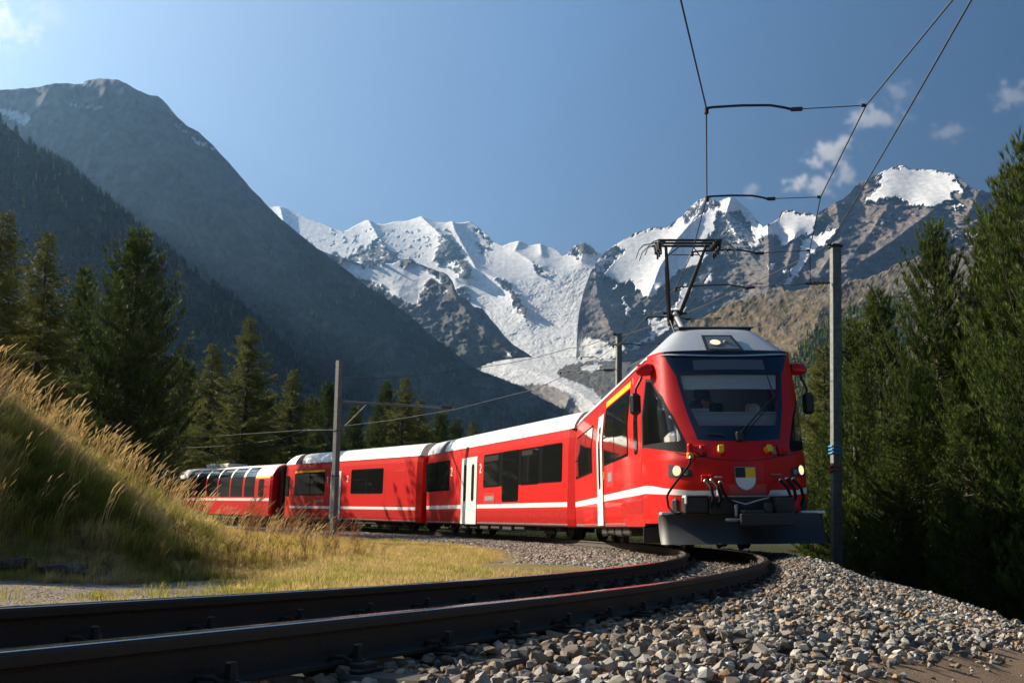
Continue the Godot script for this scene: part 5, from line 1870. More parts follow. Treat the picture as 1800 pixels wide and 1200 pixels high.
func end_coach(xf: Transform3D) -> void:
	var t := thing("railway_coach", "red coach with figures 1 and 2 and a yellow line, behind the left mast", "railway coach", "coaches of the red train", xf)
	var mb := MB.new()
	shell(SECT, [0.0, -0.30, -15.1, -15.9, -L3], [0.90, 1.0, 1.0, 0.97, 0.84], mb, true)
	part("body", mb, M.red, t)
	var side := side_of(SECT)
	roof_piece(-0.15, -13.75, t, M.roof_white, -0.5)
	roof_piece(-14.75, -16.15, t, M.roof_white, 1.3)
	mb = MB.new()
	mb.box(Vector3(0, 3.33, -14.25), Vector3(1.9, 0.36, 1.0), 0.03)
	part("roof_well", mb, M.steel_dark, t)
	on_side("first_class_line", side, box_poly(-14.58, 2.735, -10.50, 2.825), 0.004, M.yellow, t)
	car_window(side, -14.58, -10.42, 1.56, 2.715, [-12.40], 0.0, t)
	car_window(side, -15.92, -15.40, 1.54, 2.60, [], 0.0, t, 0.12)
	car_door(side, -9.66, -8.36, 0.385, 2.72, 1, t)
	car_window(side, -7.20, -3.62, 1.61, 2.76, [-5.45], 2.25, t)
	for q in [[-15.1, -12.4], [-12.38, -9.70], [-8.32, -5.6], [-5.58, -2.7], [-2.68, -0.31]]: on_side("lower_panel", side, box_poly(q[0], 0.46, q[1], 0.82), 0.0025, M.red_low, t)
	for q in [-10.3, -9.75, -8.28, -3.4]: on_side("panel_seam", side, box_poly(q, 0.46, q + 0.022, 3.16), 0.0015, M.black, t)
	on_side("gutter", side, box_poly(-15.0, 3.165, -0.31, 3.195), 0.012, M.red_dull, t)
	on_side("stripe", side, box_poly(-15.1, 0.90, -9.70, 1.02), 0.003, M.white, t)
	on_side("stripe", side, box_poly(-8.32, 0.90, -0.31, 1.02), 0.003, M.white, t)
	on_side("sill_trim", side, box_poly(-8.32, 0.402, -0.31, 0.46), 0.004, M.galv, t)
	on_side("sill_trim", side, box_poly(-15.1, 0.402, -9.70, 0.46), 0.004, M.galv, t)
	# hatch drawn by its seam
	on_side("hatch", side, rrect(-2.55, 1.10, -1.52, 2.60, 0.09), 0.006, M.red_dull, t, [rrect(-2.51, 1.14, -1.56, 2.56, 0.06)])
	on_side("lamp_panel", side, rrect(-11.6, 1.20, -10.6, 1.34, 0.02), 0.006, M.trim_grey, t)
	car_text("2", -7.62, 2.32, 0.32, -1.331, t)
	car_text("1", -10.08, 2.32, 0.32, -1.331, t)
	var rs := side_of(ROOF)
	on_side("roof_grille", rs, box_poly(-4.95, 3.45, -4.25, 3.64), 0.006, M.trim_grey, t)
	on_side("roof_grille", rs, box_poly(-5.7, 3.46, -5.25, 3.60), 0.006, M.trim_grey, t)
	on_side("roof_seam", rs, box_poly(-2.02, 3.25, -1.96, 3.76), 0.004, M.trim_grey, t)
	on_side("roof_plate", rs, box_poly(-9.0, 3.40, -7.2, 3.62), 0.006, M.white, t)
	underframe(L3, 3.0, t)
	for z in [-3.0, -L3 + 3.0]: bogie(z, t)
	ends(L3, t, true)

func panorama_coach(xf: Transform3D, label: String, first: bool) -> void:
	var t := thing("panorama_coach" if first else "railway_coach", label, "railway coach", "coaches of the red train", xf)
	var prof := [Vector2(1.22, 0.42), Vector2(1.30, 0.46), Vector2(1.325, 0.70), Vector2(1.325, 2.10), Vector2(1.305, 2.40), Vector2(1.27, 2.62)]
	var top := [Vector2(1.27, 2.625), Vector2(1.215, 2.78), Vector2(1.12, 2.95), Vector2(0.98, 3.10), Vector2(0.80, 3.22), Vector2(0.55, 3.31), Vector2(0.25, 3.36)]
	var whole := prof.duplicate()
	whole.append_array(top)
	var L := 17.0
	var mb := MB.new()
	shell(prof, [-0.55, -0.75, -L + 0.3, -L], [0.94, 1.0, 1.0, 0.92], mb, true)
	part("body", mb, M.red, t)
	mb = MB.new()
	var rings := []
	for z in [-0.78, -L + 0.2]:
		var ring := PackedVector3Array()
		for p in top: ring.append(Vector3(-p.x, p.y, z))
		for k in range(top.size() - 1, -1, -1): ring.append(Vector3(top[k].x, top[k].y, z))
		rings.append(ring)
	mb.sheet(rings, false, true)
	part("roof", mb, M.roof_white, t)
	mb = MB.new()
	for q in [[-0.62, -0.775], [-L + 0.03, -L + 0.19]]:
		var r2 := []
		for z in q:
			var ring := []
			for p in top: ring.append(Vector3(-p.x * 0.985, p.y - 0.01, z))
			for k in range(top.size() - 1, -1, -1): ring.append(Vector3(top[k].x * 0.985, top[k].y - 0.01, z))
			r2.append(ring)
		mb.loft(r2, true)
	part("end_wall", mb, M.red_dull, t)
	var side := side_of(whole)
	for w in [[-4.44, -2.92], [-6.58, -4.76], [-8.64, -6.80], [-10.58, -8.83], [-12.52, -10.86], [-14.30, -12.80]]:
		on_side("window", side, box_poly(w[0], 1.50, w[1], 3.16), 0.010, M.glass_dark, t)
		on_side("roof_pane", side, box_poly(w[0] + 0.03, 2.80, w[1] - 0.03, 3.15), 0.014, M.glass_roof, t)
	on_side("first_class_line", side, box_poly(-2.90, 2.52, -0.85, 2.66), 0.012, M.yellow, t)
	car_window(side, -2.34, -1.60, 1.50, 2.46, [], 0.0, t, 0.06)
	on_side("stripe", side, box_poly(-L + 0.31, 1.26, -0.76, 1.42), 0.005, M.white, t)
	mb = MB.new()
	mb.box(Vector3(0.1, 3.45, -11.2), Vector3(1.3, 0.24, 3.9), 0.05)
	mb.box(Vector3(0.0, 3.48, -12.2), Vector3(0.9, 0.26, 1.1), 0.05)
	part("roof_unit", mb, M.roof_white, t)
	underframe(L, 3.0, t)
	for z in [-3.0, -L + 3.0]: bogie(z, t)
	ends(L, t, true)

# ---- leading coach
var nose_tab := PackedFloat32Array()

func nose_g(u: float) -> float:
	if nose_tab.is_empty():
		var n := 400
		var len := PackedFloat32Array([0.0])
		var last := Vector2.ZERO
		for i in range(1, n):
			var q := float(i) / (n - 1)
			var p := Vector2(q * 1.36, 0.68 * q * q + 1.2 * pow(q, 14.0))
			len.append(len[i - 1] + p.distance_to(last))
			last = p
		var j := 0
		for i in 401:
			var want := len[n - 1] * i / 400.0
			while j < n - 2 and len[j + 1] < want: j += 1
			nose_tab.append((j + (want - len[j]) / maxf(len[j + 1] - len[j], 1e-6)) / (n - 1))
	var f := clampf(absf(u), 0.0, 1.0) * 400.0
	var i0 := mini(int(f), 399)
	return lerpf(nose_tab[i0], nose_tab[i0 + 1], f - i0) * signf(u)

func nose(u: float, y: float) -> Vector3:
	var zf := interp(y, [0.45, 1.1, 1.48, 1.86, 3.3], [-0.04, 0.0, -0.04, -0.20, -0.92])
	var c2 := interp(y, [0.4, 1.6, 3.3], [0.68, 0.68, 0.18])
	var w := interp(y, [0.4, 2.3, 3.3], [1.36, 1.36, 1.25])
	var zc := interp(y, [0.4, 2.2, 3.3], [-1.88, -1.88, -1.70])
	var q := nose_g(u)
	return Vector3(q * w, y, zf - c2 * q * q - (zf - zc - c2) * pow(absf(q), 14.0))

func nose_frame(u: float, y: float, off := 0.0) -> Transform3D:
	var h := 0.004
	var du := (nose(u + h, y) - nose(u - h, y)).normalized()
	var dv := (nose(u, y + h) - nose(u, y - h)).normalized()
	var n := du.cross(dv).normalized()
	return Transform3D(Basis(n.cross(Vector3.UP).normalized() * -1.0, n.cross(Vector3.UP.cross(n)).normalized(), n), nose(u, y) + n * off)

func mirror_poly(p: PackedVector2Array) -> PackedVector2Array:
	var q := PackedVector2Array()
	for i in range(p.size() - 1, -1, -1): q.append(Vector2(-p[i].x, p[i].y))
	return q

func nose_patch(called: String, poly: PackedVector2Array, off: float, m: Material, parent: Node3D, holes := [], nu := 0) -> MeshInstance3D:
	var mb := MB.new()
	var b := shape_rect(poly)
	mb.patch(nose, b, maxi(2, int(b.size.x / 0.03)), maxi(1, int(b.size.y / 0.07)), off, poly, holes)
	return part(called, mb, m, parent)

func lamp(at: Transform3D, rad: float, parent: Node3D, lit: bool) -> void:
	var b := MB.new()
	# lathe turns about y: lay y along the lamp's axis
	var xf := at * Transform3D(Basis(Vector3(1, 0, 0), Vector3(0, 0, 1), Vector3(0, -1, 0)), Vector3.ZERO)
	b.lathe([Vector2(rad * 1.12, 0.0), Vector2(rad * 1.12, 0.012), Vector2(rad, 0.014)], 20, xf)
	part("lamp_rim", b, M.steel, parent)
	b = MB.new()
	b.lathe([Vector2(rad, 0.006), Vector2(rad * 0.97, 0.018), Vector2(rad * 0.6, 0.03), Vector2(rad * 0.2, 0.034)], 20, xf)
	part("headlight" if lit else "tail_light", b, M.lamp if lit else M.trim_grey, parent)
	if lit:
		var l := SpotLight3D.new()
		l.name = "headlight_beam"
		l.light_energy = 0.6
		l.light_color = Color(1.0, 0.86, 0.62)
		l.light_size = rad
		l.spot_range = 60.0
		l.spot_attenuation = 2.0
		l.spot_angle = 30.0
		l.shadow_enabled = true
		parent.add_child(l, true)
		l.transform = Transform3D(at.basis * Basis(Vector3.UP, PI), at.origin + at.basis.z * 0.06)

func motor_coach(xf: Transform3D) -> void:
	xf.origin += xf.basis.x * 0.03
	var t := thing("railcar", "red leading railcar with silver roof, lit headlights and a shield on its front", "railcar", "coaches of the red train", xf)
	var mb := MB.new()
	var sect := [Vector2(1.22, 0.39), Vector2(1.335, 0.41), Vector2(1.36, 0.62), Vector2(1.36, 2.30), Vector2(1.25, 3.30)]
	# the long red body behind the cab, open towards the cab
	var rows := []
	for z in [-1.70, -1.88, -L1 + 0.28, -L1]:
		var k := 0.90 if z == -L1 else 1.0
		var ring := []
		for p in sect:
			var zz: float = z
			if z == -1.70: zz = -1.88 if p.y < 2.35 else -1.70
			ring.append(Vector3(-p.x * k, p.y, zz))
		for j in range(sect.size() - 1, -1, -1):
			var zz: float = z
			if z == -1.70: zz = -1.88 if sect[j].y < 2.35 else -1.70
			ring.append(Vector3(sect[j].x * k, sect[j].y, zz))
		rows.append(ring)
	mb.loft(rows, false)
	for j in rows[3].size(): mb.face([Vector3(0, 1.8, -L1), rows[3][j], rows[3][(j + 1) % rows[3].size()]], Vector3(0, 1.8, -5.0))
	part("body", mb, M.red, t)
	var side := side_of(sect)

	# ---- cab front
	var ws := V([-0.265, 1.795, -0.14, 1.765, 0.0, 1.755, 0.14, 1.765, 0.265, 1.795, 0.385, 2.93, 0.455, 3.15, 0.525, 3.36, -0.525, 3.36, -0.455, 3.15, -0.385, 2.93])
	var gl := V([-0.250, 2.03, -0.13, 2.01, 0.0, 2.0, 0.13, 2.01, 0.250, 2.03, 0.385, 2.955, -0.385, 2.955])
	gl = V([-0.246, 2.03, 0.0, 2.015, 0.246, 2.03, 0.372, 2.955, -0.372, 2.955])
	var cw := V([-0.985, 2.965, -0.79, 2.935, -0.69, 2.82, -0.515, 2.57, -0.41, 2.21, -0.345, 1.80, -0.335, 1.69, -0.340, 1.585, -0.515, 1.655, -0.885, 1.755, -0.985, 1.765])
	var cg := V([-0.955, 2.915, -0.80, 2.885, -0.70, 2.775, -0.535, 2.53, -0.432, 2.20, -0.378, 1.88, -0.378, 1.80, -0.395, 1.785, -0.60, 1.79, -0.84, 1.80, -0.955, 1.805])
	mb = MB.new()
	mb.patch(nose, Rect2(-1, 0.46, 2, 2.9), 72, 44, 0.0, PackedVector2Array(), [ws, cw, mirror_poly(cw)])
	part("cab_shell", mb, M.red, t)
	var fr := nose_patch("windscreen_frame", ws, -0.003, M.navy, t, [gl])
	nose_patch("windscreen", gl, -0.006, M.pane, fr)
	nose_patch("destination_display", V([-0.248, 3.005, 0.252, 3.005, 0.250, 3.185, -0.252, 3.185]), 0.003, M.display, t)
	for k in 2:
		var f2 := nose_patch("cab_window", cw if k == 0 else mirror_poly(cw), -0.003, M.rubber, t, [cg if k == 0 else mirror_poly(cg)])
		nose_patch("pane", cg if k == 0 else mirror_poly(cg), -0.006, M.pane, f2)
	nose_patch("sun_blind", V([-0.335, 2.69, 0.325, 2.69, 0.350, 2.945, -0.352, 2.945]), -0.06, M.blind, t)
	# white line that sweeps on to the front
	var st := V([-1.0, 0.965, -0.92, 0.968, -0.52, 0.925, -0.315, 0.89, -0.14, 0.875, -0.158, 0.965, -0.315, 0.972, -0.515, 1.022, -0.75, 1.085, -0.92, 1.105, -1.0, 1.10])
	for k in 2: nose_patch("stripe", st if k == 0 else mirror_poly(st), 0.003, M.white, t)
	for q in [[-L1 + 0.31, -12.3], [-9.5, -8.82], [-7.58, -7.36], [-4.7, -1.9]]: on_side("lower_panel", side, box_poly(q[0], 0.48 if q[0] < -4.8 else 0.63, q[1], 0.86), 0.0025, M.red_low, t)
	on_side("stripe", side, box_poly(-7.62, 0.962, -1.885, 1.10), 0.003, M.white, t)
	on_side("stripe", side, box_poly(-L1 + 0.30, 0.95, -8.78, 1.09), 0.003, M.white, t)
	# seam of the front hood
	var seam := []
	for i in 25:
		var u := lerpf(-0.42, 0.42, i / 24.0)
		seam.append(nose_frame(u, 1.435 + 0.105 * pow(absf(u) / 0.28, 1.9) * (1.0 if absf(u) < 0.28 else 0.72) , 0.001).origin)
	mb = MB.new()
	mb.tube(seam, 0.008, 5)
	part("hood_seam", mb, M.black, t)
	# headlights
	for s in [-1, 1]:
		var hp := V([-0.492, 1.20, -0.318, 1.195, -0.322, 1.315, -0.37, 1.345, -0.488, 1.415])
		var hb := nose_patch("headlight_box", hp if s < 0 else mirror_poly(hp), 0.006, M.black, t)
		lamp(nose_frame(0.415 * s, 1.295, 0.008), 0.078, hb, true)
		lamp(nose_frame(0.358 * s, 1.262, 0.008), 0.04, hb, false)
	# shield
	var sp := nose_frame(0.0, 1.15, 0.012)
	var crest := PackedVector2Array([Vector2(-0.17, 0.185), Vector2(0.17, 0.185), Vector2(0.17, -0.02), Vector2(0.155, -0.085), Vector2(0.12, -0.14), Vector2(0.065, -0.18), Vector2(0.0, -0.20), Vector2(-0.065, -0.18), Vector2(-0.12, -0.14), Vector2(-0.155, -0.085), Vector2(-0.17, -0.02)])
	mb = MB.new()
	mb.prism(crest, 0.016, sp)
	var sh := part("shield", mb, M.trim_grey, t)
	var inner := PackedVector2Array()
	for p in crest: inner.append(p * 0.93)
	var up := sp
	up.origin += sp.basis.z * 0.016
	for q in [[Rect2(-0.2, 0.012, 0.2, 0.3), M.black], [Rect2(0.0, 0.012, 0.2, 0.3), M.yellow], [Rect2(-0.2, -0.3, 0.4, 0.312), M.shield_white]]:
		var r: Rect2 = q[0]
		var pc := Geometry2D.intersect_polygons(inner, box_poly(r.position.x, r.position.y, r.end.x, r.end.y))
		mb = MB.new()
		mb.prism(pc[0], 0.004, up)
		part("shield_field", mb, q[1], sh)
	# sockets, plugs and valves on the hood
	for q in [[-0.252, 1.625, 0.17, 0.13, 0.07, M.red], [-0.245, 1.60, 0.05, 0.16, 0.10, M.red_dull], [-0.285, 1.62, 0.07, 0.10, 0.08, M.red], [0.262, 1.615, 0.18, 0.15, 0.06, M.red_dull], [0.268, 1.60, 0.11, 0.11, 0.09, M.red], [0.192, 1.595, 0.09, 0.13, 0.05, M.trim_grey], [-0.245, 1.53, 0.13, 0.03, 0.05, M.black], [0.255, 1.53, 0.14, 0.025, 0.05, M.black], [-0.24, 1.155, 0.10, 0.12, 0.07, M.red], [-0.205, 1.18, 0.07, 0.07, 0.06, M.red], [-0.2, 1.21, 0.34, 0.02, 0.025, M.red], [-0.16, 1.175, 0.14, 0.03, 0.05, M.steel], [0.20, 1.215, 0.20, 0.022, 0.03, M.steel], [0.335, 1.08, 0.15, 0.17, 0.10, M.red], [0.35, 1.03, 0.04, 0.12, 0.08, M.red_dull]]:
		var f := nose_frame(q[0], q[1], q[4] / 2)
		mb = MB.new()
		mb.box(f.origin, Vector3(q[2], q[3], q[4]), 0.014, f.basis)
		part("socket" if q[1] > 1.5 else "bracket", mb, q[5], t)
	for u in [-0.132, 0.152]:
		var f := nose_frame(u, 1.61, 0.0)
		mb = MB.new()
		mb.lathe([Vector2(0.055, 0.0), Vector2(0.055, 0.03), Vector2(0.04, 0.035), Vector2(0.038, 0.09)], 14, f * Transform3D(Basis(Vector3(1, 0, 0), Vector3(0, 0, 1), Vector3(0, -1, 0)), Vector3.ZERO))
		var pb := part("plug", mb, M.orange, t)
		mb = MB.new()
		mb.box(f.origin + f.basis * Vector3(0.008, -0.01, 0.10), Vector3(0.095, 0.12, 0.035), 0.012, f.basis)
		part("plug_cap", mb, M.yellow, pb)
	# hoses
	var hose := func(pts: Array, rad: float) -> void:
		var cv := Curve3D.new()
		for i in pts.size():
			var a: Vector3 = pts[maxi(0, i - 1)]
			var b: Vector3 = pts[mini(pts.size() - 1, i + 1)]
			var tg := (b - a) * 0.17
			cv.add_point(pts[i], -tg, tg)
		var path := []
		for i in 25: path.append(cv.sample_baked(cv.get_baked_length() * i / 24.0))
		var b2 := MB.new()
		b2.tube(path, rad, 8)
		part("hose", b2, M.rubber, t)
		b2 = MB.new()
		b2.tube([path[0], path[1]], rad * 1.4, 8)
		part("hose_collar", b2, M.steel, t)
	hose.call([Vector3(-0.66, 1.12, 0.06), Vector3(-0.60, 1.0, 0.22), Vector3(-0.58, 0.84, 0.26), Vector3(-0.60, 0.70, 0.18)], 0.025)
	hose.call([Vector3(-0.56, 1.13, 0.06), Vector3(-0.50, 1.0, 0.25), Vector3(-0.46, 0.84, 0.28), Vector3(-0.50, 0.70, 0.2)], 0.025)
	hose.call([Vector3(-0.42, 1.09, 0.06), Vector3(-0.42, 0.94, 0.24), Vector3(-0.36, 0.80, 0.30), Vector3(-0.22, 0.76, 0.30)], 0.025)
	hose.call([Vector3(0.54, 1.12, 0.06), Vector3(0.62, 0.98, 0.2), Vector3(0.66, 0.84, 0.22), Vector3(0.66, 0.70, 0.15)], 0.025)
	hose.call([Vector3(0.65, 1.14, 0.04), Vector3(0.72, 1.0, 0.18), Vector3(0.74, 0.86, 0.2), Vector3(0.70, 0.72, 0.12)], 0.025)
	hose.call([Vector3(0.76, 1.14, 0.0), Vector3(0.85, 0.98, 0.14), Vector3(0.88, 0.84, 0.14), Vector3(0.86, 0.70, 0.06)], 0.025)
	hose.call([nose_frame(-0.312, 1.50, 0.07).origin, nose_frame(-0.312, 1.38, 0.14).origin, nose_frame(-0.37, 1.14, 0.22).origin, nose_frame(-0.437, 0.90, 0.22).origin, nose_frame(-0.425, 0.72, 0.24).origin, nose_frame(-0.37, 0.62, 0.30).origin, nose_frame(-0.315, 0.66, 0.24).origin], 0.019)
	var vf := nose_frame(-0.312, 1.60, 0.07)
	mb = MB.new()
	mb.lathe([Vector2(0.05, -0.09), Vector2(0.05, 0.08), Vector2(0.035, 0.11)], 12, Transform3D(Basis.IDENTITY, vf.origin))
	var va := part("valve", mb, M.red, t)
	mb = MB.new()
	mb.lathe([Vector2(0.06, -0.13), Vector2(0.06, -0.05), Vector2(0.045, -0.03)], 12, Transform3D(Basis.IDENTITY, vf.origin))
	part("valve_ring", mb, M.orange, va)
	# wiper
	var wf := func(u: float, y: float, off: float) -> Vector3: return nose_frame(u, y, off).origin
	mb = MB.new()
	mb.box(wf.call(-0.012, 1.82, 0.03), Vector3(0.12, 0.16, 0.08), 0.02)
	mb.tube([wf.call(-0.015, 1.84, 0.06), wf.call(0.12, 2.18, 0.07), wf.call(0.268, 2.51, 0.06)], 0.014, 6)
	mb.tube([wf.call(0.03, 1.88, 0.055), wf.call(0.15, 2.18, 0.06), wf.call(0.275, 2.47, 0.05)], 0.010, 6)
	mb.tube([wf.call(0.250, 2.93, 0.03), wf.call(0.268, 2.51, 0.045), wf.call(0.262, 2.06, 0.03)], [0.007, 0.015, 0.008], 6)
	mb.box(wf.call(0.27, 2.52, 0.06), Vector3(0.10, 0.05, 0.04), 0.012)
	part("wiper", mb, M.black, t)
	mb = MB.new()
	mb.tube([wf.call(-0.20, 1.87, 0.03), wf.call(-0.12, 1.86, 0.04), wf.call(-0.10, 1.84, 0.03)], 0.012, 6)
	part("washer_pipe", mb, M.black, t)
	# mirrors on red pods
	for s in [-1, 1]:
		mb = MB.new()
		mb.tube([Vector3(s * 1.22, 3.10, -1.42), Vector3(s * 1.30, 3.10, -1.42), Vector3(s * 1.42, 3.08, -1.43), Vector3(s * 1.49, 3.07, -1.44)], [0.10, 0.115, 0.10, 0.05], 12)
		mb.box(Vector3(s * 1.40, 3.17, -1.44), Vector3(0.13, 0.04, 0.12), 0.02)
		var pod := part("mirror_pod", mb, M.red, t)
		mb = MB.new()
		mb.tube([Vector3(s * 1.40, 3.06, -1.45), Vector3(s * 1.40, 2.95, -1.45), Vector3(s * 1.45, 2.86, -1.45), Vector3(s * 1.50, 2.76, -1.47), Vector3(s * 1.505, 2.62, -1.48)], 0.022, 8)
		part("mirror_arm", mb, M.black, pod)
		mb = MB.new()
		mb.box(Vector3(s * 1.515, 2.50, -1.47), Vector3(0.19, 0.38, 0.13), 0.05)
		var mm := part("mirror", mb, M.black, pod)
		mb = MB.new()
		mb.box(Vector3(s * 1.515, 2.50, -1.538), Vector3(0.15, 0.32, 0.006), 0.002)
		part("mirror_glass", mb, M.glass_roof, mm)

	# ---- roof with its sloping brow
	var secs := [[3.245, 1.268, -0.875, 0.18, -1.90], [3.42, 1.165, -1.08, 0.16, -1.95], [3.60, 0.98, -1.34, 0.10, -2.0], [3.77, 0.80, -1.58, 0.06, -2.05], [3.85, 0.70, -1.72, 0.05, -2.1], [3.88, 0.56, -1.86, 0.03, -2.1]]
	rows = []
	for q in secs:
		var row := PackedVector3Array()
		row.append(Vector3(-q[1], q[0], -L1 + 0.06))
		for i in 49:
			var g := nose_g(lerpf(-1, 1, i / 48.0))
			row.append(Vector3(g * q[1], q[0] + (0.07 * g * g * (1.0 - smoothstep(3.3, 3.5, q[0]))), q[2] - q[3] * g * g - (q[2] - q[4] - q[3]) * pow(absf(g), 14.0)))
		row.append(Vector3(q[1], q[0], -L1 + 0.06))
		rows.append(row)
	mb = MB.new()
	mb.sheet(rows, false)
	var lastr: PackedVector3Array = rows[5]
	for j in lastr.size() - 1: mb.face([Vector3(0, 3.89, -5.0), lastr[j], lastr[j + 1]], Vector3(0, 0, -5))
	for k in rows.size() - 1: mb.face([rows[k][0], rows[k + 1][0], rows[k + 1][50], rows[k][50]], Vector3(0, 3.4, -5))
	part("roof", mb, M.roof_grey, t)
	mb = MB.new()
	mb.box(Vector3(0, 3.872, -1.83), Vector3(1.30, 0.055, 0.10), 0.012)
	part("brow_vent", mb, M.steel_dark, t)
	mb = MB.new()
	mb.box(Vector3(0, 3.906, -1.86), Vector3(1.42, 0.018, 0.16), 0.006)
	part("brow_trim", mb, M.galv, t)
	# top headlight in its dark frame, laid on the brow
	var by := Vector3(0, 0.32, -0.43).normalized()
	var bz := Vector3(0, 0.43, 0.32).normalized()
	var bf := Transform3D(Basis(Vector3.RIGHT, by, bz), Vector3(0, 3.315, -0.962) + bz * 0.03)
	mb = MB.new()
	mb.prism(V([-0.350, -0.02, 0.305, -0.02, 0.190, 0.57, -0.338, 0.57]), 0.02, bf)
	var tb := part("top_lamp_frame", mb, M.black, t)
	mb = MB.new()
	mb.prism(V([-0.288, 0.05, 0.235, 0.05, 0.148, 0.505, -0.280, 0.505]), 0.006, bf * Transform3D(Basis.IDENTITY, Vector3(0, 0, 0.02)))
	part("top_lamp_glass", mb, M.display, tb)
	lamp(bf * Transform3D(Basis.IDENTITY, Vector3(-0.15, 0.26, 0.028)), 0.09, tb, true)
	lamp(bf * Transform3D(Basis.IDENTITY, Vector3(0.03, 0.29, 0.028)), 0.036, tb, false)

	# ---- side
	car_window(side, -14.15, -9.95, 1.71, 2.88, [-12.9, -11.5], 2.2, t)
	car_door(side, -8.74, -7.66, 0.43, 2.94, 1, t)
	car_window(side, -7.48, -3.60, 1.74, 3.02, [-5.60], 2.35, t)
	on_side("first_class_line", side, box_poly(-7.50, 3.05, -3.62, 3.17), 0.004, M.yellow, t)
	car_window(side, -2.80, -2.32, 1.70, 2.72, [], 0.0, t, 0.15)
	on_side("cab_door_seam", side, box_poly(-1.99, 0.52, -1.965, 3.1), 0.003, M.black, t)
	for q in [[-8.80, -8.78], [-7.62, -7.60], [-3.2, -3.185], [-9.75, -9.735]]: on_side("panel_seam", side, box_poly(q[0], 0.50, q[1], 3.2), 0.002, M.black, t)
	on_side("panel_seam", side, box_poly(-L1 + 0.31, 3.205, -1.8, 3.222), 0.002, M.black, t)
	on_side("panel_seam", side, box_poly(-7.5, 0.87, -2.0, 0.884), 0.002, M.red_dull, t)
	var hb2 := on_side("control_hatch", side, rrect(-7.1, 1.25, -5.8, 1.75, 0.04), 0.005, M.red_dull, t)
	on_side("control_screen", side, rrect(-6.75, 1.36, -6.1, 1.55, 0.03), 0.011, M.trim_grey, hb2)
	on_side("door_button", side, rrect(-7.55, 1.44, -7.47, 1.62, 0.02), 0.01, M.yellow, t)
	on_side("skirt_flap", side, rrect(-7.3, 0.43, -4.75, 0.84, 0.03), 0.006, M.red_dull, t, [rrect(-7.26, 0.46, -4.79, 0.81, 0.03)])
	on_side("skirt_flap", side, rrect(-12.2, 0.43, -9.6, 0.80, 0.03), 0.006, M.red_dull, t, [rrect(-12.15, 0.46, -9.65, 0.77, 0.03)])
	on_side("sill_trim", side, box_poly(-L1 + 0.31, 0.413, -8.78, 0.475), 0.004, M.trim_grey, t)
	on_side("sill_trim", side, box_poly(-7.62, 0.413, -4.35, 0.475), 0.004, M.trim_grey, t)
	# ---- below
	underframe(L1, 3.2, t)
	for z in [-3.3, -L1 + 3.2]: bogie(z, t)
	mb = MB.new()
	mb.box(Vector3(0, 0.62, -1.25), Vector3(1.9, 0.44, 1.2), 0.08)
	part("nose_floor", mb, M.steel_dark, t)
	ends(L1, t, false)
	# snow plough: two hollow blades meeting at a prow
	for s in [-1, 1]:
		var pl := [Vector3(1.345, 0, -0.46), Vector3(1.31, 0, -0.36), Vector3(1.22, 0, -0.27), Vector3(0.8, 0, -0.10), Vector3(0.3, 0, 0.03), Vector3(0.0, 0, 0.08)]
		var front := []
		var back := []
		for k in 7:
			var v := k / 6.0
			var bow := 0.26 * pow(1.0 - v, 1.8) + 0.05 * v * v
			var rf := PackedVector3Array()
			var rb := PackedVector3Array()
			for p in pl:
				var topy := 0.60 if p.x < 1.31 else 0.56
				var q := Vector3(s * p.x, lerpf(0.125, topy, v), p.z + bow)
				rf.append(q); rb.append(q - Vector3(0, 0, 0.022))
			front.append(rf); back.append(rb)
		mb = MB.new()
		mb.sheet(front, false, s > 0)
		mb.sheet(back, false, s < 0)
		for k in 6:
			mb.quad(front[k][0], front[k + 1][0], back[k + 1][0], back[k][0])
		for j in 5:
			mb.quad(front[6][j], front[6][j + 1], back[6][j + 1], back[6][j])
		part("plough_blade", mb, M.plow, t)
		mb = MB.new()
		mb.box(Vector3(s * 1.13, 0.615, -0.32), Vector3(0.40, 0.045, 0.22), 0.01)
		part("step", mb, M.white, t)
		mb = MB.new()
		mb.box(Vector3(s * 1.18, 0.27, -1.95), Vector3(0.36, 0.29, 0.03), 0.008, Basis(Vector3.UP, s * 0.25))
		part("rail_guard", mb, M.plow, t)
	# coupling gear in front of the floor
	var gear := [[Vector3(0.02, 0.72, 0.02), Vector3(1.30, 0.28, 0.30), M.steel_dark, "buffer_beam"], [Vector3(0.20, 0.50, 0.50), Vector3(0.86, 0.19, 0.08), M.steel_dark, "buffer_plate"], [Vector3(0.0, 0.52, 0.30), Vector3(0.34, 0.26, 0.40), M.black, "buffer_stock"], [Vector3(-0.82, 0.74, -0.02), Vector3(0.38, 0.27, 0.30), M.black, "socket_box"], [Vector3(-0.99, 0.82, 0.02), Vector3(0.035, 0.14, 0.28), M.white, "socket_box_rim"], [Vector3(-0.82, 0.885, 0.02), Vector3(0.36, 0.02, 0.28), M.galv, "socket_box_lid"], [Vector3(-0.47, 0.93, 0.12), Vector3(0.05, 0.13, 0.05), M.white, "coupling_lever"], [Vector3(0.25, 0.62, 0.36), Vector3(0.13, 0.28, 0.10), M.black, "coupling_screw"], [Vector3(0.52, 0.66, 0.30), Vector3(0.30, 0.36, 0.18), M.steel_dark, "coupling_pocket"], [Vector3(-0.32, 0.50, 0.42), Vector3(0.24, 0.05, 0.08), M.galv, "coupling_bar"], [Vector3(0.02, 0.56, 0.42), Vector3(0.035, 0.16, 0.05), M.galv, "coupling_link"], [Vector3(-0.25, 0.64, 0.36), Vector3(0.05, 0.20, 0.05), M.galv, "coupling_link"], [Vector3(0.10, 0.865, 0.15), Vector3(1.05, 0.03, 0.08), M.trim_grey, "coupling_rail"], [Vector3(0.62, 0.74, 0.20), Vector3(0.06, 0.14, 0.07), M.galv, "coupling_hook"]]
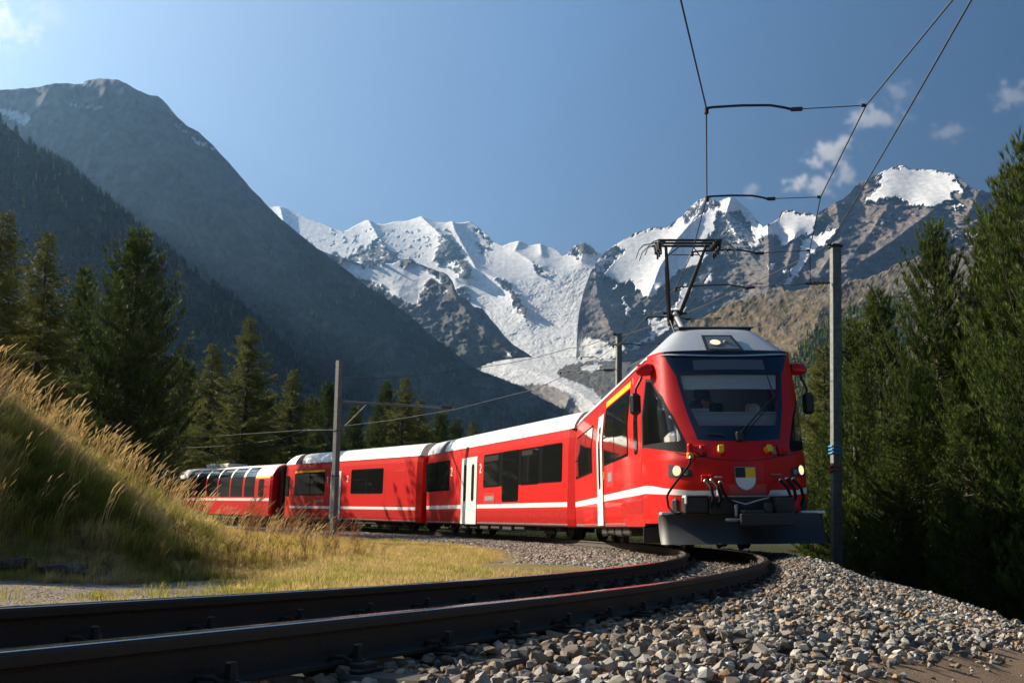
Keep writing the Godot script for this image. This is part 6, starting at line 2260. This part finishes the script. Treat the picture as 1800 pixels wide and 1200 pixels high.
	for q in gear:
		mb = MB.new()
		mb.box(q[0], q[1], 0.018)
		part(q[3], mb, q[2], t)
	mb = MB.new()
	mb.tube([Vector3(-0.30, 0.80, 0.30), Vector3(-0.10, 0.74, 0.36), Vector3(0.12, 0.80, 0.30), Vector3(0.3, 0.84, 0.25)], 0.012, 6)
	part("coupling_chain", mb, M.steel, t)
	# ---- inside the cab
	mb = MB.new()
	mb.box(Vector3(0, 1.30, -2.35), Vector3(2.3, 0.06, 2.6), 0.0)
	part("cab_floor", mb, M.interior_dark, t)
	mb = MB.new()
	mb.box(Vector3(-0.8, 2.1, -3.3), Vector3(0.95, 2.2, 0.05), 0.0)
	mb.box(Vector3(0.85, 2.1, -3.3), Vector3(0.85, 2.2, 0.05), 0.0)
	mb.box(Vector3(0.05, 2.95, -3.3), Vector3(0.75, 0.5, 0.05), 0.0)
	part("cab_partition", mb, M.interior, t)
	mb = MB.new()
	mb.box(Vector3(0, 3.2, -2.4), Vector3(2.1, 0.05, 1.8), 0.0)
	part("cab_ceiling", mb, M.interior, t)
	mb = MB.new()
	mb.box(Vector3(0, 1.80, -1.02), Vector3(1.8, 0.9, 0.5), 0.08)
	mb.box(Vector3(0, 2.27, -1.14), Vector3(1.9, 0.06, 0.62), 0.03)
	mb.box(Vector3(-0.62, 2.33, -1.02), Vector3(0.55, 0.07, 0.3), 0.03)
	part("desk", mb, M.interior, t)
	mb = MB.new()
	mb.box(Vector3(-0.93, 1.72, -1.35), Vector3(0.16, 0.55, 0.75), 0.07)
	mb.box(Vector3(0.60, 2.28, -1.75), Vector3(0.26, 0.50, 0.12), 0.06)
	part("desk_end", mb, M.white, t)
	mb = MB.new()
	mb.box(Vector3(-0.2, 1.82, -1.95), Vector3(0.5, 0.12, 0.5), 0.05)
	mb.box(Vector3(-0.2, 2.24, -2.2), Vector3(0.46, 0.80, 0.14), 0.06)
	mb.box(Vector3(-0.2, 2.74, -2.2), Vector3(0.30, 0.20, 0.12), 0.05)
	mb.box(Vector3(-0.2, 1.55, -1.98), Vector3(0.2, 0.46, 0.2), 0.04)
	part("driver_seat", mb, M.interior_dark, t)
	# ---- current collector
	var pa := MB.new()
	pa.box(Vector3(0, 3.95, -5.0), Vector3(0.9, 0.08, 1.9), 0.02)
	for q in [[-0.4, -4.2], [0.4, -4.2], [-0.4, -5.8], [0.4, -5.8]]: pa.tube([Vector3(q[0], 3.85, q[1]), Vector3(q[0], 4.02, q[1])], 0.06, 8)
	var pb2 := part("collector_base", pa, M.steel_dark, t)
	pa = MB.new()
	pa.tube([Vector3(0.02, 3.98, -4.15), Vector3(-0.01, 4.88, -5.6)], 0.062, 10)
	part("collector_lower_arm", pa, M.trim_grey, t)
	pa = MB.new()
	pa.tube([Vector3(-0.12, 3.98, -4.55), Vector3(-0.12, 4.76, -5.62)], 0.018, 6)
	pa.tube([Vector3(-0.26, 4.86, -5.6), Vector3(0.24, 4.86, -5.6)], 0.03, 8)
	pa.box(Vector3(-0.10, 4.70, -5.62), Vector3(0.13, 0.22, 0.12), 0.03)
	pa.box(Vector3(0.0, 4.86, -5.6), Vector3(0.24, 0.14, 0.16), 0.03)
	part("collector_knee", pa, M.black, t)
	for q in [[-0.13, -0.43], [0.10, 0.38]]:
		pa = MB.new()
		pa.tube([Vector3(q[0], 4.72 if q[0] < 0 else 4.84, -5.6), Vector3(lerpf(q[0], q[1], 0.6), 5.50, -4.65), Vector3(q[1], 5.95, -4.05)], [0.046, 0.040, 0.030], 8)
		part("collector_upper_arm", pa, M.black, t)
	pa = MB.new()
	pa.tube([Vector3(-0.19, 4.85, -5.5), Vector3(-0.40, 5.6, -4.4)], 0.008, 5)
	pa.tube([Vector3(-0.37, 5.78, -4.2), Vector3(-0.12, 5.98, -4.15)], 0.012, 5)
	pa.tube([Vector3(0.31, 5.74, -4.2), Vector3(0.12, 5.98, -4.15)], 0.012, 5)
	pa.tube([Vector3(-0.30, 5.8, -4.2), Vector3(0.28, 5.8, -4.2)], 0.01, 5)
	part("collector_brace", pa, M.black, t)
	for k in 3:
		var z := -3.80 - 0.24 * k
		pa = MB.new()
		var w := [0.64, 0.66, 0.68][k] as float
		pa.box(Vector3(0, 6.0, z), Vector3(2.0 * w, 0.045, 0.06), 0.015)
		part("contact_strip", pa, M.steel_dark, t)
		for s in [-1, 1]:
			pa = MB.new()
			var hx := 0.10 if k != 1 else 0.22
			pa.tube([Vector3(s * w, 6.0, z), Vector3(s * (w + hx), 5.96, z), Vector3(s * (w + hx + 0.10), 5.86, z), Vector3(s * (w + hx + 0.16), 5.70, z)], 0.014, 6)
			part("collector_horn", pa, M.galv, t)
	for s in [-1, 1]:
		pa = MB.new()
		pa.box(Vector3(s * 0.56, 5.96, -4.04), Vector3(0.14, 0.07, 0.62), 0.02)
		for z in [-3.85, -4.05, -4.26]:
			pa.tube([Vector3(s * 0.60, 5.95, z), Vector3(s * 0.60, 5.82, z)], 0.035, 7)
			pa.tube([Vector3(s * 0.57, 5.85, z), Vector3(s * 0.57, 5.72, z)], 0.022, 7)
		part("collector_spring", pa, M.black, t)
	driver(xf)

# ---------------------------------------------------------------- the driver: one continuous body meshed from a distance field
func seg_dist(p: Vector3, a: Vector3, b: Vector3, ra: float, rb: float) -> float:
	var ab := b - a
	var t := clampf((p - a).dot(ab) / maxf(ab.length_squared(), 1e-9), 0.0, 1.0)
	return p.distance_to(a + ab * t) - lerpf(ra, rb, t)

func skin_mesh(bones: Array, cell: float, blend: float, mb: MB) -> void:
	var lo := Vector3.ONE * 1e9
	var hi := -lo
	for b in bones:
		for k in 2:
			var q: Vector3 = b[k]
			lo = lo.min(q - Vector3.ONE * (b[2 + k] + 2 * cell)); hi = hi.max(q + Vector3.ONE * (b[2 + k] + 2 * cell))
	var n := Vector3i(((hi - lo) / cell).ceil()) + Vector3i.ONE
	var f := PackedFloat32Array()
	f.resize(n.x * n.y * n.z)
	for z in n.z:
		for y in n.y:
			for x in n.x:
				var p := lo + Vector3(x, y, z) * cell
				var d := 1e9
				for b in bones:
					var e := seg_dist(p, b[0], b[1], b[2], b[3])
					var h := clampf(0.5 + 0.5 * (e - d) / blend, 0.0, 1.0) if d < 1e8 else 0.0
					d = lerpf(e, d, h) - (blend * h * (1.0 - h) if d < 1e8 else 0.0)
				f[(z * n.y + y) * n.x + x] = d
	var vert := {}
	var at := func(x: int, y: int, z: int) -> int: return (z * n.y + y) * n.x + x
	for z in n.z - 1:
		for y in n.y - 1:
			for x in n.x - 1:
				var sum := Vector3.ZERO
				var c := 0
				for e in EDGES:
					var a: Vector3i = e[0]
					var b: Vector3i = e[1]
					var fa := f[at.call(x + a.x, y + a.y, z + a.z)]
					var fb := f[at.call(x + b.x, y + b.y, z + b.z)]
					if (fa < 0) != (fb < 0):
						sum += Vector3(x, y, z) + Vector3(a).lerp(Vector3(b), fa / (fa - fb)); c += 1
				if c: vert[Vector3i(x, y, z)] = lo + sum / c * cell
	var nrm := func(p: Vector3) -> Vector3:
		var q := (p - lo) / cell
		var i := Vector3i(q.round()).clamp(Vector3i.ONE, n - Vector3i.ONE * 2)
		return Vector3(f[at.call(i.x + 1, i.y, i.z)] - f[at.call(i.x - 1, i.y, i.z)], f[at.call(i.x, i.y + 1, i.z)] - f[at.call(i.x, i.y - 1, i.z)], f[at.call(i.x, i.y, i.z + 1)] - f[at.call(i.x, i.y, i.z - 1)]).normalized()
	var axes := [Vector3i(1, 0, 0), Vector3i(0, 1, 0), Vector3i(0, 0, 1)]
	for z in range(1, n.z - 1):
		for y in range(1, n.y - 1):
			for x in range(1, n.x - 1):
				for k in 3:
					var a: Vector3i = axes[k]
					var fa := f[at.call(x, y, z)]
					var fb := f[at.call(x + a.x, y + a.y, z + a.z)]
					if (fa < 0) == (fb < 0): continue
					var u: Vector3i = axes[(k + 1) % 3]
					var w: Vector3i = axes[(k + 2) % 3]
					var o := Vector3i(x, y, z)
					var q := [vert[o], vert[o - u], vert[o - u - w], vert[o - w]]
					if fa >= 0: q.reverse()
					var m := []
					for p in q: m.append(nrm.call(p))
					mb.tri_n(q[0], q[1], q[2], m[0], m[1], m[2])
					mb.tri_n(q[0], q[2], q[3], m[0], m[2], m[3])

const EDGES := [[Vector3i(0, 0, 0), Vector3i(1, 0, 0)], [Vector3i(0, 1, 0), Vector3i(1, 1, 0)], [Vector3i(0, 0, 1), Vector3i(1, 0, 1)], [Vector3i(0, 1, 1), Vector3i(1, 1, 1)], [Vector3i(0, 0, 0), Vector3i(0, 1, 0)], [Vector3i(1, 0, 0), Vector3i(1, 1, 0)], [Vector3i(0, 0, 1), Vector3i(0, 1, 1)], [Vector3i(1, 0, 1), Vector3i(1, 1, 1)], [Vector3i(0, 0, 0), Vector3i(0, 0, 1)], [Vector3i(1, 0, 0), Vector3i(1, 0, 1)], [Vector3i(0, 1, 0), Vector3i(0, 1, 1)], [Vector3i(1, 1, 0), Vector3i(1, 1, 1)]]

func driver(cab: Transform3D) -> void:
	var o := cab * Transform3D(Basis.IDENTITY, Vector3(-0.2, 1.88, -1.92))   # on the seat
	var t := thing("person", "driver in a dark cap, glasses and patterned light blue shirt, seated behind the windscreen", "person", "", o)
	var skin := MB.new()
	var hd := Vector3(0, 0.70, 0.10)
	skin_mesh([[hd + Vector3(0, 0.045, -0.01), hd + Vector3(0, 0.0, 0.0), 0.083, 0.075], [hd + Vector3(0, -0.04, 0.02), hd + Vector3(0, -0.085, 0.045), 0.062, 0.038], [hd + Vector3(0, -0.08, -0.02), hd + Vector3(0, -0.20, -0.05), 0.052, 0.058], [hd + Vector3(0, 0.0, 0.085), hd + Vector3(0, -0.035, 0.10), 0.011, 0.016], [hd + Vector3(-0.08, 0.0, -0.01), hd + Vector3(-0.084, -0.03, -0.005), 0.014, 0.012], [hd + Vector3(0.08, 0.0, -0.01), hd + Vector3(0.084, -0.03, -0.005), 0.014, 0.012], [hd + Vector3(-0.02, -0.066, 0.088), hd + Vector3(0.02, -0.066, 0.088), 0.008, 0.008]], 0.010, 0.02, skin)
	for s in [-1, 1]:
		# hand: palm, four fingers and a thumb resting on the desk edge
		var p := Vector3(s * 0.20, 0.36, 0.50)
		var b := [[p + Vector3(0, 0, -0.09), p + Vector3(0, -0.005, -0.02), 0.026, 0.024], [p + Vector3(-0.025, 0, -0.02), p + Vector3(-0.030, 0, 0.03), 0.016, 0.013], [p + Vector3(0.025, 0, -0.02), p + Vector3(0.030, 0, 0.03), 0.016, 0.013]]
		for k in 4:
			var x := -0.034 + 0.0225 * k
			var ln: float = [0.058, 0.072, 0.076, 0.066][k if s > 0 else 3 - k]
			b.append([p + Vector3(x, 0, 0.03), p + Vector3(x * 1.1, 0.006, 0.03 + ln * 0.5), 0.0095, 0.0085])
			b.append([p + Vector3(x * 1.1, 0.006, 0.03 + ln * 0.5), p + Vector3(x * 1.12, -0.014, 0.03 + ln), 0.0085, 0.007])
		b.append([p + Vector3(-s * 0.03, 0, -0.03), p + Vector3(-s * 0.058, -0.004, 0.015), 0.013, 0.010])
		b.append([p + Vector3(-s * 0.058, -0.004, 0.015), p + Vector3(-s * 0.056, -0.014, 0.045), 0.010, 0.008])
		skin_mesh(b, 0.007, 0.008, skin)
	part("skin", skin, M.skin, t)
	var shirt := MB.new()
	skin_mesh([[Vector3(0, 0.08, 0), Vector3(0, 0.40, -0.02), 0.15, 0.165], [Vector3(-0.10, 0.42, -0.03), Vector3(0.10, 0.42, -0.03), 0.11, 0.11], [Vector3(-0.17, 0.46, -0.03), Vector3(-0.25, 0.24, 0.10), 0.068, 0.052], [Vector3(0.17, 0.46, -0.03), Vector3(0.25, 0.24, 0.10), 0.068, 0.052], [Vector3(-0.25, 0.24, 0.10), Vector3(-0.20, 0.36, 0.40), 0.052, 0.036], [Vector3(0.25, 0.24, 0.10), Vector3(0.20, 0.36, 0.40), 0.052, 0.036]], 0.02, 0.05, shirt)
	part("shirt", shirt, M.shirt, t)
	var tr := MB.new()
	skin_mesh([[Vector3(-0.09, 0.07, 0.0), Vector3(-0.11, 0.06, 0.42), 0.095, 0.065], [Vector3(0.09, 0.07, 0.0), Vector3(0.11, 0.06, 0.42), 0.095, 0.065], [Vector3(-0.11, 0.06, 0.42), Vector3(-0.11, -0.40, 0.46), 0.062, 0.042], [Vector3(0.11, 0.06, 0.42), Vector3(0.11, -0.40, 0.46), 0.062, 0.042], [Vector3(-0.11, -0.42, 0.44), Vector3(-0.11, -0.43, 0.60), 0.045, 0.038], [Vector3(0.11, -0.42, 0.44), Vector3(0.11, -0.43, 0.60), 0.045, 0.038], [Vector3(-0.07, 0.09, -0.02), Vector3(0.07, 0.09, -0.02), 0.11, 0.11]], 0.022, 0.04, tr)
	part("trousers", tr, M.trousers, t)
	var cap := MB.new()
	cap.lathe([Vector2(0.092, 0.035), Vector2(0.098, 0.07), Vector2(0.092, 0.12), Vector2(0.06, 0.145), Vector2(0.01, 0.15)], 18, Transform3D(Basis.IDENTITY, hd + Vector3(0, 0, -0.008)))
	cap.prism(V([-0.08, 0, 0.08, 0, 0.065, 0.055, 0.0, 0.075, -0.065, 0.055]), 0.012, Transform3D(Basis(Vector3(1, 0, 0), Vector3(0, -0.15, 1).normalized(), Vector3(0, 1, 0.15).normalized()), hd + Vector3(0, 0.042, 0.06)))
	part("cap", cap, M.cap, t)
	var gl := MB.new()
	for s in [-1, 1]: gl.box(hd + Vector3(s * 0.036, 0.012, 0.088), Vector3(0.056, 0.04, 0.008), 0.003)
	gl.box(hd + Vector3(0, 0.018, 0.09), Vector3(0.03, 0.006, 0.006), 0.0)
	part("glasses", gl, M.black, t)

# ---------------------------------------------------------------- masts and wires
func box_post(mb: MB, a: Vector3, b: Vector3, w: float, turn: float) -> void:
	var y := (b - a).normalized()
	var x := Vector3(cos(turn), 0, sin(turn))
	x = (x - y * x.dot(y)).normalized()
	mb.box((a + b) / 2, Vector3(w, a.distance_to(b), w), 0.008, Basis(x, y, x.cross(y)))

func wire(called: String, pts: Array, rad: float, label: String, category: String, group := "", sag := 0.0) -> void:
	var path := []
	for i in pts.size() - 1:
		var n := 1 if sag == 0.0 else 8
		for k in n:
			var t := float(k) / n
			path.append(pts[i].lerp(pts[i + 1], t) - Vector3(0, sag * 4.0 * t * (1.0 - t), 0))
	path.append(pts[pts.size() - 1])
	var mb := MB.new()
	mb.tube(path, rad, 6)
	mesh_thing(called, mb.done(M.wire), label, category, group)

func survey(px: float, py: float, d: float) -> Vector3:
	return sight(px, py) * d

func build_line() -> void:
	# three steel masts
	var m1a := survey(586, 936, 46.5)
	m1a.y = ground_y(m1a.x, 46.5) - 0.4
	var m1b := survey(596.5, 634, 46.5)
	var t := thing("mast", "left steel mast with a cantilever arm over the third coach", "mast", "steel masts of the overhead line")
	var mb := MB.new()
	box_post(mb, m1a, m1b, 0.22, 0.75)
	part("post", mb, M.mast_paint, t)
	mb = MB.new()
	var aa := survey(600, 706, 46.45)
	var ab := survey(797, 717, 48.6)
	mb.tube([aa, ab], 0.045, 8)
	part("arm", mb, M.mast_paint, t)
	mb = MB.new()
	mb.tube([survey(603, 752, 46.45), survey(646, 709, 46.9)], 0.025, 6)
	part("brace", mb, M.mast_paint, t)
	mb = MB.new()
	for k in 6: mb.tube([aa.lerp(ab, 0.885 + k * 0.017), aa.lerp(ab, 0.895 + k * 0.017)], 0.085, 8)
	part("insulator", mb, M.insulator, t)
	for h in [0.38, 0.62]:
		mb = MB.new()
		mb.box(m1a.lerp(m1b, h), Vector3(0.26, 0.03, 0.26), 0.0, Basis(Vector3.UP, -0.75))
		part("clamp", mb, M.steel_dark, t)
	mb = MB.new()
	mb.tube([survey(590, 756, 46.5), survey(540, 757, 47.2)], 0.035, 7)
	mb.tube([survey(560, 758, 47.0), survey(585, 782, 46.6)], 0.025, 6)
	mb.tube([survey(574, 762, 46.8), survey(582, 780, 46.6)], 0.04, 6)
	part("side_bracket", mb, M.steel_dark, t)

	var m2a := survey(1469, 976, 25.5)
	m2a.y = minf(m2a.y, ground_y(m2a.x, 25.5)) - 0.5
	var m2b := survey(1469, 429, 25.5)
	t = thing("mast", "tall steel mast right of the driver's cab with blue and red marks", "mast", "steel masts of the overhead line")
	mb = MB.new()
	box_post(mb, m2a, m2b, 0.20, -0.10)
	part("post", mb, M.mast_paint, t)
	mb = MB.new()
	mb.box(m2b + Vector3(0, -0.06, 0), Vector3(0.26, 0.05, 0.26), 0.005, Basis(Vector3.UP, 0.10))
	mb.tube([m2b + Vector3(-0.05, -0.05, 0.05), m2b + Vector3(-0.20, -0.02, 0.05)], 0.03, 7)
	part("top_clamp", mb, M.steel_dark, t)
	for q in [[784.0, M.mark_blue], [790.0, M.mark_blue], [796.0, M.mark_blue], [820.0, M.mark_red], [827.0, M.mark_red]]:
		mb = MB.new()
		var c := survey(1464.5, q[0], 25.5)
		mb.box(Vector3(c.x + 0.055, c.y, c.z), Vector3(0.232, 0.03 if q[0] < 800 else 0.024, 0.232), 0.0, Basis(Vector3.UP, 0.10))
		part("mark", mb, q[1], t)
	mb = MB.new()
	for k in 9: mb.tube([survey(1425, 498, 25.2).lerp(survey(1460, 497, 25.5), k / 9.0), survey(1425, 498, 25.2).lerp(survey(1460, 497, 25.5), (k + 0.6) / 9.0)], 0.028 + 0.018 * (k % 2), 7)
	part("insulator", mb, M.insulator, t)
	mb = MB.new()
	mb.box(Vector3(m2a.x, ground_y(m2a.x, 25.5) + 0.05, m2a.z), Vector3(0.62, 0.5, 0.62), 0.03)
	part("footing", mb, M.galv, t)

	var m3a := survey(1087, 930, 40.0)
	m3a.y = ground_y(m3a.x, 40.0) - 0.5
	var m3b := survey(1088, 586, 40.0)
	t = thing("mast", "distant steel mast rising behind the roof of the leading railcar", "mast", "steel masts of the overhead line")
	mb = MB.new()
	box_post(mb, m3a, m3b, 0.185, -0.25)
	part("post", mb, M.mast_paint, t)
	mb = MB.new()
	mb.tube([survey(1079, 588, 39.9), survey(1084, 587, 40.0)], 0.05, 7)
	mb.tube([survey(1078, 607, 39.9), survey(1084, 605, 40.0)], 0.03, 7)
	for k in 5: mb.tube([survey(1062 + k * 3.6, 650.5, 39.8), survey(1064.5 + k * 3.6, 650.3, 39.8)], 0.05, 7)
	mb.tube([survey(1050, 651, 39.7), survey(1084, 649, 40.0)], 0.018, 6)
	part("insulator", mb, M.insulator, t)

	# contact wire over the track, pulled from arm to arm
	var cw := [tp(-8.0, -0.2, 6.0), tp(0.0, -0.3, 6.0), survey(1120, -330, 8.2), survey(1197, 0, 11.7), survey(1242, 190, 15.25), survey(1243, 346, 19.25), survey(1217, 443, 22.8), survey(1188, 506, 26.3), survey(1136, 558, 31.0), survey(1090, 604, 36.0), survey(1030, 644, 40.0), survey(940, 684, 44.5), survey(797, 720, 48.8), survey(690, 738, 53.0), survey(560, 754, 60.0), survey(350, 768, 76.0)]
	wire("contact_wire", cw, 0.011, "contact wire running over the middle of the curved track", "wire")
	# pull-off wire on the outside of the curve
	var po := [tp(-8.0, 2.2, 6.1), tp(1.0, 2.4, 6.1), survey(1760, -150, 9.5), survey(1675, 0, 11.7), survey(1523, 185, 15.2), survey(1443, 346, 19.2), survey(1424, 440, 23.4), survey(1425, 497, 25.2)]
	wire("pull_off_wire", po, 0.010, "bent pull-off wire ending at the insulator of the right mast", "wire")
	# arms between the two
	var arms := [[1242, 190, 15.25, 1523, 185, 15.2, "uppermost curved pull-off arm against the sky"], [1243, 346, 19.25, 1443, 346, 19.2, "second curved pull-off arm, above the current collector"], [1217, 443, 22.8, 1424, 440, 23.4, "third pull-off arm just below the head of the current collector"], [1188, 506, 26.3, 1424, 498, 25.2, "fourth pull-off arm reaching to the insulator of the right mast"], [1136, 558, 31.5, 1268, 559, 31.0, "fifth pull-off arm low over the cab roof"], [1078, 606, 37.5, 1160, 604, 37.0, "sixth pull-off arm beside the distant mast"], [1022, 628, 42.0, 1084, 630, 40.0, "seventh pull-off arm left of the distant mast"], [985, 654, 43.0, 1050, 651, 39.7, "eighth pull-off arm below the seventh"]]
	for q in arms:
		var a := survey(q[0], q[1], q[2])
		var b := survey(q[3], q[4], q[5])
		var ln := a.distance_to(b)
		var o := thing("pull_off", q[6], "pull-off", "pull-offs of the overhead line")
		mb = MB.new()
		mb.tube([a - Vector3(0, 0.05, 0), a, a.lerp(b, 0.04) + Vector3(0, 0.02 * ln * 0.3, 0), a.lerp(b, 0.22) + Vector3(0, 0.035 * ln * 0.4, 0), a.lerp(b, 0.40) + Vector3(0, 0.03 * ln * 0.4, 0), a.lerp(b, 0.49) + Vector3(0, -0.005 * ln, 0), a.lerp(b, 0.54) + Vector3(0, -0.028 * ln * 0.7, 0)], [0.03, 0.022, 0.018, 0.018, 0.018, 0.018, 0.02], 7)
		part("rod", mb, M.wire, o)
		mb = MB.new()
		mb.tube([a.lerp(b, 0.53) + Vector3(0, -0.026 * ln * 0.7, 0), a.lerp(b, 0.60) + Vector3(0, -0.022 * ln * 0.7, 0)], 0.032, 8)
		part("insulator", mb, M.insulator, o)
		mb = MB.new()
		mb.tube([a.lerp(b, 0.60) + Vector3(0, -0.022 * ln * 0.7, 0), b], 0.007, 6)
		mb.tube([b.lerp(a, 0.03), b], 0.026, 6)
		part("tie_wire", mb, M.wire, o)
		mb = MB.new()
		mb.box(a - Vector3(0, 0.04, 0), Vector3(0.06, 0.10, 0.06), 0.015)
		part("clip", mb, M.wire, o)
	# feeder from mast top to mast top
	var top2 := m2b + Vector3(-0.16, -0.03, 0.05)
	wire("feeder_wire", [tp(-8.0, 2.9, 6.1), tp(1.0, 3.1, 6.1), survey(1815, -190, 8.5), survey(1708, 0, 11.7), top2], 0.011, "feeder wire climbing from the right mast to the upper right corner", "wire", "", 0.03)
	wire("feeder_wire", [top2, survey(1090, 591, 40.0)], 0.011, "feeder wire between the right mast and the distant mast", "wire", "", 0.18)
	wire("feeder_wire", [survey(1080, 588, 40.0), survey(1000, 612, 45.0), survey(840, 646, 48.0), survey(602, 667, 46.6)], 0.012, "feeder wire between the distant mast and the left mast", "wire", "", 0.10)
	wire("stay_wire", [survey(604, 658, 46.5), survey(622, 663, 47.0), survey(668, 680, 49.0), survey(700, 690, 52.0)], 0.010, "short stay wire with a strain insulator beside the left mast", "wire")
	wire("feeder_wire", [survey(536, 757, 47.2), survey(440, 778, 60.0), survey(300, 786, 78.0)], 0.010, "thin wire running left from the left mast across the trees", "wire", "", 0.1)
